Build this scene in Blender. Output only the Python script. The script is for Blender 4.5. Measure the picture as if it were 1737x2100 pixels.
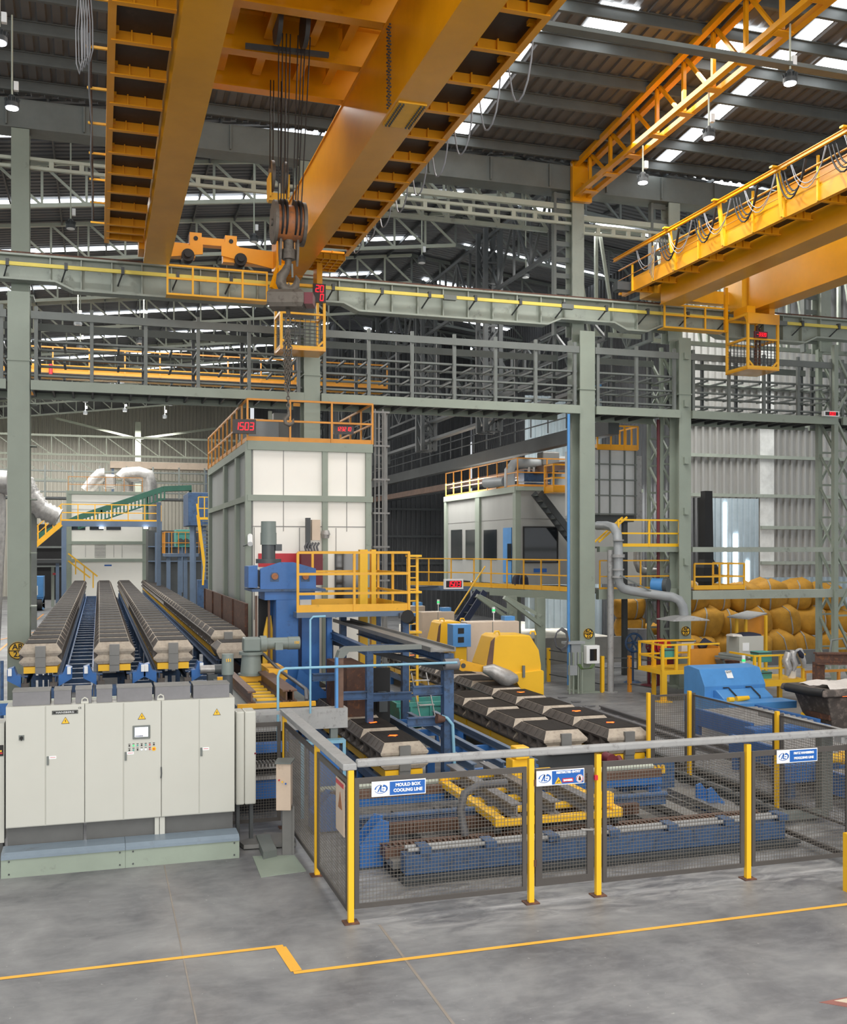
import bpy, math, random
from mathutils import Vector, Matrix
random.seed(7)
for o in list(bpy.data.objects): bpy.data.objects.remove(o)
COL = bpy.context.scene.collection
SC = bpy.context.scene
# ---------------------------------------------------------------- camera
FPX, CXP, HYP, EYE = 2118.0, 868.5, 1127.0, 4.4
TH = math.atan(665.5 / FPX); SN, CS = math.sin(TH), math.cos(TH)
cam = bpy.data.cameras.new('camera'); camo = bpy.data.objects.new('camera', cam); COL.objects.link(camo)
camo.location = (0, 0, EYE); camo.rotation_euler = (math.pi / 2, 0, -TH)
cam.sensor_fit = 'HORIZONTAL'; cam.sensor_width = 36; cam.lens = 36 * FPX / 1737
cam.shift_y = 77.0 / 1737; cam.clip_end = 400; cam.clip_start = .1
SC.camera = camo
# ---------------------------------------------------------------- world, light, exposure
w = bpy.data.worlds.new('daylight'); SC.world = w; w.use_nodes = True
bg = w.node_tree.nodes['Background']; bg.inputs[0].default_value = (.93, .96, 1, 1); bg.inputs[1].default_value = 0.62
SC.view_settings.view_transform = 'Standard'; SC.view_settings.look = 'None'
SC.view_settings.gamma = 1; SC.view_settings.use_curve_mapping = False
SC.view_settings.exposure = 0.34
def area(loc, size, power, rot=(0, 0, 0), col=(1, .97, .92)):
    l = bpy.data.lights.new('daylight_fill', 'AREA'); l.shape = 'RECTANGLE'; l.size, l.size_y = size
    l.energy = power; l.color = col
    o = bpy.data.objects.new('daylight_fill', l); COL.objects.link(o); o.location = loc; o.rotation_euler = rot
    return o
# unseen fill lamps added above and behind the camera, standing in for daylight
area((4, 2, 18.0), (26, 10), 3900)
area((0, -14, 9.0), (36, 14), 4600, (math.radians(84), 0, 0), (1, .96, .9))
# daylight of the far bays, under their roof lights
for yy in (44, 60, 78, 94): area((-2, yy, 15.2), (18, 5), 2500)
area((21, 33.5, 15.0), (12, 5), 1500)
area((9, 23.5, 16.1), (15, 4), 1000, (math.radians(-14), 0, 0))  # fill lamp added under the near roof to brighten the white booth
area((29, 42, 11.5), (9, 4), 900)  # lamp added to brighten the outer wall seen through the opening
# ---------------------------------------------------------------- geometry helpers
def ray(px, py):
    x = (px - CXP) / FPX; z = (HYP - py) / FPX
    return x * CS + SN, -x * SN + CS, z
def F(px, py, z=0.0):
    d = ray(px, py); t = (z - EYE) / d[2]; return Vector((d[0] * t, d[1] * t, z))
def PY(px, py, Y):
    d = ray(px, py); t = Y / d[1]; return Vector((d[0] * t, Y, EYE + d[2] * t))
def PX(px, py, X):
    d = ray(px, py); t = X / d[0]; return Vector((X, d[1] * t, EYE + d[2] * t))
def RR(px0, py0, px1, py1, Y):
    a = PY(px0, (py0 + py1) / 2, Y); b = PY(px1, 0, Y); m = (px0 + px1) / 2
    return a.x, b.x, PY(m, py1, Y).z, PY(m, py0, Y).z
JR = random.Random(11)
SPLIT = dict(posts='post', legs='leg', trestle_legs='leg', cross_members='cross_member', stiffeners='stiffener', treads='tread', table_legs='table_member', frame_legs='frame_member', conduits='conduit',
             side_beams='side_beam', rungs='rung', cage_hoops='hoop_piece', cross_planks='plank', frame_bars='frame_bar', grey_boxes='grey_box', side_discs='side_disc', wheels='wheel', far_walkway='walkway_piece', yellow_edges='yellow_edge', frame_post='frame_post', frame_beam='frame_beam', cab_hanger='cab_hanger', leg='leg', top_rail='top_rail', bottom_beam='bottom_beam', edge_clips='edge_clip')
class MB:
    def __init__(s): s.v = []; s.f = []; s.m = []; s.sm = []; s.g = []
    def add(s, vs, fs, mi=0, smooth=False):
        n = len(s.v); s.g.append((n, len(s.f))); s.v += [Vector(v) for v in vs]
        for i, f in enumerate(fs):
            s.f.append([n + k for k in f]); s.m.append(mi if isinstance(mi, int) else mi[i]); s.sm.append(smooth)
        return s
    def box(s, x0, x1, y0, y1, z0, z1, mi=0):
        if x0 > x1: x0, x1 = x1, x0
        e = JR.random() * .0008; x0 -= e; x1 += e; y0 -= e; y1 += e; z0 -= e * .5; z1 += e
        if y0 > y1: y0, y1 = y1, y0
        if z0 > z1: z0, z1 = z1, z0
        return s.add([(x0, y0, z0), (x1, y0, z0), (x1, y1, z0), (x0, y1, z0), (x0, y0, z1), (x1, y0, z1), (x1, y1, z1), (x0, y1, z1)],
              [(3, 2, 1, 0), (4, 5, 6, 7), (0, 1, 5, 4), (1, 2, 6, 5), (2, 3, 7, 6), (3, 0, 4, 7)], mi)
    def rbox(s, px0, py0, px1, py1, Y, dep, mi=0):
        x0, x1, z0, z1 = RR(px0, py0, px1, py1, Y); return s.box(x0, x1, Y, Y + dep, z0, z1, mi)
    def beam(s, p, q, w=.1, h=None, mi=0, up=(0, 0, 1)):
        h = w if h is None else h
        p = Vector(p); q = Vector(q); d = q - p
        if d.length < 1e-6: return s
        d.normalize(); up = Vector(up)
        if abs(d.dot(up)) > .98: up = Vector((0, 1, 0))
        r = d.cross(up).normalized(); u = r.cross(d)
        e = JR.random() * .0008; r = r * (w / 2 + e); u = u * (h / 2 + e)
        return s.add([p - r - u, p + r - u, p + r + u, p - r + u, q - r - u, q + r - u, q + r + u, q - r + u],
              [(0, 1, 2, 3), (7, 6, 5, 4), (0, 4, 5, 1), (1, 5, 6, 2), (2, 6, 7, 3), (3, 7, 4, 0)], mi)
    def ibeam(s, p, q, w=.2, h=.3, t=.03, mi=0):
        p = Vector(p); q = Vector(q); up = Vector((0, 0, h / 2 - t / 2))
        s.beam(p + up, q + up, w, t, mi); s.beam(p - up, q - up, w, t, mi); s.beam(p, q, t * .8, h - t * 1.5, mi); return s
    def tube(s, pts, r=.03, seg=8, mi=0, cap=True):
        pts = [Vector(p) for p in pts]; rings = []; n = len(pts)
        rs = r if isinstance(r, (list, tuple)) else [r] * n
        prev = None
        for i, p in enumerate(pts):
            d = (pts[min(i + 1, n - 1)] - pts[max(i - 1, 0)])
            if d.length < 1e-7: d = Vector((0, 0, 1))
            d.normalize()
            a = prev if prev is not None else (Vector((0, 0, 1)) if abs(d.z) < .9 else Vector((1, 0, 0)))
            a = (a - d * a.dot(d))
            if a.length < 1e-5: a = d.orthogonal()
            a.normalize(); b = d.cross(a); prev = a
            rings.append([p + (a * math.cos(2 * math.pi * k / seg) + b * math.sin(2 * math.pi * k / seg)) * rs[i] for k in range(seg)])
        vs = [v for rg in rings for v in rg]; fs = []
        for i in range(n - 1):
            for k in range(seg):
                k2 = (k + 1) % seg
                fs.append((i * seg + k, i * seg + k2, (i + 1) * seg + k2, (i + 1) * seg + k))
        s.add(vs, fs, mi, True)
        if cap:
            s.add(rings[0], [list(range(seg))[::-1]], mi); s.add(rings[-1], [list(range(seg))], mi)
        return s
    def cyl(s, p, q, r, r2=None, seg=20, mi=0):
        return s.tube([p, q], [r, r if r2 is None else r2], seg, mi)
    def prism(s, poly, ax, a0, a1, mi=0):
        # poly in the two axes other than ax (in x,y,z order), extruded a0..a1 along ax
        def P(u, v, a): return {'x': (a, u, v), 'y': (u, a, v), 'z': (u, v, a)}[ax]
        n = len(poly)
        s.add([P(u, v, a0) for u, v in poly] + [P(u, v, a1) for u, v in poly],
              [list(range(n))[::-1], list(range(n, 2 * n))] + [(i, (i + 1) % n, n + (i + 1) % n, n + i) for i in range(n)], mi)
        return s
    def loft(s, rects, cx=0, cy=0, mi=0, mend=None):
        # rects: (hx, hy, z) stack
        vs = []; fs = []; ms = []
        for hx, hy, z in rects:
            vs += [(cx - hx, cy - hy, z), (cx + hx, cy - hy, z), (cx + hx, cy + hy, z), (cx - hx, cy + hy, z)]
        for i in range(len(rects) - 1):
            for k in range(4):
                fs.append((i * 4 + k, i * 4 + (k + 1) % 4, i * 4 + 4 + (k + 1) % 4, i * 4 + 4 + k)); ms.append(mi if (mend is None or k in (1, 3)) else mend)
        fs.append((3, 2, 1, 0)); ms.append(mi); n = len(rects) * 4
        fs.append((n - 4, n - 3, n - 2, n - 1)); ms.append(mi if mend is None else mend)
        return s.add(vs, fs, ms)
    def build(s, name, mat, parent=None, bevel=0, label=None):
        if parent is not None and name in SPLIT and len(s.g) > 1:
            for i, (v0, f0) in enumerate(s.g):
                v1, f1 = s.g[i + 1] if i + 1 < len(s.g) else (len(s.v), len(s.f))
                q = MB(); q.v = s.v[v0:v1]; q.f = [[k - v0 for k in f] for f in s.f[f0:f1]]; q.m = s.m[f0:f1]; q.sm = s.sm[f0:f1]
                o = q.build(SPLIT[name], mat, parent, bevel)
            return o
        if parent is None:
            xs = [v.x for v in s.v]; ys = [v.y for v in s.v]; zs = [v.z for v in s.v]
            org = Vector(((min(xs) + max(xs)) / 2, (min(ys) + max(ys)) / 2, min(zs)))
        else: org = ORG[parent.name]
        me = bpy.data.meshes.new(name); me.from_pydata([v - org for v in s.v], [], s.f)
        mats = mat if isinstance(mat, (list, tuple)) else [mat]
        for m_ in mats: me.materials.append(m_)
        me.polygons.foreach_set('material_index', s.m); me.polygons.foreach_set('use_smooth', s.sm); me.update()
        o = bpy.data.objects.new(name, me); COL.objects.link(o)
        if parent is None: o.location = org
        else: o.parent = parent
        ORG[o.name] = org
        if bevel:
            b = o.modifiers.new('bevel', 'BEVEL'); b.width = bevel; b.segments = 2; b.limit_method = 'ANGLE'
        if label: o['label'] = label
        return o
ORG = {}
def tag(o, label, cat, group=None, kind=None):
    if label: o['label'] = label
    if cat: o['category'] = cat
    if group: o['group'] = group
    if kind: o['kind'] = kind
    return o
def thing(name, loc, label, cat, group=None):
    o = bpy.data.objects.new(name, None); COL.objects.link(o); o.location = loc; o.empty_display_size = .2
    ORG[o.name] = Vector(loc); return tag(o, label, cat, group)
def struct(o): o['kind'] = 'structure'; return o
def kids(o): return [c for c in bpy.data.objects if c.parent == o]
CH = {}
def copy_tree(o, loc=None, label=None, group=None, skip=()):
    # copies a thing, its parts and sub-parts (children cached so that it stays quick)
    if o.name not in CH:
        CH[o.name] = [(c, kids(c)) for c in kids(o)]
    r = o.copy(); COL.objects.link(r)
    if loc is not None: r.location = loc
    if label: r['label'] = label
    if group: r['group'] = group
    for c, gs in CH[o.name]:
        if any(c.name.split('.')[0] == k for k in skip): continue
        c2 = c.copy(); COL.objects.link(c2); c2.parent = r
        for g in gs:
            g2 = g.copy(); COL.objects.link(g2); g2.parent = c2
    return r
# ---------------------------------------------------------------- materials
def hx(s):
    s = s.lstrip('#'); c = [int(s[i:i + 2], 16) / 255 for i in (0, 2, 4)]
    return tuple(((x / 12.92) if x <= .04045 else ((x + .055) / 1.055) ** 2.4) for x in c) + (1,)
def mat(name, col, rough=.5, metal=0.0, var=.25, scale=1.5, dirt=None, dirtamt=.45, bump=0.0, spec=.5, stretch=(1, 1, 1)):
    m = bpy.data.materials.new(name); m.use_nodes = True; nt = m.node_tree; n = nt.nodes; l = nt.links
    b = n['Principled BSDF']; b.inputs['Roughness'].default_value = rough; b.inputs['Metallic'].default_value = metal
    b.inputs['Specular IOR Level'].default_value = spec
    c = hx(col)
    tc = n.new('ShaderNodeTexCoord'); mp = n.new('ShaderNodeMapping'); mp.inputs['Scale'].default_value = stretch
    l.new(tc.outputs['Object'], mp.inputs['Vector'])
    no = n.new('ShaderNodeTexNoise'); no.inputs['Scale'].default_value = scale; no.inputs['Detail'].default_value = 5; no.inputs['Roughness'].default_value = .65
    l.new(mp.outputs[0], no.inputs['Vector'])
    r = n.new('ShaderNodeValToRGB'); r.color_ramp.elements[0].position = .3; r.color_ramp.elements[1].position = .7
    r.color_ramp.elements[0].color = tuple(x * (1 - var) for x in c[:3]) + (1,)
    r.color_ramp.elements[1].color = tuple(min(1, x * (1 + var * .5)) for x in c[:3]) + (1,)
    l.new(no.outputs[0], r.inputs[0]); out = r.outputs[0]
    if dirt:
        n2 = n.new('ShaderNodeTexNoise'); n2.inputs['Scale'].default_value = scale * 3.1; n2.inputs['Detail'].default_value = 8; n2.inputs['Roughness'].default_value = .7
        l.new(mp.outputs[0], n2.inputs['Vector'])
        r2 = n.new('ShaderNodeValToRGB'); r2.color_ramp.elements[0].position = 1 - dirtamt - .08; r2.color_ramp.elements[1].position = 1 - dirtamt + .12
        mx = n.new('ShaderNodeMixRGB'); mx.inputs[2].default_value = hx(dirt)
        l.new(n2.outputs[0], r2.inputs[0]); l.new(r2.outputs[0], mx.inputs[0]); l.new(out, mx.inputs[1]); out = mx.outputs[0]
    l.new(out, b.inputs['Base Color'])
    if bump:
        bp = n.new('ShaderNodeBump'); bp.inputs['Strength'].default_value = bump; bp.inputs['Distance'].default_value = .02
        l.new(no.outputs[0], bp.inputs['Height']); l.new(bp.outputs[0], b.inputs['Normal'])
    return m
def emat(name, col, strength):
    m = bpy.data.materials.new(name); m.use_nodes = True; b = m.node_tree.nodes['Principled BSDF']
    b.inputs['Base Color'].default_value = hx(col); b.inputs['Emission Color'].default_value = hx(col); b.inputs['Emission Strength'].default_value = strength
    return m
M = dict(
 col=mat('grey_green_paint', '8c968a', .5, var=.1, scale=.8, dirt='5c5f54', dirtamt=.3),
 beam=mat('pale_green_paint', '98a096', .5, var=.14, scale=.9, dirt='5a5f58', dirtamt=.34),
 steel=mat('grey_steel_paint', '6d7370', .55, var=.18, scale=1.2),
 dsteel=mat('dark_steel_paint', '44484a', .55, var=.2, scale=1.2),
 lsteel=mat('light_truss_paint', 'b7bdae', .5, var=.1),
 orange=mat('orange_crane_paint', 'e09b10', .26, var=.16, scale=.5, dirt='9a5a10', dirtamt=.26, spec=.6),
 ory=mat('bright_orange_paint', 'eda018', .35, var=.1, scale=.8),
 cbar=mat('conductor_yellow', 'd8c65c', .5, var=.1),
 orange2=mat('orange_rail_paint', 'cf8a2a', .45, var=.15),
 yellow=mat('yellow_paint', 'eaae28', .42, var=.1, dirt='8a6a20', dirtamt=.3, scale=2),
 yellow2=mat('bright_yellow_paint', 'f2bd26', .4, var=.06, scale=1),
 black=mat('black_rubber', '1c1d1f', .6, var=.3),
 plate=mat('dark_floor_plate', '2b2724', .5, var=.5, scale=1.2, dirt='463c34', dirtamt=.35),
 cable=mat('grey_cable', '55565a', .5), wcable=mat('pale_cable', '8e9094', .5),
 rope=mat('steel_rope', '2b2a2a', .5, .4),
 rust=mat('rusty_steel', '5a4036', .75, .1, var=.3, dirt='8a5a3a', dirtamt=.4, scale=3),
 brail=mat('brown_rail_steel', '6d5447', .5, .3, var=.3, scale=3),
 cast=mat('cast_hook_steel', '6c665e', .6, .3, var=.25, dirt='40362e', dirtamt=.4),
 hookor=mat('worn_orange_paint', 'a5673a', .55, var=.25, dirt='5e5148', dirtamt=.42, scale=3),
 cab=mat('light_grey_enamel', 'bebfb7', .38, var=.04, scale=.7, dirt='b0ada0', dirtamt=.25),
 plinth=mat('cabinet_plinth_grey', '5c5d5c', .6, var=.2),
 stepm=mat('grey_green_step', '8f9b8e', .5, var=.1, dirt='6c7268', dirtamt=.3),
 stept=mat('blue_grey_tread', '7c8b98', .4, var=.15, dirt='66696c', dirtamt=.35),
 lid=mat('dark_grey_box', '77777a', .5, .2, var=.12, scale=4),
 blue=mat('blue_machine_paint', '2f68ab', .42, var=.18, dirt='25405f', dirtamt=.34, scale=1.6),
 blue2=mat('light_blue_paint', '4f8ecb', .42, var=.12, dirt='3a6a9a', dirtamt=.3, scale=2),
 dblue=mat('dusty_blue_steel', '3b587e', .5, var=.25, dirt='2b3542', dirtamt=.42, scale=2),
 sblue=mat('slate_blue_steel', '5d6f86', .5, var=.15),
 pblue=mat('pale_blue_tube', '7fb0c8', .4, var=.1),
 teal=mat('teal_paint', '4fa39a', .5, var=.2, dirt='6b7d70', dirtamt=.4),
 white=mat('white_panel', 'f0eee6', .45, var=.03, scale=.7),
 gpanel=mat('grey_panel', '9b9c99', .5, var=.12, scale=.5, stretch=(1, 1, .3)),
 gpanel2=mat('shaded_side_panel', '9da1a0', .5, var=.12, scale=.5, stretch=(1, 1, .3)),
 red=mat('red_paint', 'c02634', .45, var=.1), dred=mat('dark_red_pipe', '6a2430', .5),
 glass=mat('dark_glass', '23282c', .08, var=.1, spec=.8),
 mould=mat('mould_box_iron', '5f5955', .6, .25, var=.3, scale=4, dirt='4c4642', dirtamt=.42, bump=.25),
 mouldp=mat('sandy_iron', 'b3a899', .7, .05, var=.2, scale=5, dirt='978b7e', dirtamt=.42, bump=.3),
 mtop=mat('dark_mould_top', '2e2a28', .75, .1, var=.45, scale=3.2, stretch=(6, .6, 1), dirt='4a4440', dirtamt=.38, bump=.2, spec=.2),
 clamp=mat('grey_clamp_plate', '7c7c7a', .5, .3, var=.15),
 motor=mat('grey_green_motor', '7d8884', .42, var=.1), dmotor=mat('dark_motor', '4b5154', .45, var=.1),
 mesh=mat('grey_wire_mesh', '6e6962', .5, .3, var=.1), frame=mat('dark_fence_frame', '4e4a47', .5, var=.15),
 pipe=mat('grey_pipe_paint', '9b9c9c', .45, var=.12, dirt='6b6a68', dirtamt=.38, scale=3),
 duct=mat('grey_duct', '969b9e', .42, var=.12), alu=mat('foil_duct', 'adacaa', .45, .5, var=.25, scale=6, bump=.5),
 beige=mat('beige_panel', 'cbb8a4', .5, var=.12, dirt='8f7a66', dirtamt=.34, scale=1.2),
 bag=mat('yellow_bulk_bag', 'a87a1e', .8, var=.25, scale=3, bump=.7), strap=mat('grey_strap', '8d8c88', .7),
 sign=mat('blue_sign', '1c5fb0', .4, var=.03), signw=mat('white_sign', 'eceff0', .4, var=.02), ink=mat('black_ink', '1a1a1a', .6, var=0),
 led=emat('red_led', 'ff1226', 1.6), ledc=mat('black_led_case', '241a1b', .4), lamp=emat('lamp_face', 'f4f6ff', 9), sky=emat('roof_light', 'f6fbff', 5.0),
 hot=emat('glowing_iron', 'ff5a18', 3.2), screen=emat('lit_screen', 'dfe4f2', .9), green=emat('green_lamp', '30d070', .8),
 silver=mat('silver_suit', 'c4c2c0', .35, .6, var=.2, scale=8, bump=.8), navy=mat('navy_cloth', '262a3c', .8),
 cloth=mat('pale_cloth', 'd8d2cc', .8, var=.1, scale=6, bump=.5), ladle=mat('ladle_steel', '5b544f', .7, .2, var=.35, dirt='8c8078', dirtamt=.42, scale=2),
 conc=mat('rough_concrete', '8b8a86', .8, var=.2, scale=1.5),
)
# ---------------------------------------------------------------- floor
def floor_mat():
    m = bpy.data.materials.new('polished_concrete'); m.use_nodes = True; nt = m.node_tree; n = nt.nodes; l = nt.links
    b = n['Principled BSDF']; tc = n.new('ShaderNodeTexCoord')
    def noise(sc, det, dist=0.0, st=(1, 1, 1)):
        mp = n.new('ShaderNodeMapping'); mp.inputs['Scale'].default_value = st; l.new(tc.outputs['Object'], mp.inputs[0])
        k = n.new('ShaderNodeTexNoise'); k.inputs['Scale'].default_value = sc; k.inputs['Detail'].default_value = det
        k.inputs['Roughness'].default_value = .62; k.inputs['Distortion'].default_value = dist; l.new(mp.outputs[0], k.inputs['Vector']); return k.outputs[0]
    def ramp(src, p0, p1, c0, c1):
        r = n.new('ShaderNodeValToRGB'); r.color_ramp.elements[0].position = p0; r.color_ramp.elements[1].position = p1
        r.color_ramp.elements[0].color = hx(c0); r.color_ramp.elements[1].color = hx(c1); l.new(src, r.inputs[0]); return r.outputs[0]
    def mix(f, a, c):
        x = n.new('ShaderNodeMixRGB'); l.new(f, x.inputs[0]); l.new(a, x.inputs[1])
        if isinstance(c, str): x.inputs[2].default_value = hx(c)
        else: l.new(c, x.inputs[2])
        return x.outputs[0]
    base = ramp(noise(.8, 10, .35), .34, .68, '5b5c60', '8a8b8c')
    fine = ramp(noise(3.2, 12, .5, (1, 2.2, 1)), .45, .8, '000000', '8a8a8a'); base = mix(fine, base, 'a9abaa')
    dark = ramp(noise(.45, 6, .8, (1, 1.8, 1)), .52, .66, '000000', '6a6a6a'); base = mix(dark, base, '6b6c6d')
    spk = ramp(noise(13, 3), .70, .73, '000000', 'a0a0a0'); base = mix(spk, base, 'c8c8c4')
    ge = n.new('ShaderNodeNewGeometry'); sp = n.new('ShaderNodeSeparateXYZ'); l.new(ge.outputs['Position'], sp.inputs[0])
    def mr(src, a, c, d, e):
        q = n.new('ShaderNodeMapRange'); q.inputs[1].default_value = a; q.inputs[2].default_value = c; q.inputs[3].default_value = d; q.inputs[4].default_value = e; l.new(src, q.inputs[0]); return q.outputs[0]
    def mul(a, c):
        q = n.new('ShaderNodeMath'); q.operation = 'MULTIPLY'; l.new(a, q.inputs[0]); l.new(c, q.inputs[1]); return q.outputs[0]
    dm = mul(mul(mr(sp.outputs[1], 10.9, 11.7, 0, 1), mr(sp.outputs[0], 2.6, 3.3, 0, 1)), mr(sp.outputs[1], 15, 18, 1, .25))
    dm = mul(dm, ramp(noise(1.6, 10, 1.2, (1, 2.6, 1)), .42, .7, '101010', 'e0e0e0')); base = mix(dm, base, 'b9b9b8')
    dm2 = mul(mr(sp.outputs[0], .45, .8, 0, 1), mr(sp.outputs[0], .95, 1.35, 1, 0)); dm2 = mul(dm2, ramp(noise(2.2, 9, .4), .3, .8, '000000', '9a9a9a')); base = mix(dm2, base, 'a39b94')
    l.new(base, b.inputs['Base Color'])
    rr = n.new('ShaderNodeMapRange'); rr.inputs['To Min'].default_value = .36; rr.inputs['To Max'].default_value = .62
    l.new(noise(2, 6), rr.inputs['Value']); l.new(rr.outputs[0], b.inputs['Roughness'])
    return m
FM = floor_mat()
fl = MB(); fl.box(-22, 42, -8, 112, -.3, 0); struct(fl.build('floor', FM))
# painted floor line
ln = MB()
z = .004
def strip(a, b, wd):
    a = Vector(a); b = Vector(b); d = (b - a).normalized(); r = Vector((d.y, -d.x, 0)) * wd / 2
    ln.add([a - r, a + r, b + r, b - r], [(0, 1, 2, 3)])
strip((-6, 11.40, z), (1.95, 11.40, z), .07); strip((1.915, 11.365, z + .002), (1.965, 10.675, z + .002), .12); strip((1.93, 10.64, z), (14, 10.64, z), .07)
tag(ln.build('floor_line', mat('yellow_line_paint', 'f0b440', .5, var=.08)), 'yellow painted line with a jog running across the grey concrete floor', 'floor marking')
jt = MB(); jt.box(3.12, 3.15, 3, 11.7, 0, .003); jt.box(.86, .875, 3, 14.8, 0, .003)
struct(jt.build('trim_1', mat('floor_joint', '8d857c', .7)))
# ---------------------------------------------------------------- columns of the front row
def hcolumn(x, Y, z0, z1, wd, dp, m, name='steel_column', label='', extra=None):
    t = thing(name, (x, Y, z0), label, 'column')
    b = MB(); b.box(x - wd / 2, x + wd / 2, Y, Y + .04, z0, z1); b.box(x - wd / 2, x + wd / 2, Y + dp - .04, Y + dp, z0, z1); b.box(x - .02, x + .02, Y + .03, Y + dp - .03, z0 + .01, z1 - .01)
    b.box(x - wd / 2 - .02, x + wd / 2 + .02, Y - .03, Y + dp + .03, 9.3, 9.34)
    b.build('shaft', m, t)
    b = MB(); b.box(x - wd * .75, x + wd * .75, Y - .1, Y + dp + .1, z0, z0 + .05); b.build('base_plate', m, t)
    return t
def text(s, size, parent, mtl, org, right=(1, 0, 0), up=(0, 0, 1), name='lettering', bold=0.0, align='CENTER', sx=1.0):
    cu = bpy.data.curves.new(name, 'FONT'); cu.body = s; cu.size = size; cu.align_x = align; cu.align_y = 'CENTER'; cu.extrude = .002; cu.offset = bold; cu.resolution_u = 3
    o = bpy.data.objects.new(name, cu); COL.objects.link(o)
    me = bpy.data.meshes.new_from_object(o); bpy.data.objects.remove(o); me.name = name
    R = Vector(right).normalized(); U = Vector(up).normalized(); Nn = R.cross(U)
    off = Vector(org) - ORG[parent.name]
    for v in me.vertices: v.co = off + R * v.co.x * sx + U * v.co.y + Nn * v.co.z
    me.materials.clear(); me.materials.append(mtl)
    o = bpy.data.objects.new(name, me); COL.objects.link(o); o.parent = parent; ORG[o.name] = ORG[parent.name]
    return o
def disc_sign(t, x, Y, z, r, a, b2):
    d = MB().cyl((x, Y - .01, z), (x, Y - .03, z), r, seg=28); s = d.build('number_disc', M['yellow2'], t)
    k = MB()
    for i in range(28):
        a0 = 2 * math.pi * i / 28; a1 = 2 * math.pi * (i + 1) / 28
        k.beam((x + math.cos(a0) * r * .93, Y - .035, z + math.sin(a0) * r * .93), (x + math.cos(a1) * r * .93, Y - .035, z + math.sin(a1) * r * .93), .02, .02)
    k.box(x - r * .9, x + r * .9, Y - .04, Y - .03, z - .01, z + .01)
    k.build('rim_line', M['ink'], s)
    text(a, r * .9, s, M['ink'], (x, Y - .04, z + r * .42), bold=.004); text(b2, r * .9, s, M['ink'], (x, Y - .04, z - r * .42), bold=.004)
YC = 28.7; RT = 12.08
cx = [-1.99, 5.73, 14.29, 17.7, 23.53]
labs = ['tall grey-green steel column left of the mould box lines, carrying the crane beam',
        'grey-green steel column rising behind the white booth roof',
        'grey-green steel column with yellow AQ 22 disc beside the cable box',
        'grey-green steel column with yellow AP 22 disc behind the suction hood',
        'lattice steel column at the far right of the crane beam']
COLS = []
for i, x in enumerate(cx):
    if i == 4: break
    wd = [.54, .46, .5, .42][i]
    t = hcolumn(x, YC, 0, 11.1, wd, .6, M['col'], label=labs[i]); COLS.append(t)
    if i == 0: disc_sign(t, x - .02, YC, F(27, 1340, 0).z + 1.78, .23, 'AR', '22')
    if i == 2: disc_sign(t, x + .02, YC, 1.82, .165, 'AQ', '22')
    if i == 3: disc_sign(t, x, YC, 1.82, .155, 'AP', '22')
    if i == 3:
        for zz in (2.3, 3.9, 5.5, 7.1, 8.9, 10.4):
            k = MB(); k.box(x - .07, x + .07, YC - .08, YC, zz, zz + .22); k.box(x - .07, x + .07, YC - .14, YC, zz, zz + .03); k.build('cleat', M['col'], t)
    if i == 0:
        for zz in (1.5, 2.9, 4.3, 5.7, 7.1, 8.2):
            k = MB(); k.box(x + wd / 2, x + wd / 2 + .16, YC + .1, YC + .5, zz, zz + .03); k.build('bracket', M['col'], t)
# lattice columns behind / beside (AQ rear leg, far right)
def lattice_col(x0, x1, Y0, Y1, z0, z1, label, m=M['col'], step=1.1, wd=.16, diag='x', name='lattice_column'):
    t = thing(name, ((x0 + x1) / 2, Y0, z0), label, 'column')
    for (x, y) in ((x0, Y0), (x1, Y0), (x0, Y1), (x1, Y1)):
        k = MB(); k.box(x - wd / 2, x + wd / 2, y - wd / 2, y + wd / 2, z0, z1); k.build('chord', m, t)
    k = MB(); z = z0; s = 1
    while z + step <= z1:
        for y in (Y0, Y1):
            a, b = (x0, x1) if s > 0 else (x1, x0)
            k.beam((a, y, z), (b, y, z + step), .07, .07); k.beam((x0, y, z), (x1, y, z), .06, .06)
        for x in (x0, x1): k.beam((x, Y0, z), (x, Y1, z + step), .06, .06)
        z += step; s = -s
    k.build('lacing', m, t); return t
xa = PY(1712, 0, YC).x; xb = PY(1745, 0, YC).x
lattice_col(xa, xb, YC, YC + .8, 0, 11.2, labs[4])
# flat-plated rear leg of the AQ column (batten plates)
x0 = PY(1172, 0, YC + .9).x; x1 = PY(1192, 0, YC + .9).x
t = thing('battened_column', (x0, YC + 1, 0), 'battened rear column leg with rungs just left of the AQ 22 column', 'column')
k = MB(); k.box(x0, x0 + .08, YC + .8, YC + 1.2, 0, 11); k.box(x1, x1 + .08, YC + .8, YC + 1.2, 0, 11); k.build('chord', M['col'], t)
k = MB()
for j in range(13): k.box(x0, x1 + .05, YC + .82, YC + .86, .35 + j * .85, 1.0 + j * .85)
k.build('batten_plates', M['col'], t)
lattice_col(PY(1356, 0, 29.9).x, PY(1384, 0, 29.9).x, 29.9, 30.7, 0, 11, 'dark laced lattice column just left of the AP 22 column', M['col'], .9, .1)
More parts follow.
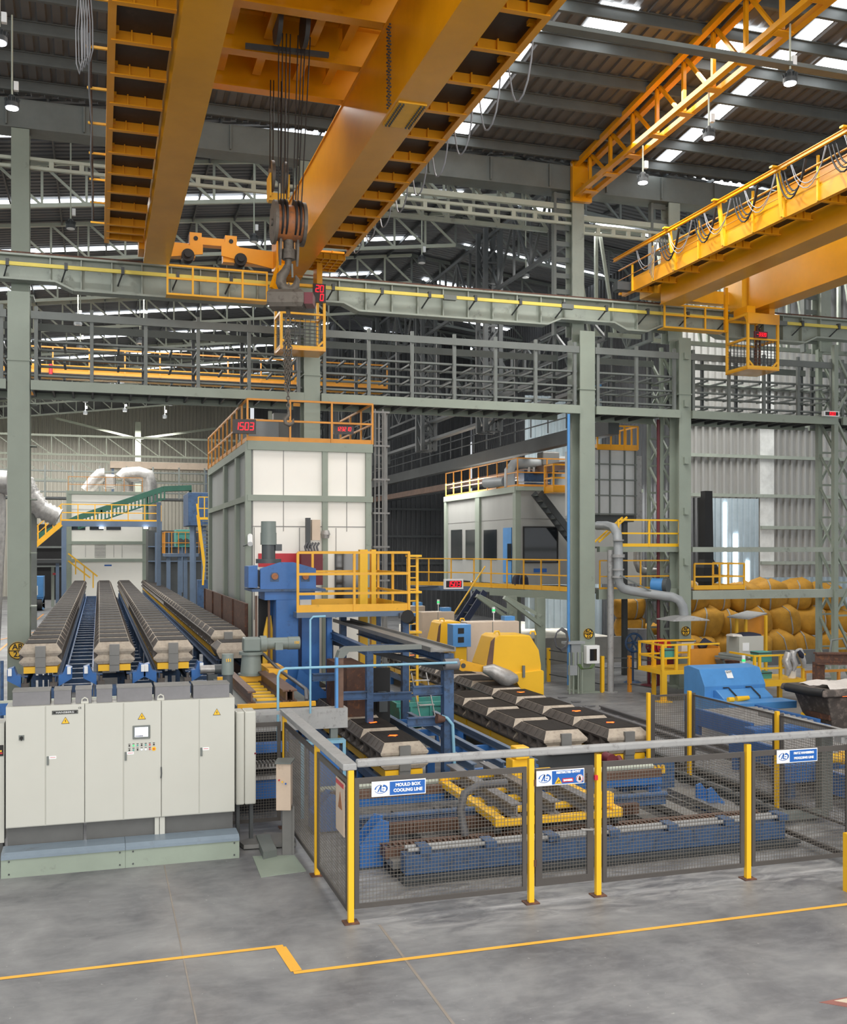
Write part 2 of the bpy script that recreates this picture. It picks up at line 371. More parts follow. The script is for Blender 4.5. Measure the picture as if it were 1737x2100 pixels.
# upper columns from the crane beam to the eave girder
for i, x in enumerate(cx):
    zt = 15.56
    if i in (0, 1):
        t = hcolumn(x, 29.3, 11.1, zt, .45, .5, M['col'], 'upper_column', ['upper steel column above the crane beam at the far left', 'upper steel column seen between the two girders of the orange crane'][i])
    else:
        t = thing('upper_column', (x, 29.3, 11.1), ['', '', 'twin upper column standing on the crane beam under the orange roof truss', 'upper column with pale box head left of the right crane', 'upper column above the right crane beam end'][i], 'column')
        k = MB(); k.box(x - .22, x + .18, 29.3, 29.36, 11.1, zt); k.box(x - .22, x + .18, 29.75, 29.8, 11.1, zt); k.box(x - .02, x + .02, 29.33, 29.77, 11.11, zt - .01); k.build('shaft', M['beam'], t)
        k = MB(); k.box(x - .75, x - .67, 29.5, 29.7, 11.1, zt)
        for j in range(9): k.box(x - .72, x - .2, 29.55, 29.6, 11.4 + j * .5, 11.55 + j * .5)
        k.build('battened_leg', M['steel'], t)
# ---------------------------------------------------------------- crane runway beams
def runway(xa, xb, label, m=M['beam'], hl=True, hr=True):
    t = thing('crane_runway_beam', ((xa + xb) / 2, YC, 11.1), label, 'beam')
    zb = 11.22; zh = 11.42
    y0, y1 = YC - .05, YC + .35
    # web with haunched ends
    poly = [(xa, zh if hl else zb), (xa + .9, zh if hl else zb), (xa + 1.35, zb), (xb - 1.35, zb), (xb - .9, zh if hr else zb), (xb, zh if hr else zb), (xb, RT - .04), (xa, RT - .04)]
    k = MB(); k.prism(poly, 'y', YC + .14, YC + .17); k.build('web', m, t)
    k = MB(); k.box(xa, xb, y0, y1, RT - .05, RT); k.build('top_flange', m, t)
    k = MB()
    for a, b in zip(poly[:5], poly[1:6]): k.beam((a[0], (y0 + y1) / 2, a[1]), (b[0], (y0 + y1) / 2, b[1]), .4, .05)
    k.build('bottom_flange', m, t)
    k = MB(); n = int((xb - xa) / .72)
    for j in range(1, n):
        x = xa + (xb - xa) * j / n
        k.box(x - .015, x + .015, YC - .02, YC + .14, zh if (x < xa + 1.3 or x > xb - 1.3) else zb, RT - .05)
    k.build('stiffeners', m, t)
    k = MB(); k.box(xa, xb, YC + .12, YC + .2, RT, RT + .09); k.build('crane_rail', M['rust'], t)
    return t
rx = [-14, cx[0], cx[1], cx[2], cx[3], cx[4], 33]
rl = ['pale green crane runway beam leaving the picture at the left edge', 'pale green crane runway beam above the mould box lines, left of the white booth', 'pale green crane runway beam between the hanging cab and the AQ 22 column',
      'short pale green crane runway beam between the AQ 22 and AP 22 columns', 'pale green crane runway beam behind the right crane cab', 'pale green crane runway beam at the right picture edge']
for i in range(6): runway(rx[i], rx[i + 1], rl[i], M['beam'])
# yellow conductor bar on hangers
t = thing('conductor_bar', (10, YC - .2, 11.75), 'long yellow conductor bar clipped along the crane runway beams', 'conductor bar')
k = MB(); k.box(-12, 33, YC - .27, YC - .21, 11.70, 11.74); k.box(-12, 33, YC - .25, YC - .23, 11.74, 11.80); k.build('bar', M['cbar'], t)
x = -6.5
while x < 30:
    k = MB(); k.beam((x - .12, YC + .12, 11.45), (x, YC - .24, 11.72), .03, .03); k.box(x - .04, x + .04, YC - .3, YC - .18, 11.68, 11.86); k.build('hanger', M['dsteel'], t); x += 1.42
for x in (9.55, 13.3, 20.9):
    k = MB(); k.box(x, x + .38, YC - .31, YC - .17, 11.66, 11.8); k.build('joint_cover', M['steel'], t)
# ---------------------------------------------------------------- pipe rack walkway under the runway
def rack(xa, xb, label, nb):
    t = thing('service_rack', ((xa + xb) / 2, YC, 8.5), label, 'rack')
    Ys = (YC + .05, YC + 1.6)
    for i in range(nb + 1):
        x = xa + .12 + (xb - xa - .24) * i / nb
        for Y in Ys:
            k = MB(); k.box(x - .045, x + .045, Y, Y + .09, 8.8, 10.75); k.build('post', M['steel'] if Y < YC + 1 else M['dsteel'], t)
    k = MB()
    for Y in Ys:
        k.box(xa, xb, Y - .04, Y + .02, 10.42, 10.62)
    k.build('top_rail', M['steel'], t)
    k = MB()
    for zz in (9.85, 9.4, 8.95):
        k.box(xa, xb, YC + .16, YC + .3, zz, zz + .05); k.box(xa, xb, YC + 1.4, YC + 1.55, zz, zz + .05)
        for i in range(nb * 2 + 1):
            x = xa + .12 + (xb - xa - .24) * i / nb / 2; k.box(x - .03, x + .03, YC + .3, YC + 1.4, zz - .05, zz)
    k.build('cable_shelf', M['steel'], t)
    k = MB(); k.box(xa, xb, YC - .1, YC, 8.55, 8.8); k.box(xa, xb, YC + 1.6, YC + 1.7, 8.55, 8.8); k.build('bottom_beam', M['col'], t)
    k = MB(); k.box(xa, xb, YC, YC + 1.6, 8.72, 8.77)
    for i in range(int((xb - xa) / .5)): k.box(xa + i * .5, xa + i * .5 + .05, YC, YC + 1.6, 8.6, 8.72)
    k.build('deck', M['dsteel'], t)
rack(-14, cx[0] - .3, 'grey service rack at the left picture edge beside the tall column', 5)
rack(cx[0] + .3, cx[1] - .25, 'grey service rack with cable shelves above the mould box lines', 5)
rack(cx[1] + .25, cx[2] - .27, 'grey service rack with shelves between the cab and the AQ 22 column', 6)
rack(cx[2] + .27, cx[3] - .22, 'short grey service rack between the AQ 22 and AP 22 columns', 2)
rack(cx[3] + .22, cx[4] - .1, 'grey service rack behind the right crane cab', 4)
rack(cx[4] + .1, 33, 'grey service rack leaving the picture at the right edge', 6)
# ---------------------------------------------------------------- near roof (slopes down away from the camera)
YE = 29.6; ZE = 16.55; SL = .094
def rz(Y): return ZE + SL * (YE - Y)
def corrug(xs0, xs1, fn0, fn1, pitch=.3, dep=.05, axis='x'):
    # a trapezoid ribbed sheet: fn0/fn1 give the two end points for a running coordinate and an offset
    k = MB(); pts = []; a = xs0; s = 0
    while a < xs1:
        for da, h in ((0, 0), (.52, 0), (.62, 1), (.9, 1)):
            u = a + da * pitch
            if u <= xs1 + 1e-6: pts.append((u, h * dep))
        a += pitch
    vs = []
    for u, h in pts: vs += [fn0(u, h), fn1(u, h)]
    k.add(vs, [(2 * i, 2 * i + 1, 2 * i + 3, 2 * i + 2) for i in range(len(pts) - 1)]); return k
roofm = mat('grey_roof_sheet', '6c6b6a', .5, .2, var=.2, scale=.4, stretch=(3, .4, 1))
k = corrug(-16, 34, lambda u, h: (u, YE, rz(YE) + h), lambda u, h: (u, -6, rz(-6) + h), .34, .05)
struct(k.build('ceiling', roofm))
PURL = mat('purlin_paint', '585d5c', .5, var=.2)
ROOFG = thing('roof_purlins', (8, YE, 15.5), 'grey steel purlins running under the near sloping roof', 'purlins')
Y = 28.75; j = 0
while Y > 4:
    k = MB(); zz = rz(Y) - .03
    k.box(-16, 34, Y - .02, Y + .02, zz - .24, zz); k.box(-16, 34, Y - .02, Y + .08, zz - .27, zz - .24); k.box(-16, 34, Y - .08, Y + .02, zz - .02, zz)
    k.build('purlin', PURL, ROOFG); Y -= 1.35
def onroof(px, py):
    d = ray(px, py); t = (ZE + SL * YE - EYE) / (d[2] + SL * d[1]); return Vector((d[0] * t, d[1] * t, EYE + d[2] * t))
def roofpatch(k, c0, c1, c2, c3):
    vs = [onroof(*c) - Vector((0, 0, .035)) for c in (c0, c1, c2, c3)]
    k.add(vs + [v + Vector((0, 0, .02)) for v in vs], [(0, 1, 2, 3), (7, 6, 5, 4), (0, 4, 5, 1), (1, 5, 6, 2), (2, 6, 7, 3), (3, 7, 4, 0)])
xs = onroof(1365, 325).x
def rpanel(X0, X1, Y0, Y1, label):
    k = MB(); k.add([(X0, Y0, rz(Y0) - .03), (X1, Y0, rz(Y0) - .03), (X1, Y1, rz(Y1) - .03), (X0, Y1, rz(Y1) - .03)], [(0, 1, 2, 3)])
    tag(k.build('roof_light', M['sky']), label, 'roof light')
rpanel(xs - .25, xs + .22, 6, 29.2, 'long narrow bright roof light strip behind the orange truss')
xs2 = onroof(1000, 190).x
rpanel(xs2 - .25, xs2 + .25, 6, 28.6, 'bright roof light strip along the right walkway of the near orange crane')
a = onroof(1189, 60); b = onroof(1265, 68); c = onroof(1240, 22)
rpanel(a.x, a.x + 1.0, a.y, a.y + -1.2, 'square bright roof light left of the orange truss top')
a = onroof(1451, 103); rpanel(a.x, a.x + 1.0, a.y, a.y - 1.2, 'square bright roof light seen through the orange truss')
a = onroof(1662, 140); rpanel(a.x, a.x + 1.0, a.y, a.y - 1.2, 'square bright roof light at the top right picture corner')
# eave girder
t = thing('eave_girder', (8, 29.5, 15.6), 'dark grey box eave girder with plates at the low end of the near roof', 'girder')
k = MB(); k.box(-16, 34, 29.3, 29.42, 15.62, 16.3); k.box(-16, 34, 29.3, 30.0, 15.58, 15.62); k.box(-16, 34, 29.3, 30.0, 16.3, 16.34)
k.build('girder_plate', M['steel'], t)
k = MB()
for i in range(26): k.box(-16 + i * 1.95, -15.96 + i * 1.95, 29.2, 29.3, 15.62, 16.3)
k.build('stiffeners', M['steel'], t)
# secondary ties between upper columns: ladder girders
def ladder(xa, xb, z0, z1, Y, label, n):
    k = MB(); k.box(xa, xb, Y, Y + .1, z0, z0 + .08); k.box(xa, xb, Y, Y + .1, z1 - .08, z1)
    for i in range(n + 1):
        x = xa + (xb - xa) * i / n; k.box(x - .06, x + .06, Y + .01, Y + .09, z0 + .01, z1 - .01)
    tag(k.build('ladder_girder', M['lsteel']), label, 'girder')
ladder(-14, cx[0], 14.55, 14.85, 29.4, 'pale ladder girder at the left edge', 9)
ladder(cx[0], cx[1], 14.55, 14.87, 29.4, 'pale ladder girder behind the left girder of the near crane', 10)
ladder(cx[1], cx[2], 14.55, 14.87, 29.4, 'pale ladder girder between the near crane and the orange truss', 12)
ladder(cx[2] + .2, cx[3], 14.3, 14.62, 29.4, 'short pale ladder girder right of the orange truss foot', 6)
ladder(cx[3], cx[4] + 6, 14.3, 14.6, 29.4, 'pale ladder girder behind the right crane', 12)
for (xa, xb, zz, lab) in ((cx[1], cx[2], 15.15, 'pale tie beam just under the eave girder, left of the orange truss'), (cx[2], cx[3], 14.85, 'pale tie beam between the orange truss and the boxed column head')):
    k = MB(); k.beam((xa, 29.6, zz), (xb, 29.6, zz), .14, .16); tag(k.build('tie_beam', M['lsteel']), lab, 'beam')
# ---------------------------------------------------------------- far bays: mono-pitch roof rising to the right, trusses across
def fz(X): return 15.75 + .123 * (X + 3.1)
RIDGE = 15.2
k = MB(); n = 0
sheet = mat('dark_roof_sheet', '5d5f62', .55, .1, var=.2, scale=.4, stretch=(.4, 3, 1))
def fproof(xa, za, xb, zb, Y0, Y1):
    return corrug(Y0, Y1, lambda u, h: (xa, u, za + h), lambda u, h: (xb, u, zb + h), .34, .05)
k = fproof(-18, fz(-18) + 1.55, RIDGE, fz(RIDGE) + 1.55, 30.05, 110); r = struct(k.build('ceiling_far_left', sheet))
k = fproof(RIDGE, fz(RIDGE) + 1.55, 40, fz(RIDGE) + 1.55 - .123 * (40 - RIDGE), 30.05, 110); struct(k.build('ceiling_far_right', sheet))
def truss(Y, xa, za, xb, zb, hgt, n, label, m, cw=.11, grp=None):
    t = thing('roof_truss', ((xa + xb) / 2, Y, min(za, zb)), label, 'truss', grp)
    k = MB(); k.beam((xa, Y, za), (xb, Y, zb), cw, cw * 1.2); k.build('bottom_chord', m, t)
    k = MB(); k.beam((xa, Y, za + hgt), (xb, Y, zb + hgt), cw, cw * 1.2); k.build('top_chord', m, t)
    k = MB()
    for i in range(n):
        u = i / n; v = (i + 1) / n
        p0 = (xa + (xb - xa) * u, Y, za + (zb - za) * u); p1 = (xa + (xb - xa) * v, Y, za + (zb - za) * v)
        k.beam(p0, (p0[0], Y, p0[2] + hgt), .08, .08); k.beam((p0[0], Y, p0[2] + hgt), p1, .08, .08)
    k.build('web_members', m, t)
ORD = ['nearest', 'second', 'third', 'fourth', 'fifth', 'sixth', 'seventh', 'eighth', 'farthest']
for i in range(9):
    Y = 36.8 + i * 6.8
    truss(Y, -16, fz(-16), RIDGE, fz(RIDGE), 1.4, 22, 'pale roof truss of the left far bay, %s behind the crane beam' % ORD[i], M['lsteel'])
    if i < 6: truss(Y, RIDGE, fz(RIDGE), 38, fz(RIDGE) - .123 * (38 - RIDGE), 1.4, 15, 'grey roof truss sloping down to the right, %s behind the right crane' % ORD[i], M['steel'])
    k = MB(); Ys = 34.2 + i * 6.6
    k.add([(-16, Ys, fz(-16) + 1.5), (RIDGE - .6, Ys, fz(RIDGE - .6) + 1.5), (RIDGE - .6, Ys + .5, fz(RIDGE - .6) + 1.5), (-16, Ys + .5, fz(-16) + 1.5)], [(0, 1, 2, 3)])
    tag(k.build('roof_light', M['sky']), 'long bright roof light strip across the left far bay, %s from the crane beam' % ORD[i], 'roof light')
    if i < 6:
        k = MB(); zr = lambda X: fz(RIDGE) + 1.5 - .123 * (X - RIDGE)
        k.add([(17, Ys, zr(17)), (36, Ys, zr(36)), (36, Ys + .5, zr(36)), (17, Ys + .5, zr(17))], [(0, 1, 2, 3)])
        tag(k.build('roof_light', M['sky']), 'bright roof light strip behind the right crane, %s from the crane beam' % ORD[i], 'roof light')
t = thing('far_purlins', (0, 60, 16), 'dark purlins running away under the far bay roofs', 'purlins')
x = -15
while x < 38:
    zz = (fz(x) if x < RIDGE else fz(RIDGE) - .123 * (x - RIDGE)) + 1.5
    k = MB(); k.beam((x, 30.1, zz - .08), (x, 100 if x < 14 else (65 if x < 22 else 37.5), zz - .08), .06, .16); k.build('purlin', M['dsteel'], t); x += 1.7
# AQ line running away: columns, deep lattice between, runway beams along Y
for i in range(1, 6):
    lattice_col(14.0, 14.6, 28.7 + i * 8, 29.5 + i * 8, 8.9, 16.6, ['', 'dark lattice column first behind the AQ 22 column', 'dark lattice column second behind the AQ 22 column', 'dark lattice column third behind the AQ 22 column', 'dark lattice column fourth behind the AQ 22 column', 'farthest dark lattice column in the line behind the AQ 22 column'][i], M['dsteel'], .8, .16)
def yl(name, X, z, Y0, Y1, w_, h_, m, label, cat):
    k = MB(); k.ibeam((X, Y0, z), (X, Y1, z), w_, h_, .03) if w_ > .15 else k.beam((X, Y0, z), (X, Y1, z), w_, h_)
    return tag(k.build(name, m), label, cat)
# lattice crane beams above the line, made as truss along Y
def ytruss(X, z0, z1, Y0, Y1, n, label, m, cw=.12):
    t = thing('long_truss', (X, (Y0 + Y1) / 2, z0), label, 'truss')
    k = MB(); k.beam((X, Y0, z0), (X, Y1, z0), cw, cw); k.build('bottom_chord', m, t)
    k = MB(); k.beam((X, Y0, z1), (X, Y1, z1), cw, cw); k.build('top_chord', m, t)
    k = MB()
    for i in range(n):
        a = Y0 + (Y1 - Y0) * i / n; b = Y0 + (Y1 - Y0) * (i + 1) / n
        k.beam((X, a, z0), (X, a, z1), .08, .08); k.beam((X, a, z1) if i % 2 else (X, a, z0), (X, b, z0) if i % 2 else (X, b, z1), .08, .08)
    k.build('web_members', m, t)
ytruss(14.3, 14.2, 16.4, 30, 70, 26, 'dark lattice girder running away from the AQ 22 column under the roof', M['dsteel'])
ytruss(15.6, 11.2, 12.2, 30, 70, 30, 'dark service walkway truss running away behind the AQ 22 column', M['dsteel'], .1)
ytruss(22.9, 13.5, 15.6, 30, 66, 24, 'grey lattice girder running away above the corrugated side wall', M['steel'])

# lattice panels behind the upper columns
def lattice(xa, xb, z0, z1, Y, st, label, m):
    t = thing('lattice_girder', ((xa + xb) / 2, Y, z0), label, 'girder')
    k = MB(); k.beam((xa, Y, z0), (xb, Y, z0), .14, .14); k.build('bottom_chord', m, t)
    k = MB(); k.beam((xa, Y, z1), (xb, Y, z1), .14, .14); k.build('top_chord', m, t)
    x = xa; i = 0
    while x < xb - st:
        k = MB(); k.box(x - .05, x + .05, Y - .05, Y + .05, z0, z1); k.build('vertical', m, t)
        k = MB(); k.beam((x + .12, Y, z1), (x + st * .75, Y, z0), .09, .09); k.build('diagonal', m, t); x += st
lattice(14.9, 17.5, 11.6, 15.1, 31.2, .95, 'pale lattice girder with long slanting bars between the twin column and the boxed column head', M['beam'])
lattice(18.2, 33, 11.6, 15.2, 31.6, 1.1, 'lattice girder with long slanting bars behind the right crane', M['beam'])
truss(30.6, 6.2, 14.7, 13.8, 14.7, 1.3, 9, 'pale zigzag truss under the eave girder left of the orange truss', M['beam'])
# cable trays under the near roof
for (px, py, zz, lb) in ((1137, 52, 14.9, 'grey cable tray crossing in front of the orange truss under the roof'),):
    p = F(px, py, zz); k = MB(); k.box(5, 34, p.y, p.y + .03, zz, zz + .08); k.box(5, 34, p.y + .22, p.y + .25, zz, zz + .08); k.box(5, 34, p.y, p.y + .25, zz - .01, zz); tag(k.build('cable_tray', M['steel']), lb, 'cable tray')
t = thing('roof_rafter', (23.5, 20, 15), 'dark sloping lattice rafter under the roof at the upper right edge', 'rafter')
XR = 24.2; za_ = rz(29.2) - .35; zb2_ = rz(8) - .35
k = MB(); k.beam((XR, 29.2, za_), (XR, 8, zb2_), .2, .16); k.build('top_chord', M['dsteel'], t)
k = MB(); k.beam((XR, 29.2, za_ - 1.1), (XR, 8, zb2_ - 1.1), .2, .16); k.build('bottom_chord', M['dsteel'], t)
for i in range(14):
    a = 29.0 - i * 1.5; k = MB(); k.beam((XR, a, rz(a) - .4), (XR, a - .75, rz(a) - 1.4), .1, .1); k.build('diagonal', M['steel'], t); k = MB(); k.beam((XR, a - .75, rz(a) - 1.4), (XR, a - 1.5, rz(a) - .4), .1, .1); k.build('diagonal', M['steel'], t)
# ================================================================ overhead cranes
OR = M['orange']
ZB, ZT = 11.86, 13.45
def girder(k_t, xa, xb, y0, y1, splice=None):
    b = MB(); b.box(xa + .03, xb - .03, y0, y1, ZB + .03, ZT - .03)
    b.build('girder_box', OR, k_t)
    b = MB(); b.box(xa, xb, y0, y1, ZB, ZB + .03); b.box(xa, xb, y0, y1, ZT - .03, ZT); b.build('girder_flange', OR, k_t)
    if splice:
        b = MB(); b.box(xa + .05, xb - .05, splice - .5, splice + .5, ZB - .025, ZB)
        p = b.build('splice_plate', M['yellow'], k_t)
        b = MB()
        for r in range(4):
            x = (xa + .09, xa + .15, xb - .15, xb - .09)[r]
            for j in range(13): b.cyl((x, splice - .46 + j * .075, ZB - .055), (x, splice - .46 + j * .075, ZB - .02), .016, seg=6)
        b.build('bolts', M['dsteel'], p)
        b = MB()
        for r in range(3):
            for j in range(20): b.cyl((xa, splice - .12 + r * .09 + (j % 2) * .03, ZB + .1 + j * .072), (xa + .03, splice - .12 + r * .09 + (j % 2) * .03, ZB + .1 + j * .072), .017, seg=6)
        b.build('web_bolts', M['dsteel'], k_t)
def walkway(t, xin, xout, ys, z, y0, y1, outm=OR):
    s = 1 if xout > xin else -1
    b = MB(); b.box(min(xin, xout), max(xin, xout), y0, y1, z + .2, z + .225); b.build('walkway_plate', M['plate'], t)
    b = MB(); b.box(xout, xout + s * .05, y0, y1, z + .02, z + .34); b.box(xout - s * .07, xout, y0, y1, z + .02, z + .04); b.build('edge_channel', M['ory'], t)
    for Y in ys:
        b = MB(); b.box(min(xin, xout), max(xin, xout), Y - .015, Y + .015, z, z + .2)
        b.box(min(xin, xout), max(xin, xout), Y - .09, Y + .015, z, z + .018)
        for q in (.33, .66):
            x = xin + (xout - xin) * q; b.box(x - .012, x + .012, Y - .08, Y, z + .01, z + .2)
        b.build('walkway_bracket', M['ory'], t)
    b = MB(); Y = y0
    while Y < y1: b.box(xout - s * .12, xout, Y + .5, Y + .6, z + .13, z + .2); Y += 1.22
    b.build('edge_clips', OR, t)
c1 = thing('overhead_crane', (3.2, 14, ZB), 'large orange double girder overhead crane filling the upper left', 'crane')
girder(c1, 1.10, 1.75, -2, 27.85)
girder(c1, 4.70, 5.30, -2, 27.85, 17.0)
ys1 = [-1 + 1.22 * i for i in range(24)]
walkway(c1, 1.10, .18, [16.97 + 1.2 * i for i in range(-14, 9)] + [27.2, 27.8], 12.38, -2, 28.2)
walkway(c1, 5.30, 6.30, [17.55 + 1.2 * i for i in range(-14, 9)], 12.2, -2, 26.9)
b = MB(); b.box(5.3, 6.28, 26.9, 28.2, 12.25, 12.28)
for i in range(6): b.box(5.3 + i * .19, 5.32 + i * .19, 26.9, 28.2, 12.12, 12.25)
for i in range(5): b.box(5.3, 6.28, 26.95 + i * .3, 26.98 + i * .3, 12.12, 12.25)
b.build('end_grating', OR, c1)
# end carriage over the runway rail
Yr = 28.7
b = MB(); b.box(1.0, 1.75, 28.1, 28.9, 12.3, 13.0); b.box(4.62, 5.35, 28.1, 28.9, 11.9, 13.0)
b.box(1.75, 2.5, Yr, Yr + .3, 12.35, 12.72); b.box(3.25, 4.65, Yr, Yr + .3, 12.3, 12.68)
b.prism([(1.75, 12.3), (2.7, 12.45), (2.7, 12.75), (2.35, 12.95), (2.35, 12.66), (1.75, 12.72)], 'y', Yr - .06, Yr); b.prism([(3.2, 12.45), (4.65, 12.2), (4.65, 12.68), (3.7, 12.72), (3.4, 12.92), (3.2, 12.75)], 'y', Yr - .06, Yr)
b.build('end_carriage', M['ory'], c1)
b = MB(); b.box(2.6, 3.45, Yr - .02, Yr + .28, 12.72, 12.92); b.build('equaliser_beam', M['ory'], c1)
for x0 in (2.35, 3.3):
    b = MB(); b.box(x0, x0 + .32, Yr - .05, Yr + .3, 12.66, 13.02); f = b.build('pivot_block', M['ory'], c1)
    b = MB(); b.cyl((x0 + .16, Yr - .08, 12.86), (x0 + .16, Yr - .04, 12.86), .06, seg=14); b.build('pivot_pin', M['black'], f)
for x in (2.3, 3.72):
    b = MB(); b.cyl((x, Yr - .12, 12.38), (x, Yr + .22, 12.38), .17, seg=20); b.cyl((x, Yr - .18, 12.4), (x, Yr - .12, 12.4), .1, seg=14); b.build('travel_wheel', M['black'], c1)
def basket(t, xa, xb, Y, z0, z1, n, name='guard_basket'):
    b = MB()
    for z in (z0, (z0 * .45 + z1 * .55), z1): b.box(xa, xb, Y, Y + .05, z, z + .05)
    for i in range(n + 1): x = xa + (xb - .05 - xa) * i / n; b.box(x, x + .05, Y - .005, Y + .045, z0, z1 + .04)
    b.box(xa, xb, Y + .05, Y + .4, z0, z0 + .02); b.build(name, M['yellow'], t)
basket(c1, 1.70, 4.38, 28.05, 11.14, 11.9, 4)
def cab(t, xa, xb, Y0, Y1, z0, z1, zm, hood=None):
    b = MB(); w_ = .07
    for Y in (Y0, Y1):
        for x in (xa, xb - w_): b.box(x, x + w_, Y, Y + w_, z0, z1)
        b.box(xa, xb, Y, Y + w_, z0, z0 + w_); b.box(xa, xb, Y, Y + w_, zm, zm + .05); b.box(xa, xb, Y, Y + w_, z1 - w_, z1)
    for x in (xa, xb - w_):
        for z in (z0, zm, z1 - w_): b.box(x, x + w_, Y0, Y1, z, z + w_)
    for sx in (xa + w_, xb - w_):
        d = .14 * (1 if sx < (xa + xb) / 2 else -1)
        b.beam((sx, Y0 + .03, z1 - w_ - .14), (sx + d, Y0 + .03, z1 - w_), .05, .05, up=(0, 1, 0)); b.beam((sx, Y0 + .03, z0 + w_ + .14), (sx + d, Y0 + .03, z0 + w_), .05, .05, up=(0, 1, 0))
    b.build('cab_frame', M['yellow'], t)
    b = MB(); b.box(xa, xb, Y0, Y1 + w_, z0 - .05, z0); b.build('cab_floor', OR, t)
    b = MB(); n = 9
    for i in range(1, n): x = xa + (xb - xa) * i / n; b.box(x, x + .012, Y0 + .05, Y0 + .062, z0, zm); b.box(x, x + .012, Y1, Y1 + .012, z0, zm)
    for i in range(1, n): z = z0 + (zm - z0) * i / n; b.box(xa + .03, xb - .03, Y0 + .05, Y0 + .062, z, z + .012); b.box(xa + .03, xb - .03, Y1, Y1 + .012, z, z + .012)
    for i in range(1, 6):
        y = Y0 + (Y1 - Y0) * i / 6; b.box(xb - .04, xb - .028, y, y + .012, z0, zm); b.box(xa + .028, xa + .04, y, y + .012, z0, zm)
    b.build('wire_guard', M['dsteel'], t)
    if hood:
        b = MB(); b.prism([(Y0 - .02, z1), (Y0 - .02, z1 - .32), (Y0 + .02, z1 - .32), (Y0 + .3, z1 + .1)], 'x', xa + .35 * (hood - 1), xb); b.build('cab_hood', OR, t)
cab(c1, 4.57, 5.80, 27.2, 28.1, 9.76, 11.48, 10.66)
b = MB(); b.box(4.55, 4.75, 27.3, 28.0, 11.45, 12.0); b.box(5.6, 5.75, 27.4, 27.9, 11.45, 12.3); b.beam((4.45, 27.4, 11.3), (4.75, 27.6, 12.2), .1, .3); b.build('cab_hanger', OR, c1)
b = MB(); b.box(4.75, 5.65, 28.05, 28.09, 10.75, 11.35); b.build('cab_back_panel', M['dsteel'], c1)
SEG = {'0': 'abcdef', '1': 'bc', '2': 'abged', '3': 'abgcd', '5': 'afgcd', '7': 'abc', '-': 'g', '9': 'abcdfg', ' ': ''}
def digits(parent, s, x, Y, z, h, adv=.7, right=(1, 0, 0), name='lit_digits', lean=.08):
    R = Vector(right).normalized(); b = MB(); th = h * .1; wd = h * .46
    for i, ch in enumerate(s):
        ox = i * h * adv
        pos = {'a': ((0, h), (wd, h)), 'b': ((wd, h), (wd, h / 2)), 'c': ((wd, h / 2), (wd, 0)), 'd': ((0, 0), (wd, 0)), 'e': ((0, 0), (0, h / 2)), 'f': ((0, h / 2), (0, h)), 'g': ((0, h / 2), (wd, h / 2))}
        for k in SEG[ch]:
            (u0, v0), (u1, v1) = pos[k]
            P = lambda u, v: Vector((x, Y, z)) + R * (ox + u + v * lean) + Vector((0, 0, v))
            b.beam(P(u0, v0), P(u1, v1), th, th, up=(R.y, -R.x, 0) if abs(v1 - v0) > .01 else (0, 0, 1))
    return b.build(name, M['led'], parent)
def led(loc, w_, h_, s, dh, label, casem, right=(1, 0, 0), rows=None, dep=.12, wt=False, name='number_display'):
    t = thing(name, loc, label, 'display'); R = Vector(right).normalized(); Nn = Vector((R.y, -R.x, 0))  # facing the viewer
    L = Vector(loc); b = MB()
    def q(u, v, n_): return L + R * u + Vector((0, 0, v)) + Nn * n_
    vs = [q(-w_ / 2, 0, 0), q(w_ / 2, 0, 0), q(w_ / 2, h_, 0), q(-w_ / 2, h_, 0), q(-w_ / 2, 0, -dep), q(w_ / 2, 0, -dep), q(w_ / 2, h_, -dep), q(-w_ / 2, h_, -dep)]
    b.add(vs, [(0, 1, 2, 3), (7, 6, 5, 4), (0, 4, 5, 1), (1, 5, 6, 2), (2, 6, 7, 3), (3, 7, 4, 0)]); b.build('display_case', casem, t)
    b = MB(); i_ = .08 * w_
    b.add([q(-w_ / 2 + i_, h_ * .16, .005), q(w_ / 2 - i_, h_ * .16, .005), q(w_ / 2 - i_, h_ * .84, .005), q(-w_ / 2 + i_, h_ * .84, .005)], [(0, 1, 2, 3)]); b.build('display_face', M['ledc'], t)
    rows = rows or [s]; n = len(rows)
    for r, rw in enumerate(rows):
        tw = len(rw) * dh * .7 - dh * .24
        p = q(-tw / 2 - .04 * dh, h_ * .5 + ((n - 1) / 2 - r) * dh * 1.35 - dh / 2, .015)
        digits(t, rw, p.x, p.y, p.z, dh, right=R)
    return t
led((5.62, 27.15, 11.0), .34, .5, '', .17, 'small red two-row number display inside the near crane cab', M['ledc'], rows=['20', ' 0'], dep=.08)
# cable run along the left walkway of the near crane
b = MB(); b.beam((-.14, 4, 12.52), (-.14, 26.6, 12.52), .05, .05); b.build('festoon_track', M['rust'], c1)
for i in range(15):
    Y = 5 + i * 1.56
    b = MB(); b.beam((.18, Y, 12.5), (-.2, Y, 12.5), .04, .04); b.build('festoon_arm', M['yellow'], c1)
b = MB()
for i in range(5):
    sg = (i - 2) * .035
    pts = [(-.2 + sg + .05 * math.sin(q), 15.2 + i * .07 + .25 * q / 3, 12.5 - 1.35 * math.sin(math.pi * q / 6) * (1 - .06 * i)) for q in range(7)]
    b.tube(pts, .009, 6)
b.tube([(-.14, 17, 12.5), (-.16, 18.5, 12.3), (-.13, 20.5, 12.48), (-.16, 22, 12.3), (-.14, 24, 12.45), (-.15, 26, 12.3)], .02, 6)
b.build('hanging_cable_loops', M['wcable'], c1)
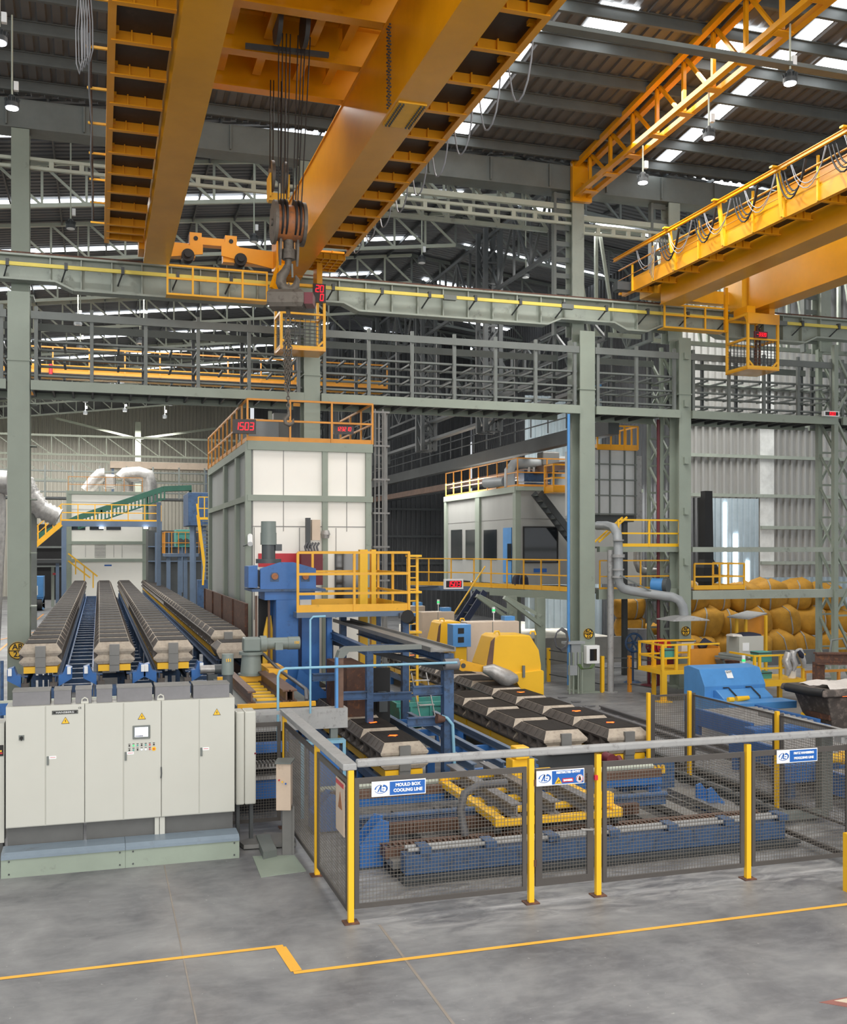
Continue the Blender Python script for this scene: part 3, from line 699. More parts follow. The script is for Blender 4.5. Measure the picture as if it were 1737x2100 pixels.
# cable loops on the right walkway
for i in range(9):
    Y = 14.6 + i * 1.35; b = MB()
    dpt = .9 - .07 * i
    b.tube([(6.36 + .02 * math.sin(q), Y + 1.1 * q / 8, 12.4 - dpt * math.sin(math.pi * q / 8) ** .8) for q in range(9)], .016, 6); b.build('cable_loop', M['wcable'], c1)
# ---------------------------------------------------------------- trolley between the girders
tr = thing('crane_trolley', (3.2, 19, 13.45), 'orange trolley frame riding between the two girders of the near crane', 'crane trolley')
for Y in (13.6, 15.4, 17.3, 19.0, 20.5):
    b = MB(); b.ibeam((1.2, Y, 13.85), (5.2, Y, 13.85), .24, .75, .03); b.build('cross_beam', OR, tr)
for (ya, yb) in ((13.6, 15.4), (15.4, 17.3), (17.3, 19.0), (19.0, 20.5)):
    for x in (2.25, 2.95, 3.75, 4.35):
        b = MB(); b.ibeam((x, ya + .12, 13.95), (x, yb - .12, 13.95), .16, .42, .02); b.build('stringer', OR, tr)
b = MB(); b.box(1.2, 5.2, 13.4, 20.7, 14.24, 14.27); b.build('deck_plate', OR, tr)
b = MB(); b.box(1.15, 5.25, 20.55, 20.7, 13.5, 14.24); b.build('end_plate', OR, tr)
for x in (3.02, 3.5):
    b = MB(); b.cyl((x - .04, 18.2, 13.72), (x + .04, 18.2, 13.72), .36, seg=24); f = b.build('rope_sheave', M['dsteel'], tr)
b = MB(); b.beam((2.5, 18.6, 13.42), (4.0, 18.5, 13.42), .08, .08); b.build('rope_guard_bar', M['dsteel'], tr)
# ---------------------------------------------------------------- main hook block
hb = thing('hook_block', (3.36, 19.1, 8.9), 'big worn orange and grey hook block with steel hook hanging from the near crane', 'hook block')
zc = 10.47
b = MB(); b.cyl((3.12, 19.1, zc), (3.62, 19.1, zc), .33, seg=32); b.build('sheave_housing', M['hookor'], hb)
for x in (3.07, 3.6):
    b = MB(); b.cyl((x, 19.1, zc), (x + .06, 19.1, zc), .4, seg=32); b.cyl((x - .03, 19.1, zc), (x + .09, 19.1, zc), .07, seg=14); b.build('side_plate', M['cast'], hb)
for x in (3.19, 3.27, 3.44, 3.52):
    b = MB(); b.cyl((x, 19.06, zc + .06), (x + .035, 19.06, zc + .06), .36, seg=28); b.build('rope_groove', M['black'], hb)
for x in (3.19, 3.51):
    b = MB(); b.prism([(19.0, 10.2), (19.2, 10.2), (19.2, 9.95), (19.16, 9.8), (19.1, 9.68), (19.04, 9.8), (19.0, 9.95)], 'x', x, x + .04); b.build('hanger_plate', M['cast'], hb)
b = MB(); b.cyl((3.37, 19.1, 9.98), (3.37, 19.1, 10.16), .1, seg=6); b.cyl((3.37, 19.1, 9.8), (3.37, 19.1, 9.98), .13, seg=8); b.build('hook_nut', M['cast'], hb)
b = MB(); pts = [(3.37, 9.85), (3.36, 9.7), (3.31, 9.58), (3.235, 9.48), (3.225, 9.36), (3.27, 9.26), (3.36, 9.22), (3.45, 9.25), (3.51, 9.33), (3.53, 9.44), (3.5, 9.51)]
b.tube([(x, 19.1, z) for x, z in pts], [.06, .065, .08, .095, .1, .1, .095, .085, .07, .045, .02], 12); b.build('hook', M['cast'], hb)
b = MB(); b.beam((3.43, 19.1, 9.72), (3.44, 19.1, 9.47), .03, .05); b.build('safety_latch', M['steel'], hb)
b = MB()
for i, x in enumerate((3.17, 3.22, 3.27, 3.32, 3.44, 3.49, 3.53, 3.6)): b.tube([(x, 19.06, zc + .3), (x - .12 + i * .02, 18.3, 13.6)], .011, 6)
b.build('hoist_ropes', M['rope'], hb)
# small hook block on its own ropes, further back
ab = thing('small_hook_block', (3.3, 20.3, 10.6), 'small dark two-wheeled hook block hanging behind the big hook block', 'hook block')
ax = PY(570, 0, 20.3).x
for dx in (-.15, .1):
    b = MB(); b.cyl((ax + dx, 20.3, 11.75), (ax + dx + .06, 20.3, 11.75), .3, seg=24); b.build('sheave', M['cast'], ab)
b = MB(); b.box(ax - .19, ax - .16, 20.1, 20.5, 11.3, 11.75); b.box(ax + .17, ax + .2, 20.1, 20.5, 11.3, 11.75); b.box(ax - .19, ax + .2, 20.2, 20.4, 11.25, 11.4); b.build('orange_cheek', M['yellow'], ab)
b = MB(); b.tube([(ax, 20.3, 11.35), (ax, 20.3, 11.2), (ax - .1, 20.3, 11.08), (ax - .1, 20.3, 10.95), (ax, 20.3, 10.88), (ax + .12, 20.3, 10.95), (ax + .13, 20.3, 11.05)], [.05, .05, .06, .065, .06, .05, .02], 10); b.build('hook', M['cast'], ab)
b = MB()
for dx in (-.16, -.1, .05, .14): b.tube([(ax + dx, 20.3, 11.9), (ax + dx, 20.2, 13.6)], .011, 6)
b.build('hoist_ropes', M['rope'], ab)
# weighing beam and chain
wb = thing('crane_scale', (3.38, 19.1, 8.85), 'grey box-shaped crane scale with a red display end hanging from the big hook', 'crane scale')
b = MB(); R = Matrix.Rotation(math.radians(-18), 4, 'Z')
b.loft([(.30, .2, 8.88), (.34, .24, 8.95), (.34, .24, 9.14), (.28, .2, 9.2)]);
for i, v in enumerate(b.v): b.v[i] = R @ Vector((v.x, v.y, v.z)) + Vector((3.34, 19.1, 0))
b.build('scale_body', M['cast'], wb)
b = MB(); b.box(.34, .5, -.2, .2, 8.93, 9.14)
for i, v in enumerate(b.v): b.v[i] = R @ v + Vector((3.34, 19.1, 0))
b.build('scale_end', M['dred'], wb)
b = MB(); b.tube([(3.36, 19.1, 9.2), (3.34, 19.1, 9.32)], .03, 8); b.tube([(3.34, 19.1, 9.3), (3.37, 19.1, 9.36), (3.4, 19.1, 9.3), (3.42, 19.1, 9.2)], .02, 8); b.build('shackle', M['cast'], wb)
chn = thing('lifting_chain', (3.36, 19.1, 6.7), 'long dark lifting chain with bottom hook hanging below the crane scale', 'chain')
def links(b, pts, r=.011, L=.07):
    for i in range(len(pts) - 1):
        p = Vector(pts[i]); q = Vector(pts[i + 1]); n = max(1, int((q - p).length / (L * .75)))
        for j in range(n):
            c = p.lerp(q, (j + .5) / n); d = (q - p).normalized(); s = Vector((1, 0, 0)) if j % 2 else Vector((0, 1, 0)); s = (s - d * s.dot(d)).normalized()
            ring = [c + d * (L / 2 * math.cos(a)) + s * (L * .33 * math.sin(a)) for a in [2 * math.pi * m_ / 8 for m_ in range(9)]]
            b.tube(ring, r, 5, cap=False)
b = MB(); b.cyl((3.36, 19.05, 8.75), (3.36, 19.15, 8.9), .04); links(b, [(3.36, 19.1, 8.85), (3.36, 19.1, 8.6)], .018, .14)
b.build('top_ring', M['cast'], chn)
b = MB()
for k in range(5):
    dx = (k - 2) * .035; links(b, [(3.36, 19.1, 8.55), (3.35 + dx, 19.1 + (k % 2) * .05, 8.2 - k * .03), (3.36 + dx * .6, 19.1, 7.35 + .1 * k)])
links(b, [(3.36, 19.1, 7.6), (3.36, 19.1, 6.98)], .013, .085)
b.build('chain_links', M['cast'], chn)
b = MB(); b.tube([(3.37, 19.1, 7.0), (3.37, 19.1, 6.9), (3.3, 19.1, 6.83), (3.31, 19.1, 6.75), (3.38, 19.1, 6.72), (3.45, 19.1, 6.76), (3.46, 19.1, 6.84)], [.02, .03, .035, .04, .04, .03, .012], 8); b.build('bottom_hook', M['cast'], chn)
# ================================================================ right crane
c2 = thing('overhead_crane', (18, 14, ZB), 'second orange overhead crane at the right with handrail and hanging cables', 'crane')
girder(c2, 16.30, 16.98, 0, 27.85)
girder(c2, 19.40, 20.02, 0, 27.85)
walkway(c2, 16.30, 15.62, [19.65 + 1.22 * i for i in range(-12, 8)], 12.28, 3, 28.9)
b = MB()
b.box(20.02, 20.9, 10, 27, 12.4, 12.43)
for i in range(12): b.box(20.02, 20.95, 13 + i * 1.22, 13.03 + i * 1.22, 12.2, 12.4)
b.build('far_walkway', M['orange'], c2)
b = MB(); b.box(15.58, 15.6, 3, 28.3, 12.3, 12.72); b.build('kick_plate', OR, c2)
for i in range(21):
    Y = 19.65 + 1.22 * (i - 13)
    b = MB(); b.box(15.52, 15.57, Y - .025, Y + .025, 12.3, 13.33 if i % 2 else 13.1); b.build('handrail_post', M['yellow2'], c2)
b = MB(); b.tube([(15.52, 3, 13.12), (15.52, 29, 13.12)], .026, 8); b.tube([(15.5, 3, 12.8), (15.5, 29, 12.8)], .012, 6); b.build('handrail', M['orange2'], c2)
b = MB(); b.ibeam((15.34, 3, 13.42), (15.34, 29, 13.42), .07, .1, .015); b.build('festoon_rail', M['orange'], c2)
for i in range(9):
    Y = 20.9 + 2.44 * (i - 6)
    b = MB(); b.beam((15.56, Y + .05, 12.35), (15.4, Y, 13.45), .05, .12); b.box(15.2, 15.6, Y - .06, Y + .06, 13.46, 13.5); b.build('festoon_bracket', M['yellow2'], c2)
for i in range(9):
    Y = 18.0 + 1.8 * (i - 4); b = MB()
    if Y > 27: continue
    for j in range(3): b.tube([(15.36 + j * .02, Y + .06 + 1.0 * q / 8 * (1 - .1 * j), 13.32 - (.75 - .08 * j) * math.sin(math.pi * q / 8) ** .7) for q in range(9)], .02, 6)
    b.build('dark_cable_loop', M['black'], c2)
for i in range(10):
    Y = 17.2 + 1.8 * (i - 4)
    if Y > 27.6: continue
    b = MB()
    for j in range(2): b.tube([(15.3 - j * .03, Y + .05 + 1.2 * q / 8, 13.3 - (.6 + .12 * j) * math.sin(math.pi * q / 8) ** .7) for q in range(9)], .011, 6)
    b.build('pale_cable_loop', M['wcable'], c2)
b = MB()
for j in range(4): b.tube([(15.3 + .03 * j, 26.4 + .12 * j + .12 * math.sin(math.pi * q / 6), 13.2 - 1.0 * math.sin(math.pi * q / 6) * (1 - .1 * j)) for q in range(7)], .012, 6)
b.build('cable_bundle', M['wcable'], c2)
b = MB(); b.box(16.2, 17.0, 28.0, 28.9, 12.25, 13.0); b.box(19.3, 20.1, 28.0, 28.9, 12.0, 13.1); b.box(17.0, 19.3, Yr, Yr + .3, 12.26, 12.66)
b.prism([(17.0, 12.26), (18.2, 12.26), (18.2, 12.5), (17.0, 12.7)], 'y', Yr - .06, Yr); b.build('end_carriage', M['yellow'], c2)
b = MB(); b.cyl((15.3, 28.5, 12.5), (15.3, 28.8, 12.5), .14, seg=14); b.box(15.1, 15.7, 28.3, 28.6, 12.35, 12.6); b.build('current_collector', M['dsteel'], c2)
basket(c2, 16.56, 18.76, 28.05, 11.22, 11.92, 3)
cab(c2, 18.95, 20.09, 27.2, 28.3, 9.98, 11.66, 10.85, hood=1)
b = MB(); b.box(19.0, 19.3, 27.3, 28.0, 11.6, 11.9); b.box(19.8, 20.0, 27.3, 28.0, 11.6, 11.9); b.box(18.7, 18.8, 28.0, 28.1, 11.2, 12.6); b.build('cab_hanger', OR, c2)
b = MB(); b.beam((19.5, 27.6, 9.99), (19.65, 27.7, 11.4), .06, .06); b.beam((19.65, 27.6, 9.99), (19.75, 27.7, 11.3), .05, .05); b.build('seat_post', M['rust'], c2)
led((PY(1560, 0, 27.15).x, 27.12, PY(1560, 693, 27.12).z), .46, .2, '-3320', .1, 'small red -3320 number display in the right crane cab', M['dred'], dep=.06)
# ================================================================ orange roof truss
t = thing('orange_truss', (14.1, 22, 15.2), 'orange latticed truss climbing under the roof at the upper right', 'truss')
XT = 14.1
zb_ = lambda Y: 15.38 + .042 * (29.2 - Y)
zt_ = lambda Y: 16.32 + .0955 * (29.2 - Y)
for dx in (0, .42):
    b = MB(); b.beam((XT + dx, 29.2, zb_(29.2)), (XT + dx, 12, zb_(12)), .16, .13); b.build('bottom_chord', OR, t)
    b = MB(); b.beam((XT + dx, 29.2, zt_(29.2)), (XT + dx, 12, zt_(12)), .16, .13); b.build('top_chord', OR, t)
for i in range(-1, 12):
    Y = 27.24 - 1.33 * i
    for dx in (0, .42):
        if dx: continue
        b = MB(); b.beam((XT + .2, Y, zb_(Y)), (XT + .2, Y, zt_(Y)), .09, .09); b.build('vertical', OR, t)
        b = MB(); b.beam((XT + .2, Y + 1.2, zt_(Y + 1.2)), (XT + .2, Y + .12, zb_(Y)), .08, .08); b.build('diagonal', OR, t)
    b = MB(); b.box(XT, XT + .42, Y - .12, Y + .12, zb_(Y) - .09, zb_(Y) - .06); b.build('batten', OR, t)
b = MB(); b.box(XT - .12, XT + .54, 29.1, 29.26, 15.2, 16.45); b.build('end_frame', OR, t)
# ================================================================ high bay lamps
def lamp(x, y, z, top, r, label, lit=True, group=None):
    t = thing('high_bay_lamp', (x, y, z), label, 'lamp', group)
    b = MB(); b.tube([(x, y, z + .3), (x, y, top)], .022, 8); b.build('drop_rod', M['lsteel'], t)
    b = MB(); b.box(x + .04, x + .14, y - .05, y + .05, z + .42, z + .62); b.build('junction_box', M['signw'], t)
    b = MB(); b.cyl((x, y, z + .02), (x, y, z + .12), r, r, 24); b.cyl((x, y, z + .12), (x, y, z + .3), r * .9, r * .45, 24)
    for k_ in range(12):
        a = k_ * math.pi / 6; b.beam((x, y, z + .2), (x + math.cos(a) * r * .98, y + math.sin(a) * r * .98, z + .15), .01, .14)
    b.build('lamp_housing', M['dsteel'], t)
    b = MB(); b.cyl((x, y, z), (x, y, z + .02), r * .85, seg=24); b.build('lamp_face', M['lamp'] if lit else M['signw'], t)
    if lit:
        l = bpy.data.lights.new('lamp_light', 'SPOT'); l.energy = 260; l.spot_size = 2.2; l.shadow_soft_size = .12; o = bpy.data.objects.new('lamp_light', l); COL.objects.link(o); o.parent = t; o.location = (0, 0, -.05)
    return t
lamp(14.31, 19.0, 14.5, zb_(19), .15, 'lit high bay lamp nearest the top right corner')
lamp(14.31, 22.13, 14.5, zb_(22.1), .15, 'lit high bay lamp hanging below the middle of the orange truss')
lamp(14.31, 25.36, 14.5, zb_(25.4), .15, 'lit high bay lamp near the foot of the orange truss')
lamp(-1.9, 25.4, 14.5, rz(25.4) - .3, .16, 'lit high bay lamp at the far left, upper left column top')
lamp(-1.9, 22.2, 14.5, rz(22.2) - .3, .16, 'lit high bay lamp cut by the left picture edge')
for px, py, Y, rr, tp, lb in ((145, 470, 33, .14, None, 'unlit grey high bay lamp left of the near crane walkway'), (521, 497, 36, .15, None, 'unlit high bay lamp above the orange end carriage'),
                          (865, 540, 36.5, .15, None, 'unlit lamp on a long white rod right of the near crane girder'), (1078, 570, 36.6, .15, None, 'unlit lamp on a long white rod left of the AQ upper column')):
    p = PY(px, py, Y); lamp(p.x, Y, p.z, fz(min(p.x, RIDGE)) + 1.3, rr, lb, False)
for i, (px, py, Y) in enumerate(((160, 668, 44), (295, 668, 44), (165, 715, 50), (287, 705, 50), (465, 700, 50), (520, 735, 55), (175, 825, 70), (265, 822, 70), (350, 832, 72), (437, 827, 72), (175, 850, 80), (256, 845, 80), (338, 858, 80))):
    p = PY(px, py, Y); lamp(p.x, Y, p.z, fz(p.x) + 1.45, .16, 'small pale high bay lamp hanging far away under the left far roof', False, 'distant high bay lamps')
# ================================================================ electrical cabinets at the front left
YA = 15.2
cabx = [-1.22, -.705, -.19, .33, .85, 1.38, 1.89]
cl = ['tall light grey control cabinet, left pair of doors, with rotary switch and maker plate', 'tall light grey control cabinet, middle pair of doors, with small lit screen and push buttons', 'tall light grey control cabinet, right pair of doors, with one warning triangle']
def triangle(parent, x, z, s, name='warning_triangle'):
    b = MB(); b.prism([(x - s / 2, z), (x + s / 2, z), (x, z + s * .86)], 'y', YA - .018, YA - .014); f = b.build(name, M['ink'], parent)
    b = MB(); q = .84; b.prism([(x - s / 2 * q, z + s * .06), (x + s / 2 * q, z + s * .06), (x, z + s * .06 + s * .86 * q)], 'y', YA - .021, YA - .018); b.build('yellow_field', M['yellow2'], parent)
    b = MB(); b.prism([(x + s * .02, z + s * .55), (x - s * .09, z + s * .32), (x, z + s * .34), (x - s * .02, z + s * .12), (x + s * .09, z + s * .38), (x + s * .01, z + s * .37), (x + s * .06, z + s * .55)], 'y', YA - .024, YA - .021); b.build('lightning_mark', M['ink'], parent)
for u in range(3):
    xa, xb = cabx[2 * u] + .003, cabx[2 * u + 2] - .003
    t = thing('control_cabinet', ((xa + xb) / 2, YA, .0), cl[u], 'cabinet')
    b = MB(); b.box(xa, xb, YA, YA + .5, .58, 2.24); b.build('body', M['cab'], t)
    b = MB(); b.box(xa + .02, xb - .02, YA + .06, YA + .45, 0, .58); b.build('plinth', M['plinth'], t)
    for d in range(2):
        da, db = cabx[2 * u + d], cabx[2 * u + d + 1]
        b = MB(); b.box(da + .007, db - .007, YA - .012, YA, .59, 2.235); dr = b.build('door', M['cab'], t, bevel=.004)
        if d == 1 or u == 2:
            hxx = cabx[2 * u + 1] + .018
    hxx = cabx[2 * u + 1] + .03
    b = MB(); b.box(hxx - .014, hxx + .014, YA - .03, YA - .012, 1.42, 1.54); h = b.build('handle', M['steel'], t, bevel=.003)
    b = MB(); b.box(hxx + .01, hxx + .11, YA - .0145, YA - .0125, 1.5, 1.54); b.build('sticker', M['signw'], t)
    b = MB(); b.box(hxx + .03, hxx + .1, YA - .016, YA - .0145, 1.518, 1.524); b.build('red_print', M['red'], t)
b = MB(); 
t0 = bpy.data.objects['control_cabinet']; t1 = bpy.data.objects['control_cabinet.001']; t2 = bpy.data.objects['control_cabinet.002']
for t, x in ((t0, -.19), (t1, .845)):
    b = MB(); b.box(x - .05, x + .05, YA + .06, YA + .075, 2.24, 2.27); b.tube([(x - .04, YA + .07, 2.26), (x - .035, YA + .07, 2.3), (x, YA + .07, 2.32), (x + .035, YA + .07, 2.3), (x + .04, YA + .07, 2.26)], .012, 6); b.build('lifting_eye', M['cab'], t)
triangle(t0, -.445, 1.98, .11); triangle(t1, .58, 1.99, .11); triangle(t2, 1.63, 2.0, .11)
b = MB(); b.box(-.62, -.28, YA - .02, YA - .013, 2.115, 2.165); p = b.build('maker_plate', M['ink'], t0)
b = MB(); b.box(-.613, -.287, YA - .0215, YA - .02, 2.121, 2.159); b.build('plate_border', M['steel'], p)
b = MB(); b.box(-.606, -.294, YA - .023, YA - .0215, 2.126, 2.154); b.build('plate_field', M['ink'], p)
text('HANSBERG', .032, p, M['signw'], (-.45, YA - .0245, 2.139), sx=1.5)
text('CE', .035, t0, M['ink'], (-.255, YA - .016, 2.19), name='ce_mark')
b = MB(); b.box(-.70 - .35, -.70 - .28, YA - .02, YA - .012, 1.78, 1.85); k = b.build('switch_plate', M['steel'], t0)
b = MB(); b.cyl((-1.015, YA - .05, 1.815), (-1.015, YA - .02, 1.815), .022, seg=16); b.box(-1.022, -1.008, YA - .06, YA - .05, 1.78, 1.84); b.build('rotary_knob', M['ink'], k)
b = MB(); b.box(.455, .695, YA - .03, YA - .012, 1.715, 1.905); s = b.build('screen_bezel', M['steel'], t1, bevel=.006)
b = MB(); b.box(.485, .665, YA - .033, YA - .03, 1.745, 1.88); b.build('screen', M['screen'], s)
b = MB()
for i in range(6): b.box(.492 + i * .018, .506 + i * .018, YA - .035, YA - .033, 1.75, 1.765)
b.build('screen_keys', M['ink'], s)
for r in range(2):
    for i in range(7):
        cmt = [['ink', 'green', 'teal', 'ink', 'teal', 'red', 'ink'], ['ink', 'teal', 'ink', 'screen', 'screen', 'red', 'red']][r][i]
        x = .41 + i * .056; z = 1.625 - r * .062; rr = .011
        b = MB(); b.cyl((x, YA - .03, z), (x, YA - .012, z), rr, seg=12)
        b.build('push_button', M[cmt], t1)
        b = MB(); b.box(x - .014, x + .014, YA - .0145, YA - .0125, z + .018, z + .026); b.build('button_label', M['ink'], t1)
b = MB(); b.cyl((.746, YA - .018, 1.563), (.746, YA - .012, 1.563), .03, seg=18); b.build('stop_collar', M['yellow2'], t1)
b = MB(); b.tube([(.846, YA - .03, 1.3), (.85, YA - .035, 1.2), (.842, YA - .03, 1.14)], .008, 6); b.build('padlock_hasp', M['dsteel'], t1)
b = MB(); b.box(.76, .82, YA + .02, YA + .06, .33, .57); b.box(.83, .9, YA + .02, YA + .06, .33, .57)
b.build('plinth_cover', M['cab'], t1)
# side cabinet
t = thing('slim_cabinet', (2.08, 15.4, 0), 'slim pale cabinet with rounded corners on the right end of the control cabinets', 'cabinet')
for xa, xb in ((1.93, 2.055), (2.06, 2.225)):
    b = MB(); b.box(xa, xb, 15.38, 15.75, .62, 2.0); b.build('panel', M['cab'], t, bevel=.02)
b = MB(); b.box(1.95, 2.0, 15.5, 15.6, 0, .62); b.box(2.15, 2.2, 15.5, 15.6, 0, .62); b.build('stand', M['dsteel'], t)
b = MB(); b.box(2.2, 2.228, 15.375, 15.379, 1.36, 1.385); b.build('red_sticker', M['dred'], t)
# far left neighbour cabinet
t = thing('narrow_cabinet', (-1.45, 15.3, 0), 'pale cabinet with energy sticker cut by the left picture edge', 'cabinet')
b = MB(); b.box(-1.7, -1.25, 15.35, 15.8, .35, 2.0); b.build('body', M['cab'], t); b = MB(); b.box(-1.68, -1.27, 15.4, 15.75, 0, .35); b.build('plinth', M['plinth'], t)
b = MB(); b.box(-1.32, -1.26, 15.34, 15.35, 1.55, 1.7); b.build('black_sticker', M['ink'], t)
b = MB(); b.box(-1.31, -1.27, 15.335, 15.34, 1.58, 1.6); b.build('red_stripe', M['red'], t); b = MB(); b.box(-1.31, -1.28, 15.335, 15.34, 1.61, 1.63); b.build('yellow_stripe', M['yellow2'], t)
# step platform
t = thing('cabinet_step', (.33, 15.05, 0), 'long low grey-green step with blue-grey top in front of the control cabinets', 'step')
for i, (xa, xb) in enumerate(((-1.25, .345), (.35, 1.91))):
    b = MB(); b.box(xa, xb, 14.85, 14.87, .0, .27); b.box(xa, xa + .02, 14.87, 15.2, 0, .27); b.box(xb - .02, xb, 14.87, 15.2, 0, .27); f = b.build('front_panel', M['stepm'], t)
    b = MB(); b.prism([(14.83, .25), (14.83, .29), (14.9, .33), (15.24, .33), (15.24, .31), (14.9, .3)], 'x', xa, xb); b.build('tread', M['stept'], t)
    b = MB()
    for x in (xa + .1, xb - .07):
        for z in (.05, .22): b.cyl((x, 14.84, z), (x, 14.85, z), .012, seg=10)
    b.build('screws', M['dsteel'], f)
# grey boxes on top
bl = ['widest', '', '', '', '', '', '']
bx = [(26, 103), (111, 146), (155, 188), (198, 230), (240, 312), (318, 390), (396, 470)]
bt = ['wide dark grey metal box at the left end on top of the control cabinets', 'narrow dark grey metal box second from the left on the control cabinets', 'narrow dark grey metal box beside the left lifting eye on the cabinets', 'narrow dark grey metal box fourth from the left on the control cabinets',
      'wide dark grey metal box in the middle on top of the control cabinets', 'wide dark grey metal box beside the right lifting eye on the cabinets', 'wide dark grey metal box at the right end on top of the cabinets']
for (pa, pb), lb in zip(bx, bt):
    xa = PY(pa, 1430, 15.3).x; xb = PY(pb, 1430, 15.3).x
    t = thing('cable_box', ((xa + xb) / 2, 15.35, 2.24), lb, 'box')
    b = MB(); b.box(xa, xb, 15.28, 15.66, 2.24, 2.43); b.build('box_body', M['lid'], t, bevel=.004)
    b = MB(); b.box(xa - .005, xb + .005, 15.275, 15.665, 2.43, 2.445); b.build('lid', M['clamp'], t)
# ================================================================ fence
def fpost(x, y, z1, label, foot=True):
    t = thing('fence_post', (x, y, 0), label, 'fence post')
    b = MB(); b.box(x - .034, x + .034, y - .034, y + .034, 0.01, z1); b.build('post', M['yellow2'], t, bevel=.004)
    if foot:
        b = MB(); b.box(x - .09, x + .09, y - .08, y + .08, 0, .015); b.build('foot_plate', M['rust'], t)
    return t
def panel(p, q, z0, z1, label, wire=.043, fr=.055, name='mesh_fence', cat='fence', wr=.0019, top=.07):
    p = Vector((p[0], p[1], 0)); q = Vector((q[0], q[1], 0)); d = (q - p).normalized(); L = (q - p).length
    t = thing(name, ((p.x + q.x) / 2, (p.y + q.y) / 2, z0), label, cat)
    b = MB(); up = Vector((0, 0, 1))
    P = lambda u, z: Vector((p.x, p.y, 0)) + d * u + up * z
    b.beam(P(fr, z0 + fr / 2), P(L - fr, z0 + fr / 2), .028, fr); b.beam(P(fr, z1 - top / 2), P(L - fr, z1 - top / 2), .028, top)
    b.beam(P(fr / 2, z0), P(fr / 2, z1), .03, fr, up=d); b.beam(P(L - fr / 2, z0), P(L - fr / 2, z1), .03, fr, up=d)
    b.v = b.v; b.build('panel_frame', M['frame'], t)
    b = MB(); u = fr
    while u < L - fr: b.beam(P(u, z0 + fr), P(u, z1 - top), wr * 2, wr * 2); u += wire
    z = z0 + fr
    while z < z1 - top: b.beam(P(fr, z), P(L - fr, z), wr * 2, wr * 2); z += wire
    b.build('wire_mesh', M['mesh'], t); return t
YF = 11.87
fpost(2.83, YF, 1.80, 'yellow fence post at the near corner of the mesh fence')
fpost(5.13, YF, 1.80, 'yellow fence post left of the mesh gate')
fpost(6.055, YF, 1.80, 'yellow fence post with a small red latch right of the mesh gate')
fpost(8.27, YF, 1.80, 'yellow fence post left of the moulding line sign')
fpost(2.81, 13.74, 1.80, 'yellow fence post in the middle of the left fence side')
fpost(2.80, 16.25, 1.80, 'yellow fence post at the far left fence corner')
panel((2.875, YF), (5.07, YF), .16, 1.70, 'grey wire mesh fence panel carrying the mould box cooling line sign')
g = panel((5.19, YF), (5.99, YF), .2, 1.66, 'narrow grey wire mesh gate with a lever handle', name='mesh_gate', cat='gate', fr=.09, top=.09)
b = MB(); b.tube([(5.94, YF - .03, .87), (5.94, YF - .08, .87), (5.93, YF - .1, .87), (5.8, YF - .1, .885), (5.77, YF - .1, .89)], .014, 8); b.build('lever_handle', M['alu'], g)
for z in (.5, 1.5):
    b = MB(); b.cyl((5.175, YF - .03, z - .04), (5.175, YF - .03, z + .04), .02, seg=10); b.build('hinge', M['rust'], g)
b = MB(); b.box(5.99, 6.03, YF - .05, YF - .02, 1.48, 1.54); b.build('red_latch', M['red'], g)
panel((6.12, YF), (8.21, YF), .16, 1.70, 'grey wire mesh fence panel right of the gate')
panel((8.33, YF), (9.9, YF), .16, 1.70, 'grey wire mesh fence panel carrying the moulding line sign')
panel((2.81, 11.93), (2.81, 13.68), .12, 1.68, 'wire mesh panel of the left fence side with a warning notice')
panel((2.81, 13.80), (2.80, 16.19), .12, 1.68, 'wire mesh panel of the left fence side behind the pedestal box')
panel((2.74, 16.25), (1.5, 16.25), .12, 1.68, 'short wire mesh panel between the slim cabinet and the fence corner')
t = thing('fence_rail', (5, YF, 1.8), 'thick grey cable duct running along the top of the mesh fence', 'cable duct')
b = MB(); b.box(2.9, 12.5, YF - .045, YF + .06, 1.83, 1.92); b.build('front_duct', M['pipe'], t, bevel=.02)
b = MB(); b.box(2.73, 2.9, YF - .03, 16.3, 1.80, 1.88); b.build('side_duct', M['pipe'], t, bevel=.012)
b = MB(); b.box(1.9, 2.9, 16.2, 16.3, 1.8, 1.85); b.build('end_duct', M['pipe'], t)
# signs
def oval_logo(t, x, z, r, Y):
    # ring-like oval mark of bold strokes
    def arc(a0, a1, n, w0, w1, s=1.0):
        b = MB(); P = []
        for i in range(n + 1):
            a = math.radians(a0 + (a1 - a0) * i / n); ww = w0 + (w1 - w0) * i / n
            P.append((Vector((math.cos(a) * r * 1.25 + math.sin(a) * r * .12, math.sin(a) * r * .82)), ww))
        for i in range(n):
            (p, w0_), (q, w1_) = P[i], P[i + 1]
            ip = p * (1 - w0_); iq = q * (1 - w1_)
            b.add([(x + v.x, Y, z + v.y) for v in (ip, p, q, iq)], [(0, 1, 2, 3)])
        return b
    b = arc(200, 345, 14, .05, .2); b2 = arc(100, 185, 10, .1, .22); b.add(b2.v, b2.f); b3 = arc(-20, 75, 12, .24, .28); b.add(b3.v, b3.f)
    b.build('logo_ring', M['sign'], t)
    b = MB()
    def st(pts): b.add([(x + u * r, Y - .001, z + v * r) for u, v in pts], [tuple(range(len(pts)))])
    st([(-.75, -.5), (-.5, -.5), (.1, .7), (-.12, .7)]); st([(-.12, .7), (.1, .7), (.0, -.5), (-.22, -.5)]); st([(.0, -.5), (.5, -.5), (.45, -.32), (.02, -.32)]); st([(.22, .55), (.75, .55), (.72, .38), (.24, .38)]); st([(.22, .08), (.6, .08), (.6, -.08), (.22, -.08)])
    b.build('logo_letters', M['sign'], t)
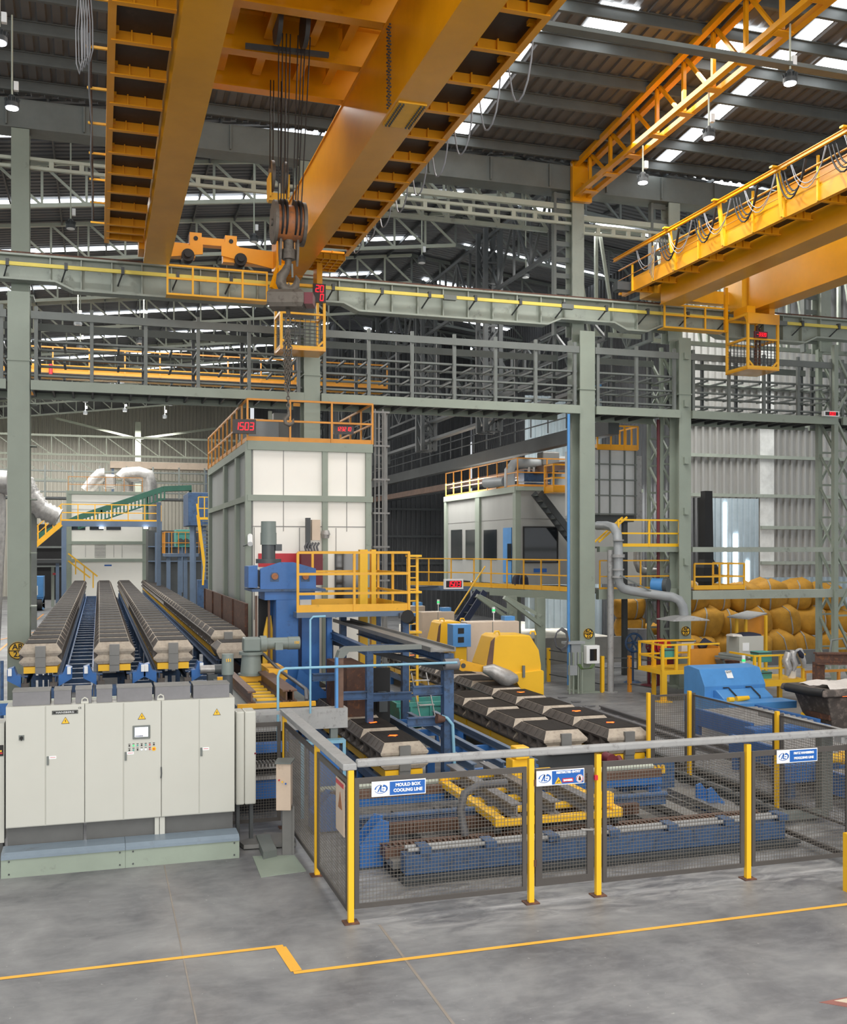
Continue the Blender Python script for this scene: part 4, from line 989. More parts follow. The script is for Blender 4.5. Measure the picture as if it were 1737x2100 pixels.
def board(xa, xb, z0, z1, lines, label, split=.33, hts=None, extra=False):
    Y = YF - .055; t = thing('sign_board', ((xa + xb) / 2, Y, z0), label, 'sign')
    b = MB(); b.box(xa, xb, Y, Y + .012, z0, z1); b.build('board', M['signw'], t, bevel=.003)
    m = xa + (xb - xa) * split
    b = MB(); b.box(m, xb - .012, Y - .002, Y, z0 + .012, z1 - .012); b.build('blue_field', M['sign'], t)
    oval_logo(t, (xa + m) / 2 + .005, (z0 + z1) / 2, (z1 - z0) * .36, Y - .003)
    for s, u, v, sz in lines: text(s, sz, t, M['signw'], (m + (xb - m) * u, Y - .004, z0 + (z1 - z0) * v), bold=.0022)
    if extra:
        cx_ = m + .085; cz = z0 + .018; b = MB(); b.prism([(cx_ - .05, cz), (cx_ + .05, cz), (cx_, cz + .085)], 'y', Y - .004, Y - .002); b.build('warning_triangle', M['yellow2'], t)
        b = MB(); b.beam((cx_ - .022, Y - .005, cz + .015), (cx_ + .012, Y - .005, cz + .045), .012, .003); b.beam((cx_ + .012, Y - .005, cz + .045), (cx_ + .018, Y - .005, cz + .02), .01, .003); b.build('hand_mark', M['ink'], t)
        b = MB(); b.box(m + .14, m + .29, Y - .004, Y - .002, z0 + .03, z0 + .08); b.build('danger_bar', M['red'], t)
        text('DANGER', .03, t, M['signw'], (m + .215, Y - .006, z0 + .055), bold=.003)
        cc = (xb - .066, z0 + .066); b = MB(); b.cyl((cc[0], Y - .004, cc[1]), (cc[0], Y - .002, cc[1]), .05, seg=24); b.build('white_disc', M['signw'], t)
        b = MB()
        for i in range(20):
            a = i * math.pi / 10; a2 = a + math.pi / 10; b.beam((cc[0] + .043 * math.cos(a), Y - .0055, cc[1] + .043 * math.sin(a)), (cc[0] + .043 * math.cos(a2), Y - .0055, cc[1] + .043 * math.sin(a2)), .008, .002)
        b.beam((cc[0] - .03, Y - .007, cc[1] + .03), (cc[0] + .03, Y - .007, cc[1] - .03), .008, .002); b.build('red_ring', M['red'], t)
        b = MB(); b.box(cc[0] - .017, cc[0] + .017, Y - .005, Y - .004, cc[1] - .025, cc[1] + .01); b.cyl((cc[0], Y - .005, cc[1] + .02), (cc[0], Y - .004, cc[1] + .02), .011, seg=10); b.build('figure_mark', M['ink'], t)
    return t
a = PY(762, 1618, YF - .05); c = PY(873, 1610, YF - .05)
board(a.x, c.x, 1.475, 1.655, [('MOULD BOX', .5, .7, .052), ('COOLING LINE', .5, .34, .052)], 'blue and white sign reading MOULD BOX COOLING LINE')
a = PY(1100, 1590, YF - .05); c = PY(1198, 1590, YF - .05)
board(a.x, c.x, 1.455, 1.645, [('RESTRICTED ENTRY', .5, .82, .037)], 'blue and white sign reading RESTRICTED ENTRY DANGER on the gate', extra=True, split=.32)
a = PY(1593, 1560, YF - .05); c = PY(1676, 1560, YF - .05)
board(a.x, c.x, 1.52, 1.70, [('FRITZ HANSBERG', .5, .7, .041), ('MOULDING LINE', .5, .33, .041)], 'blue and white moulding line sign at the right end of the mesh fence', split=.31)
t = thing('warning_notice', (2.775, 12.2, .9), 'pale warning notice with a triangle hung on the left fence side', 'sign')
b = MB(); b.box(2.775, 2.785, 11.98, 12.42, .98, 1.62); b.build('board', M['beige'], t)
b = MB(); b.prism([(12.08, 1.28), (12.28, 1.28), (12.18, 1.48)], 'x', 2.77, 2.775); b.build('triangle_mark', M['hookor'], t)
b = MB(); b.box(2.77, 2.775, 12.0, 12.4, 1.55, 1.6); b.build('red_header', M['red'], t)
# pedestal control box
t = thing('pedestal_box', (2.6, 14.9, 0), 'beige control box on a dented grey stand beside the left fence side', 'control box')
b = MB(); b.prism([(2.42, 14.75), (2.62, 14.68), (2.7, 14.98), (2.5, 15.05)], 'z', .66, 1.33); b.build('box_body', M['beige'], t, bevel=.006)
b = MB(); b.prism([(2.4, 14.73), (2.62, 14.65), (2.74, 15.0), (2.5, 15.08)], 'z', 1.33, 1.35); b.build('box_roof', M['steel'], t)
b = MB(); b.box(2.52, 2.66, 14.8, 14.84, 0, .66); b.box(2.66, 2.69, 14.78, 14.92, 0, .7); b.build('stand', M['clamp'], t)
for i, mm in enumerate(('red', 'yellow2', 'sign')):
    p = Vector((2.46 + i * .045, 14.725 - i * .016, 1.1 - i * .025)); b = MB(); b.cyl(p, p + Vector((-.006, -.018, 0)), .012, seg=10); b.build('push_button', M[mm], t)
# floor plates by the fence
t = thing('trench_plate', (2.3, 14, 0), 'grey-green steel trench plate lying on the floor beside the step', 'floor plate')
pp = [F(515, 1762), F(545, 1800), F(620, 1785), F(640, 1768), F(610, 1738), F(575, 1742)]
b = MB(); b.prism([(v.x, v.y) for v in (F(518, 1757), F(535, 1800), F(628, 1787), F(604, 1755))], 'z', 0, .01); b.build('plate', M['stepm'], t)
t = thing('cable_cover', (2.2, 14.6, 0), 'dark steel cable cover plates bridging the gap right of the step', 'floor plate')
b = MB(); b.prism([(v.x, v.y) for v in (F(490, 1725, .08), F(500, 1733, .08), F(608, 1727, .08), F(600, 1708, .08), F(545, 1706, .08))], 'z', .02, .08); b.build('long_plate', M['clamp'], t)
b = MB(); b.prism([(v.x, v.y) for v in (F(525, 1712, .11), F(540, 1748, .11), F(568, 1742, .11), F(552, 1710, .11))], 'z', .0, .11); b.build('cross_plate', M['steel'], t)
# ================================================================ mould boxes
def mould_meshes(W, D, glow, k, name='mould_box', label='', front=False):
    # k scales heights
    t = thing(name, (0, 0, 0), label, 'mould box')
    hw = W / 2; hd = D / 2
    b = MB(); b.loft([(hw * .72, hd * .84, .13 * k), (hw * .80, hd * .93, .15 * k), (hw * .98, hd * .985, .22 * k), (hw * .98, hd * .985, .25 * k), (hw * .78, hd * .9, .335 * k)], mi=0, mend=1)
    b.build('lower_flask', [M['mould'], M['mouldp']], t)
    b = MB(); b.loft([(hw * .76, hd * .9, .335 * k), (hw * .98, hd * .985, .41 * k), (hw, hd * .992, .45 * k), (hw * .96, hd * .98, .47 * k), (hw * .74, hd * .78, .60 * k)], mi=0, mend=1)
    for s in (-1, 1):
        for j in range(5):
            y = -hd * .7 + j * hd * .35; b.beam((s * hw * .97, y, .475 * k), (s * hw * .74, y, .60 * k), .012, .012)
    b.build('upper_flask', [M['mould'], M['mouldp']], t)
    b = MB(); b.box(-hw * .71, hw * .71, -hd * .74, hd * .72, .60 * k, .612 * k)
    b.build('top_plate', M['mtop'], t)
    b = MB()
    for s in (-1, 1):
        for j in (-.6, 0, .6): b.box(s * hw * .80, s * hw * .99, j * hd - .04, j * hd + .04, .25 * k, .41 * k)
    b.build('side_lugs', M['mould'], t)
    b = MB(); b.box(-hw * .78, hw * .78, -hd * .93, hd * .93, 0, .13 * k); b.build('bogie_frame', M['yellow2'], t)
    if glow:
        b = MB(); n = 9; vs = [(0, 0, .618 * k)]
        for j in range(n): a = 2 * math.pi * j / n; r = .075 * (1 + .35 * math.sin(j * 2.3)); vs.append((r * 1.3 * math.cos(a), r * math.sin(a), .616 * k))
        b.add(vs, [(0, 1 + j, 1 + (j + 1) % n) for j in range(n)]); b.build('glowing_sprue', M['hot'], t)
    if front:
        b = MB(); b.box(-.1, .1, -hd - .035, -hd + .04, .33 * k, .56 * k); b.box(-.1, .1, -hd - .035, -hd + .04, .13 * k, .325 * k); b.build('clamp_plate', M['clamp'], t)
        b = MB(); b.box(-.1, .1, -hd - .01, -hd + .06, -.01, .125 * k); b.build('bogie_buffer', M['clamp'], t)
    return t
def line(xc, Y0, zb, W, D, n, k, labf, lab, group, glow=(), par=None):
    base = mould_meshes(W, D, False, k, label=labf, front=True); base.location = (xc, Y0 + D / 2, zb)
    proto = None; hot = None
    if n < 20:
        OR_ = ['front', 'second', 'third', 'fourth', 'fifth', 'sixth', 'seventh', 'eighth', 'ninth', 'tenth', 'eleventh', 'twelfth', 'thirteenth', 'fourteenth', 'fifteenth', 'sixteenth']
        protos = {}
        for i in range(1, n):
            g = i in glow; y = Y0 + D / 2 + i * D; lb = '%s %s from the near end' % (lab.replace('mould box', 'glowing mould box') if g else lab, OR_[i])
            if g in protos: o = copy_tree(protos[g], (xc, y, zb), lb)
            else: o = protos[g] = mould_meshes(W, D, g, k, label=lb); o.location = (xc, y, zb)
            o['group'] = group
        return base
    OR_ = ['front', 'second', 'third', 'fourth', 'fifth', 'sixth', 'seventh', 'eighth', 'ninth', 'tenth', 'eleventh', 'twelfth']
    for i in range(1, n):
        y = Y0 + D / 2 + i * D
        if i < 12 and proto is not None:
            copy_tree(proto, (xc, y, zb), '%s mould box from the near end of the %s' % (OR_[i], lab.split('in the ')[1]))
        elif proto is None:
            proto = mould_meshes(W, D, False, k, label=lab); proto['group'] = group; proto.location = (xc, y, zb)
        elif i in glow and hot is not None:
            copy_tree(hot, (xc, y, zb))
        elif i in glow:
            hot = mould_meshes(W, D, True, k, label='glowing ' + lab); hot['group'] = group + ', still glowing'; hot.location = (xc, y, zb)
        else:
            copy_tree(proto, (xc, y, zb), skip=() if i < 16 else ('side_lugs',))
    return base
k = 1.0
ZL = 2.3 - .45
LX = [-1.15, .31, 1.515, 2.98]
names = ['leftmost', 'second', 'third', 'rightmost']
for i, x in enumerate(LX):
    nm = ['leftmost cooling line', 'second cooling line from the left', 'third cooling line from the left', 'fourth cooling line by the rusty barrier'][i]
    line(x, 22.65 if i < 3 else 25.2, ZL, .84, 1.2, 38 if i < 3 else 36, 1.0, 'front mould box with grey clamps of the %s' % nm, 'dusty grey iron mould box in the %s' % nm, 'mould boxes of the %s' % nm)
t = thing('mould_flask', (2.98, 24.2, ZL), 'single lower mould flask sticking out at the near end of the fourth cooling line', 'mould flask')
b = MB(); b.loft([(.34, .55, ZL + .05), (.42, .6, ZL + .2), (.42, .6, ZL + .25), (.30, .45, ZL + .4)], 2.98, 24.5, 0, 1); b.build('flask_body', [M['mould'], M['mouldp']], t)
b = MB(); b.box(2.70, 3.26, 24.1, 24.9, ZL + .4, ZL + .41); b.build('top_plate', M['mtop'], t)
# supporting frames of the left lines
for i, x in enumerate(LX):
    nm = ['leftmost', 'second', 'third', 'fourth'][i]
    y0 = 22.5 if i < 3 else 24.5
    t = thing('roller_track', (x, 45, 0), 'dark blue steel roller track under the %s cooling line' % nm, 'roller track')
    for s in (-1, 1):
        b = MB(); b.ibeam((x + s * .3, y0, ZL - .13), (x + s * .3, 68, ZL - .13), .12, .2, .02); b.build('track_beam', M['dblue'], t)
    b = MB(); y = y0 + .2
    while y < 68: b.box(x - .36, x - .26, y, y + .1, 0, ZL - .22); b.box(x + .26, x + .36, y, y + .1, 0, ZL - .22); b.box(x - .36, x + .36, y, y + .1, ZL - .5, ZL - .4); y += 3.0
    b.build('trestle_legs', M['dblue'], t)
    if i < 3:
        for s in (-1, 1):
            b = MB(); b.prism([(x + s * .36, ZL - .25), (x + s * .62, ZL - .1), (x + s * .62, ZL + .12), (x + s * .5, ZL + .16), (x + s * .44, ZL), (x + s * .36, ZL - .02)], 'y', y0 - .1, y0 + .25); b.build('side_guide', M['blue'], t)
            b = MB(); b.box(x + s * .53, x + s * .60, y0 - .16, y0 - .1, ZL + .0, ZL + .14); b.build('sensor_label', M['signw'], t)
            b = MB(); b.box(x + s * .2, x + s * .34, y0 - .3, y0 - .15, ZL - .22, ZL - .15); b.cyl((x + s * .27, y0 - .22, ZL - .15), (x + s * .27, y0 - .22, ZL - .05), .03, seg=10); b.build('stop_block', M['mould'], t)
        b = MB(); b.box(x - .4, x + .4, y0 - .35, y0 - .1, ZL - .6, ZL - .25); b.build('end_beam', M['dblue'], t)
t = thing('cross_walk', (-.4, 40, ZL - .5), 'ladder of dark blue cross members between the first and second cooling lines', 'walkway')
b = MB(); y = 22.9
while y < 66: b.box(-.74, -.12, y, y + .14, ZL - .35, ZL - .28); b.box(-.74, -.12, y, y + .03, ZL - .45, ZL - .35); y += 1.0
b.build('cross_members', M['dblue'], t)
b = MB(); b.box(-.74, -.70, 22.6, 66, ZL - .5, ZL - .28); b.box(-.16, -.12, 22.6, 66, ZL - .5, ZL - .28); b.build('side_rails', M['blue'], t)
t = thing('cross_walk', (.95, 40, ZL - .5), 'dark cross members between the second and third cooling lines', 'walkway')
b = MB(); y = 22.9
while y < 66: b.box(.75, 1.08, y, y + .14, ZL - .45, ZL - .38); y += 1.0
b.build('cross_members', M['dblue'], t)
t = thing('cross_walk', (2.25, 40, ZL - .5), 'dark cross members between the third and fourth cooling lines', 'walkway')
b = MB(); y = 22.9
while y < 66: b.box(1.95, 2.55, y, y + .14, ZL - .5, ZL - .42); y += .9
b.build('cross_members', M['dblue'], t)
# left transfer track behind the cabinets
t = thing('transfer_track', (0, 19.6, 0), 'blue transfer track with pale rails running behind the control cabinets', 'track')
for (y, z) in ((18.9, 1.78), (20.9, 1.5)):
    b = MB(); b.box(-4.2, 2.15, y, y + .12, z - .2, z); b.build('track_beam', M['blue'], t)
    b = MB(); b.box(-4.2, 2.15, y + .02, y + .08, z, z + .04); b.build('pale_rail', M['lsteel'], t)
b = MB()
for i in range(7):
    x = -4.1 + i; b.box(x, x + .12, 18.9, 21.0, 1.2, 1.32); b.box(x, x + .12, 18.9, 19.0, 0, 1.58); b.box(x, x + .12, 20.9, 21.0, 0, 1.3)
b.build('frame_legs', M['dblue'], t)
b = MB(); b.box(-4.2, 2.15, 19.1, 20.8, 1.1, 1.14); b.build('drip_tray', M['dsteel'], t)
# drive motor beside third line
t = thing('geared_motor', (2.35, 22.4, ZL - .1), 'small horizontal geared motor with silver body right of the third mould box', 'motor')
b = MB(); b.cyl((2.05, 22.35, ZL), (2.35, 22.35, ZL), .09); b.build('silver_body', M['alu'], t); b = MB(); b.cyl((2.35, 22.35, ZL), (2.6, 22.35, ZL), .1); b.box(2.2, 2.4, 22.2, 22.5, ZL - .3, ZL - .1); b.build('motor_body', M['dmotor'], t)
# ================================================================ lower lines A, B, C
ZR = .85 - .45
line(5.11, 17.35, ZR, .88, 1.5, 7, 1.0, 'front mould box of the lower line behind the MOULD BOX sign', 'mould box in the line behind the MOULD BOX sign,', 'mould boxes of the lower near line', glow=(1, 2, 3, 4, 5))
line(8.32, 17.6, ZR, .9, 1.5, 4, 1.0, 'front mould box of the short middle row, behind the grey sliding plate', 'mould box in the short middle row of four,', 'mould boxes of the short middle row')
line(9.56, 17.45, ZR, .92, 1.5, 16, 1.0, 'front mould box of the long pouring line, nearest the back fence post', 'mould box in the long pouring line,', 'mould boxes of the long pouring line', glow=(1, 3, 7, 9, 11))
for src, dx, yy in (('front mould box of the lower line behind', 5.11, 18.1), ('front mould box of the long pouring line', 9.56, 18.2)):
    o = [q for q in bpy.data.objects if q.parent is None and q.get('label', '').startswith(src)][0]
    b = MB(); n = 9; vs = [(0, 0, .618)]
    for j in range(n): a = 2 * math.pi * j / n; r = .07 * (1 + .4 * math.sin(j * 2.9)); vs.append((r * 1.3 * math.cos(a), r * math.sin(a), .617))
    b.add(vs, [(0, 1 + j, 1 + (j + 1) % n) for j in range(n)]); g = b.build('glowing_sprue', M['hot'], o)
for x, y0, y1, lb in ((5.11, 17.3, 27.9, 'behind the MOULD BOX sign'), (8.32, 17.5, 29, 'under the short middle row'), (9.56, 17.4, 42, 'under the long pouring line')):
    t = thing('roller_track', (x, y0, 0), 'blue steel roller track ' + lb, 'roller track')
    for s in (-1, 1):
        b = MB(); b.box(x + s * .42 - .05, x + s * .42 + .05, y0, y1, ZR - .16, ZR - .02); b.build('track_beam', M['dblue'], t)
    b = MB(); y = y0 + .1
    while y < y1: b.box(x - .47, x - .37, y, y + .1, 0, ZR - .16); b.box(x + .37, x + .47, y, y + .1, 0, ZR - .16); b.box(x - .4, x + .4, y, y + .06, ZR - .16, ZR - .08); y += 1.5
    b.build('trestle_legs', M['blue'], t)
# ================================================================ transfer car bay behind the fence
t = thing('transfer_bay', (6.8, 14.5, 0), 'long low blue frame of the mould box transfer bay on the floor behind the fence', 'machine')
b = MB(); b.box(3.85, 9.75, 13.05, 13.3, .1, .36); b.build('front_beam', M['dblue'], t, bevel=.01)
b = MB(); b.box(3.8, 9.9, 12.9, 13.05, .06, .1); b.box(3.8, 9.9, 12.98, 13.3, 0, .06); b.build('base_angle', M['dsteel'], t)
b = MB(); b.tube([(3.9, 13.1, .42), (9.7, 13.1, .42)], .03, 8); b.tube([(3.9, 13.24, .42), (9.7, 13.24, .42)], .03, 8); b.build('guide_rods', M['pipe'], t)
for i in range(7):
    b = MB(); b.box(4.05 + i * .93, 4.2 + i * .93, 13.02, 13.3, .38, .46); b.build('rod_clamp', M['dblue'], t)
b = MB(); b.box(3.7, 9.8, 13.5, 13.56, .3, .34); b.box(3.7, 9.8, 13.8, 13.86, .3, .34); b.box(3.7, 9.8, 13.5, 13.86, .2, .3)
for i in range(75): b.box(3.72 + i * .081, 3.75 + i * .081, 13.56, 13.8, .31, .335)
b.build('slotted_rail', M['brail'], t)
b = MB(); b.box(3.6, 8.0, 14.3, 14.38, .3, .46)
for i in range(72): b.box(3.62 + i * .06, 3.635 + i * .06, 14.27, 14.3, .3, .46)
b.build('toothed_rack', M['brail'], t)
b = MB(); b.tube([(3.45, 14.5, .52), (8.6, 14.5, .52)], .045, 10); b.box(3.4, 8.6, 14.5, 14.6, .36, .46); b.build('blue_shaft', M['dblue'], t)
b = MB(); b.box(3.5, 9.4, 16.0, 16.08, .42, .56); b.build('brown_far_rail', M['brail'], t)
b = MB(); b.box(3.5, 9.4, 16.0, 16.1, .3, .42); b.box(3.4, 9.5, 16.35, 16.4, .44, .48); b.build('far_beam', M['blue'], t)
b = MB(); b.tube([(3.4, 16.5, .5), (9.5, 16.5, .5)], .05, 10); b.build('bright_shaft', M['lsteel'], t)
b = MB()
for i in range(9):
    x = 3.75 + i * .72; b.box(x, x + .26, 13.3, 16.0, .12, .22)
b.build('cross_planks', M['clamp'], t)
b = MB(); b.box(3.75, 9.5, 13.35, 15.95, .02, .1); b.build('dark_pit', M['black'], t)
def stop(x, y, label, s=1, sc=1.0):
    t = thing('buffer_block', (x, y, 0), label, 'buffer')
    b = MB(); b.box(x - .2 * sc, x + .22 * sc, y - .15, y + .3, 0, .32 * sc); b.build('block', M['blue'], t, bevel=.01)
    b = MB(); pl = [(x - .2 * sc * s, .32 * sc), (x + .22 * sc * s, .32 * sc), (x + .22 * sc * s, .62 * sc), (x + .1 * sc * s, .66 * sc)]
    if s < 0: pl = pl[::-1]
    b.prism(pl, 'y', y - .13, y - .09); b.prism(pl, 'y', y + .2, y + .24); b.build('gusset', M['blue'], t)
    b = MB(); b.box(x - .24 * sc, x + .26 * sc, y - .18, y + .33, 0, .02); b.build('base_plate', M['dsteel'], t)
stop(3.62, 13.95, 'blue buffer block with gusset near the fence corner, left end of the transfer bay')
stop(3.35, 15.9, 'blue buffer block at the far left end of the transfer bay', 1, .9)
stop(9.35, 16.3, 'blue buffer block at the far right end of the transfer bay', -1, .6)
stop(9.75, 15.0, 'blue buffer block beside the roller table right of the transfer bay', -1, .7)
# yellow transfer cart
t = thing('transfer_cart', (6.6, 14.9, .45), 'yellow and grey transfer cart standing in the transfer bay behind the gate', 'cart')
b = MB(); b.box(5.35, 7.35, 13.62, 13.76, .47, .56); b.box(5.35, 7.35, 16.1, 16.2, .6, .68); b.box(5.35, 5.5, 13.62, 16.2, .5, .6); b.box(7.2, 7.35, 13.62, 16.2, .5, .6)
for i in range(3): b.box(5.5, 7.2, 14.2 + i * .6, 14.4 + i * .6, .5, .57)
b.build('cart_frame', M['yellow2'], t, bevel=.008)
for x in (5.7, 6.3, 6.85):
    b = MB(); b.ibeam((x, 13.7, .66), (x, 16.6, .66), .16, .2, .025); b.build('grey_runner', M['lid'], t)
b = MB(); b.box(6.38, 6.66, 15.5, 15.8, .57, 1.0); b.box(6.42, 6.66, 15.45, 15.7, 1.0, 1.2); b.build('drive_housing', M['yellow2'], t, bevel=.02)
b = MB(); b.box(7.1, 7.3, 13.8, 13.95, .57, .78); b.build('end_stop', M['yellow2'], t)
for x in (5.42, 7.28):
    for y in (13.75, 16.0):
        b = MB(); b.cyl((x - .04, y, .41), (x + .04, y, .41), .07, seg=14); b.build('wheel', M['dsteel'], t)
b = MB(); b.tube([(4.95, 13.78, .35), (4.9, 13.85, .7), (5.0, 13.95, .9), (5.25, 14.05, .98), (5.7, 14.1, .98)], .06, 10); b.build('hose_loop', M['cable'], t)
# grey sliding plate (in front of the middle row)
t = thing('sliding_plate', (8.2, 17.2, .4), 'smooth grey sliding plate at the near end of the short middle row', 'plate')
b = MB(); b.box(7.75, 8.9, 17.0, 17.45, .70, .76); b.build('plate', M['duct'], t, bevel=.02); b = MB(); b.box(7.5, 8.7, 17.2, 17.4, .0, .70); b.build('plate_support', M['dsteel'], t)
t = thing('hydraulic_unit', (8.95, 16.9, 0), 'blue stand with a dark red hose mouth beside the gate sign', 'hydraulic unit')
b = MB(); b.box(9.05, 10.1, 16.75, 17.1, 0, .5); b.build('blue_stand', M['dblue'], t)
b = MB(); b.cyl((8.8, 16.7, .62), (8.8, 16.95, .62), .1, seg=18); b.cyl((9.05, 16.8, .5), (9.05, 16.95, .6), .06, seg=18); b.build('red_hose_mouth', M['dred'], t)
b = MB(); b.box(9.3, 9.85, 16.65, 16.75, .32, .42)
for i in range(6): b.box(9.32 + i * .09, 9.36 + i * .09, 16.6, 16.65, .42, .48)
b.build('yellow_coupling', M['yellow2'], t)
# small blue stands and open rails between line A and line B
t = thing('rail_table', (6.8, 19, 0), 'open blue table of dark steel rails between the two lower lines', 'track frame')
for x in (6.2, 6.75, 7.35):
    b = MB(); b.ibeam((x, 16.8, .62), (x, 22.6, .62), .1, .14, .02); b.build('rail', M['sblue'], t)
b = MB()
for y in (17.0, 19.0, 21.0, 22.4):
    b.box(6.05, 7.5, y, y + .1, .42, .55); b.box(6.05, 6.2, y, y + .12, 0, .55); b.box(7.35, 7.5, y, y + .12, 0, .55)
b.build('table_legs', M['blue'], t)
for (x, y, lb) in ((6.3, 16.6, 'yellow-fitted valve cluster'), (6.9, 18.1, 'small valve cluster')):
    t = thing('valve_cluster', (x, y, .3), lb + ' on the open blue rail table at y%d' % 0 if False else lb + (' at the near end of the open rail table' if y < 17 else ' in the middle of the open rail table'), 'valve')
    b = MB(); b.box(x, x + .25, y, y + .12, .3, .42); b.cyl((x + .05, y + .05, .42), (x + .05, y + .05, .52), .03); b.cyl((x + .18, y + .05, .42), (x + .18, y + .05, .56), .035); b.build('valve_body', M['signw'], t)
    b = MB(); b.tube([(x, y, .35), (x - .1, y - .05, .3), (x - .05, y - .1, .2), (x + .1, y - .08, .15), (x + .2, y - .02, .3)], .01, 6); b.build('air_hoses', M['sign'], t)
# teal skip
t = thing('teal_skip', (6.9, 25, 0), 'dirty teal steel skip behind the open rail table', 'skip')
c0 = F(858, 1500, .0); b = MB()
x0, y0 = 7.1, 24.2
b.prism([(x0, 0.05), (x0 + 1.9, .05), (x0 + 2.05, .6), (x0 - .15, .6)], 'y', y0, y0 + .04); b.prism([(x0, 0.05), (x0 + 1.9, .05), (x0 + 2.05, .6), (x0 - .15, .6)], 'y', y0 + 1.2, y0 + 1.24)
b.box(x0 - .1, x0 - .05, y0, y0 + 1.2, .05, .6); b.box(x0 + 1.95, x0 + 2.0, y0, y0 + 1.2, .05, .6); b.box(x0, x0 + 1.9, y0, y0 + 1.2, .05, .1)
for i in range(4): b.box(x0 + .15 + i * .5, x0 + .2 + i * .5, y0 - .06, y0, .05, .6)
b.build('skip_body', M['teal'], t)
b = MB(); b.box(x0 - .2, x0 + 2.1, y0 - .06, y0, .56, .66); b.build('skip_rim', M['teal'], t)
t = thing('sand_heap', (7.4, 22.9, 0), 'low heap of spilled moulding sand on the floor before the teal skip', 'sand'); 
b = MB(); vs = [(7.7, 23.4, .22)]; n = 18
for j in range(n): a = 2 * math.pi * j / n; r = .9 + .2 * math.sin(3 * a) + .1 * math.sin(7 * a); vs.append((7.7 + 1.3 * r * math.cos(a), 23.4 + .6 * r * math.sin(a), 0))
b.add(vs, [(0, 1 + j, 1 + (j + 1) % n) for j in range(n)], 0, True); o = b.build('heap', M['conc'], t)
# ================================================================ rails and track right of line C
for i, (x, lb) in enumerate(((10.6, 'dark floor rail nearest the long pouring line'), (11.15, 'second dark floor rail right of the long pouring line'), (12.6, 'grey floor rail left of the blue press'), (13.1, 'grey floor rail at the foot of the blue press'))):
    b = MB(); b.ibeam((x, 14.2, .07), (x, 28.2 if i < 2 else 25.5, .07), .12, .14, .03)
    y = 14.4
    while y < 28: b.box(x - .14, x + .14, y, y + .1, .02, .04); y += .9
    tag(b.build('floor_rail', M['lid'] if i > 1 else M['dsteel']), lb, 'rail')
b = MB()
for i in range(4): b.box(12.0, 12.03 , 20.5, 26.5, .02, .06); b.box(11.5 + i * .16, 11.56 + i * .16, 20.2, 26.8, .06 , .1)
tag(b.build('steel_bars', M['steel']), 'bundle of long steel bars lying on the floor right of the pouring line', 'steel bars')
# ================================================================ back fence
YB = 17.3
def bpost(x, y, label):
    t = thing('fence_post', (x, y, 0), label, 'fence post')
    b = MB(); b.box(x - .03, x + .03, y - .03, y + .03, 0, 1.7); b.build('post', M['yellow2'], t); b = MB(); b.box(x + .03, x + .12, y - .02, y + .02, .1, 1.66); b.build('dark_side_frame', M['frame'], t)
bpost(9.88, YB, 'yellow fence post of the inner fence beside the front mould box of the pouring line')
bpost(10.76, YB, 'yellow fence post at the inner fence corner left of the blue press')
bpost(10.8, 14.68, 'yellow fence post of the inner fence seen right of the moulding line')
panel((9.98, YB), (10.7, YB), .2, 1.65, 'narrow wire mesh panel of the inner fence by the pouring line', fr=.03, top=.03)
panel((10.78, 17.2), (10.8, 14.76), .2, 1.65, 'wire mesh panel of the inner fence before the blue press', fr=.03, top=.03)
panel((10.8, 14.6), (10.82, 12.6), .2, 1.65, 'wire mesh panel of the inner fence nearest the right picture edge', fr=.03, top=.03)
t = thing('cable_duct', (11.1, 15, 1.6), 'grey square cable duct running beside the inner fence and down to the floor', 'cable duct')
b = MB(); b.box(11.15, 11.35, 12.4, 15.7, 1.45, 1.54); b.build('top_duct', M['pipe'], t, bevel=.01)
b = MB(); b.box(11.15, 11.38, 14.0, 14.18, .15, 1.46); b.build('drop_duct', M['steel'], t, bevel=.03); b = MB(); b.box(10.2, 11.3, 14.0, 14.16, .05, .2); b.build('floor_duct', M['steel'], t, bevel=.03)
# right end: dark frames, box and hood
t = thing('welded_guard', (10.15, 12.0, 0), 'dark welded guard frame at the right end of the mesh fence', 'frame')
b = MB(); b.box(9.92, 9.99, 11.85, 11.92, .05, 1.7); b.box(10.12, 10.16, 11.85, 11.9, .25, 1.2); b.box(9.92, 12, 11.85, 11.9, .16, .24); b.box(9.92, 12, 11.85, 11.9, 1.66, 1.72); b.box(9.92, 9.98, 11.9, 14.0, .1, .16); b.build('frame_bars', M['frame'], t)
t = thing('junction_box', (10.5, 11.9, 1), 'grey-green junction box cut by the right picture edge', 'control box')
b = MB(); b.box(10.05, 10.7, 11.55, 11.75, 1.12, 1.66); b.build('box_body', M['col'], t, bevel=.01); b = MB(); b.box(10.02, 10.05, 11.55, 11.8, .98, 1.7); b.box(10.02, 10.7, 11.5, 11.8, 1.04, 1.1); b.build('black_bracket', M['black'], t)
t = thing('steel_hood', (10.6, 12, 1.75), 'flat grey steel hood plate beside the duct at the right picture edge', 'hood')
b = MB(); b.prism([(9.75, 12.2), (10.0, 11.35), (12, 11.2), (12, 12.3)], 'z', 1.80, 1.84); b.build('plate', M['pipe'], t); b = MB(); b.box(9.8, 9.98, 11.9, 12.05, 1.72, 1.8); b.build('plate_bracket', M['pipe'], t)
b = MB(); b.box(10.62, 10.74, 11.2, 11.3, 1.1, 1.8); b.box(11.9, 12.0, 11.3, 11.4, 0, 1.8); b.build('hood_leg', M['frame'], t)
pz = PY(1735, 1825, 11.2)
t = thing('guard_post', (F(1737, 1828).x, F(1737, 1828).y, 0), 'short yellow guard post at the right picture edge', 'post')
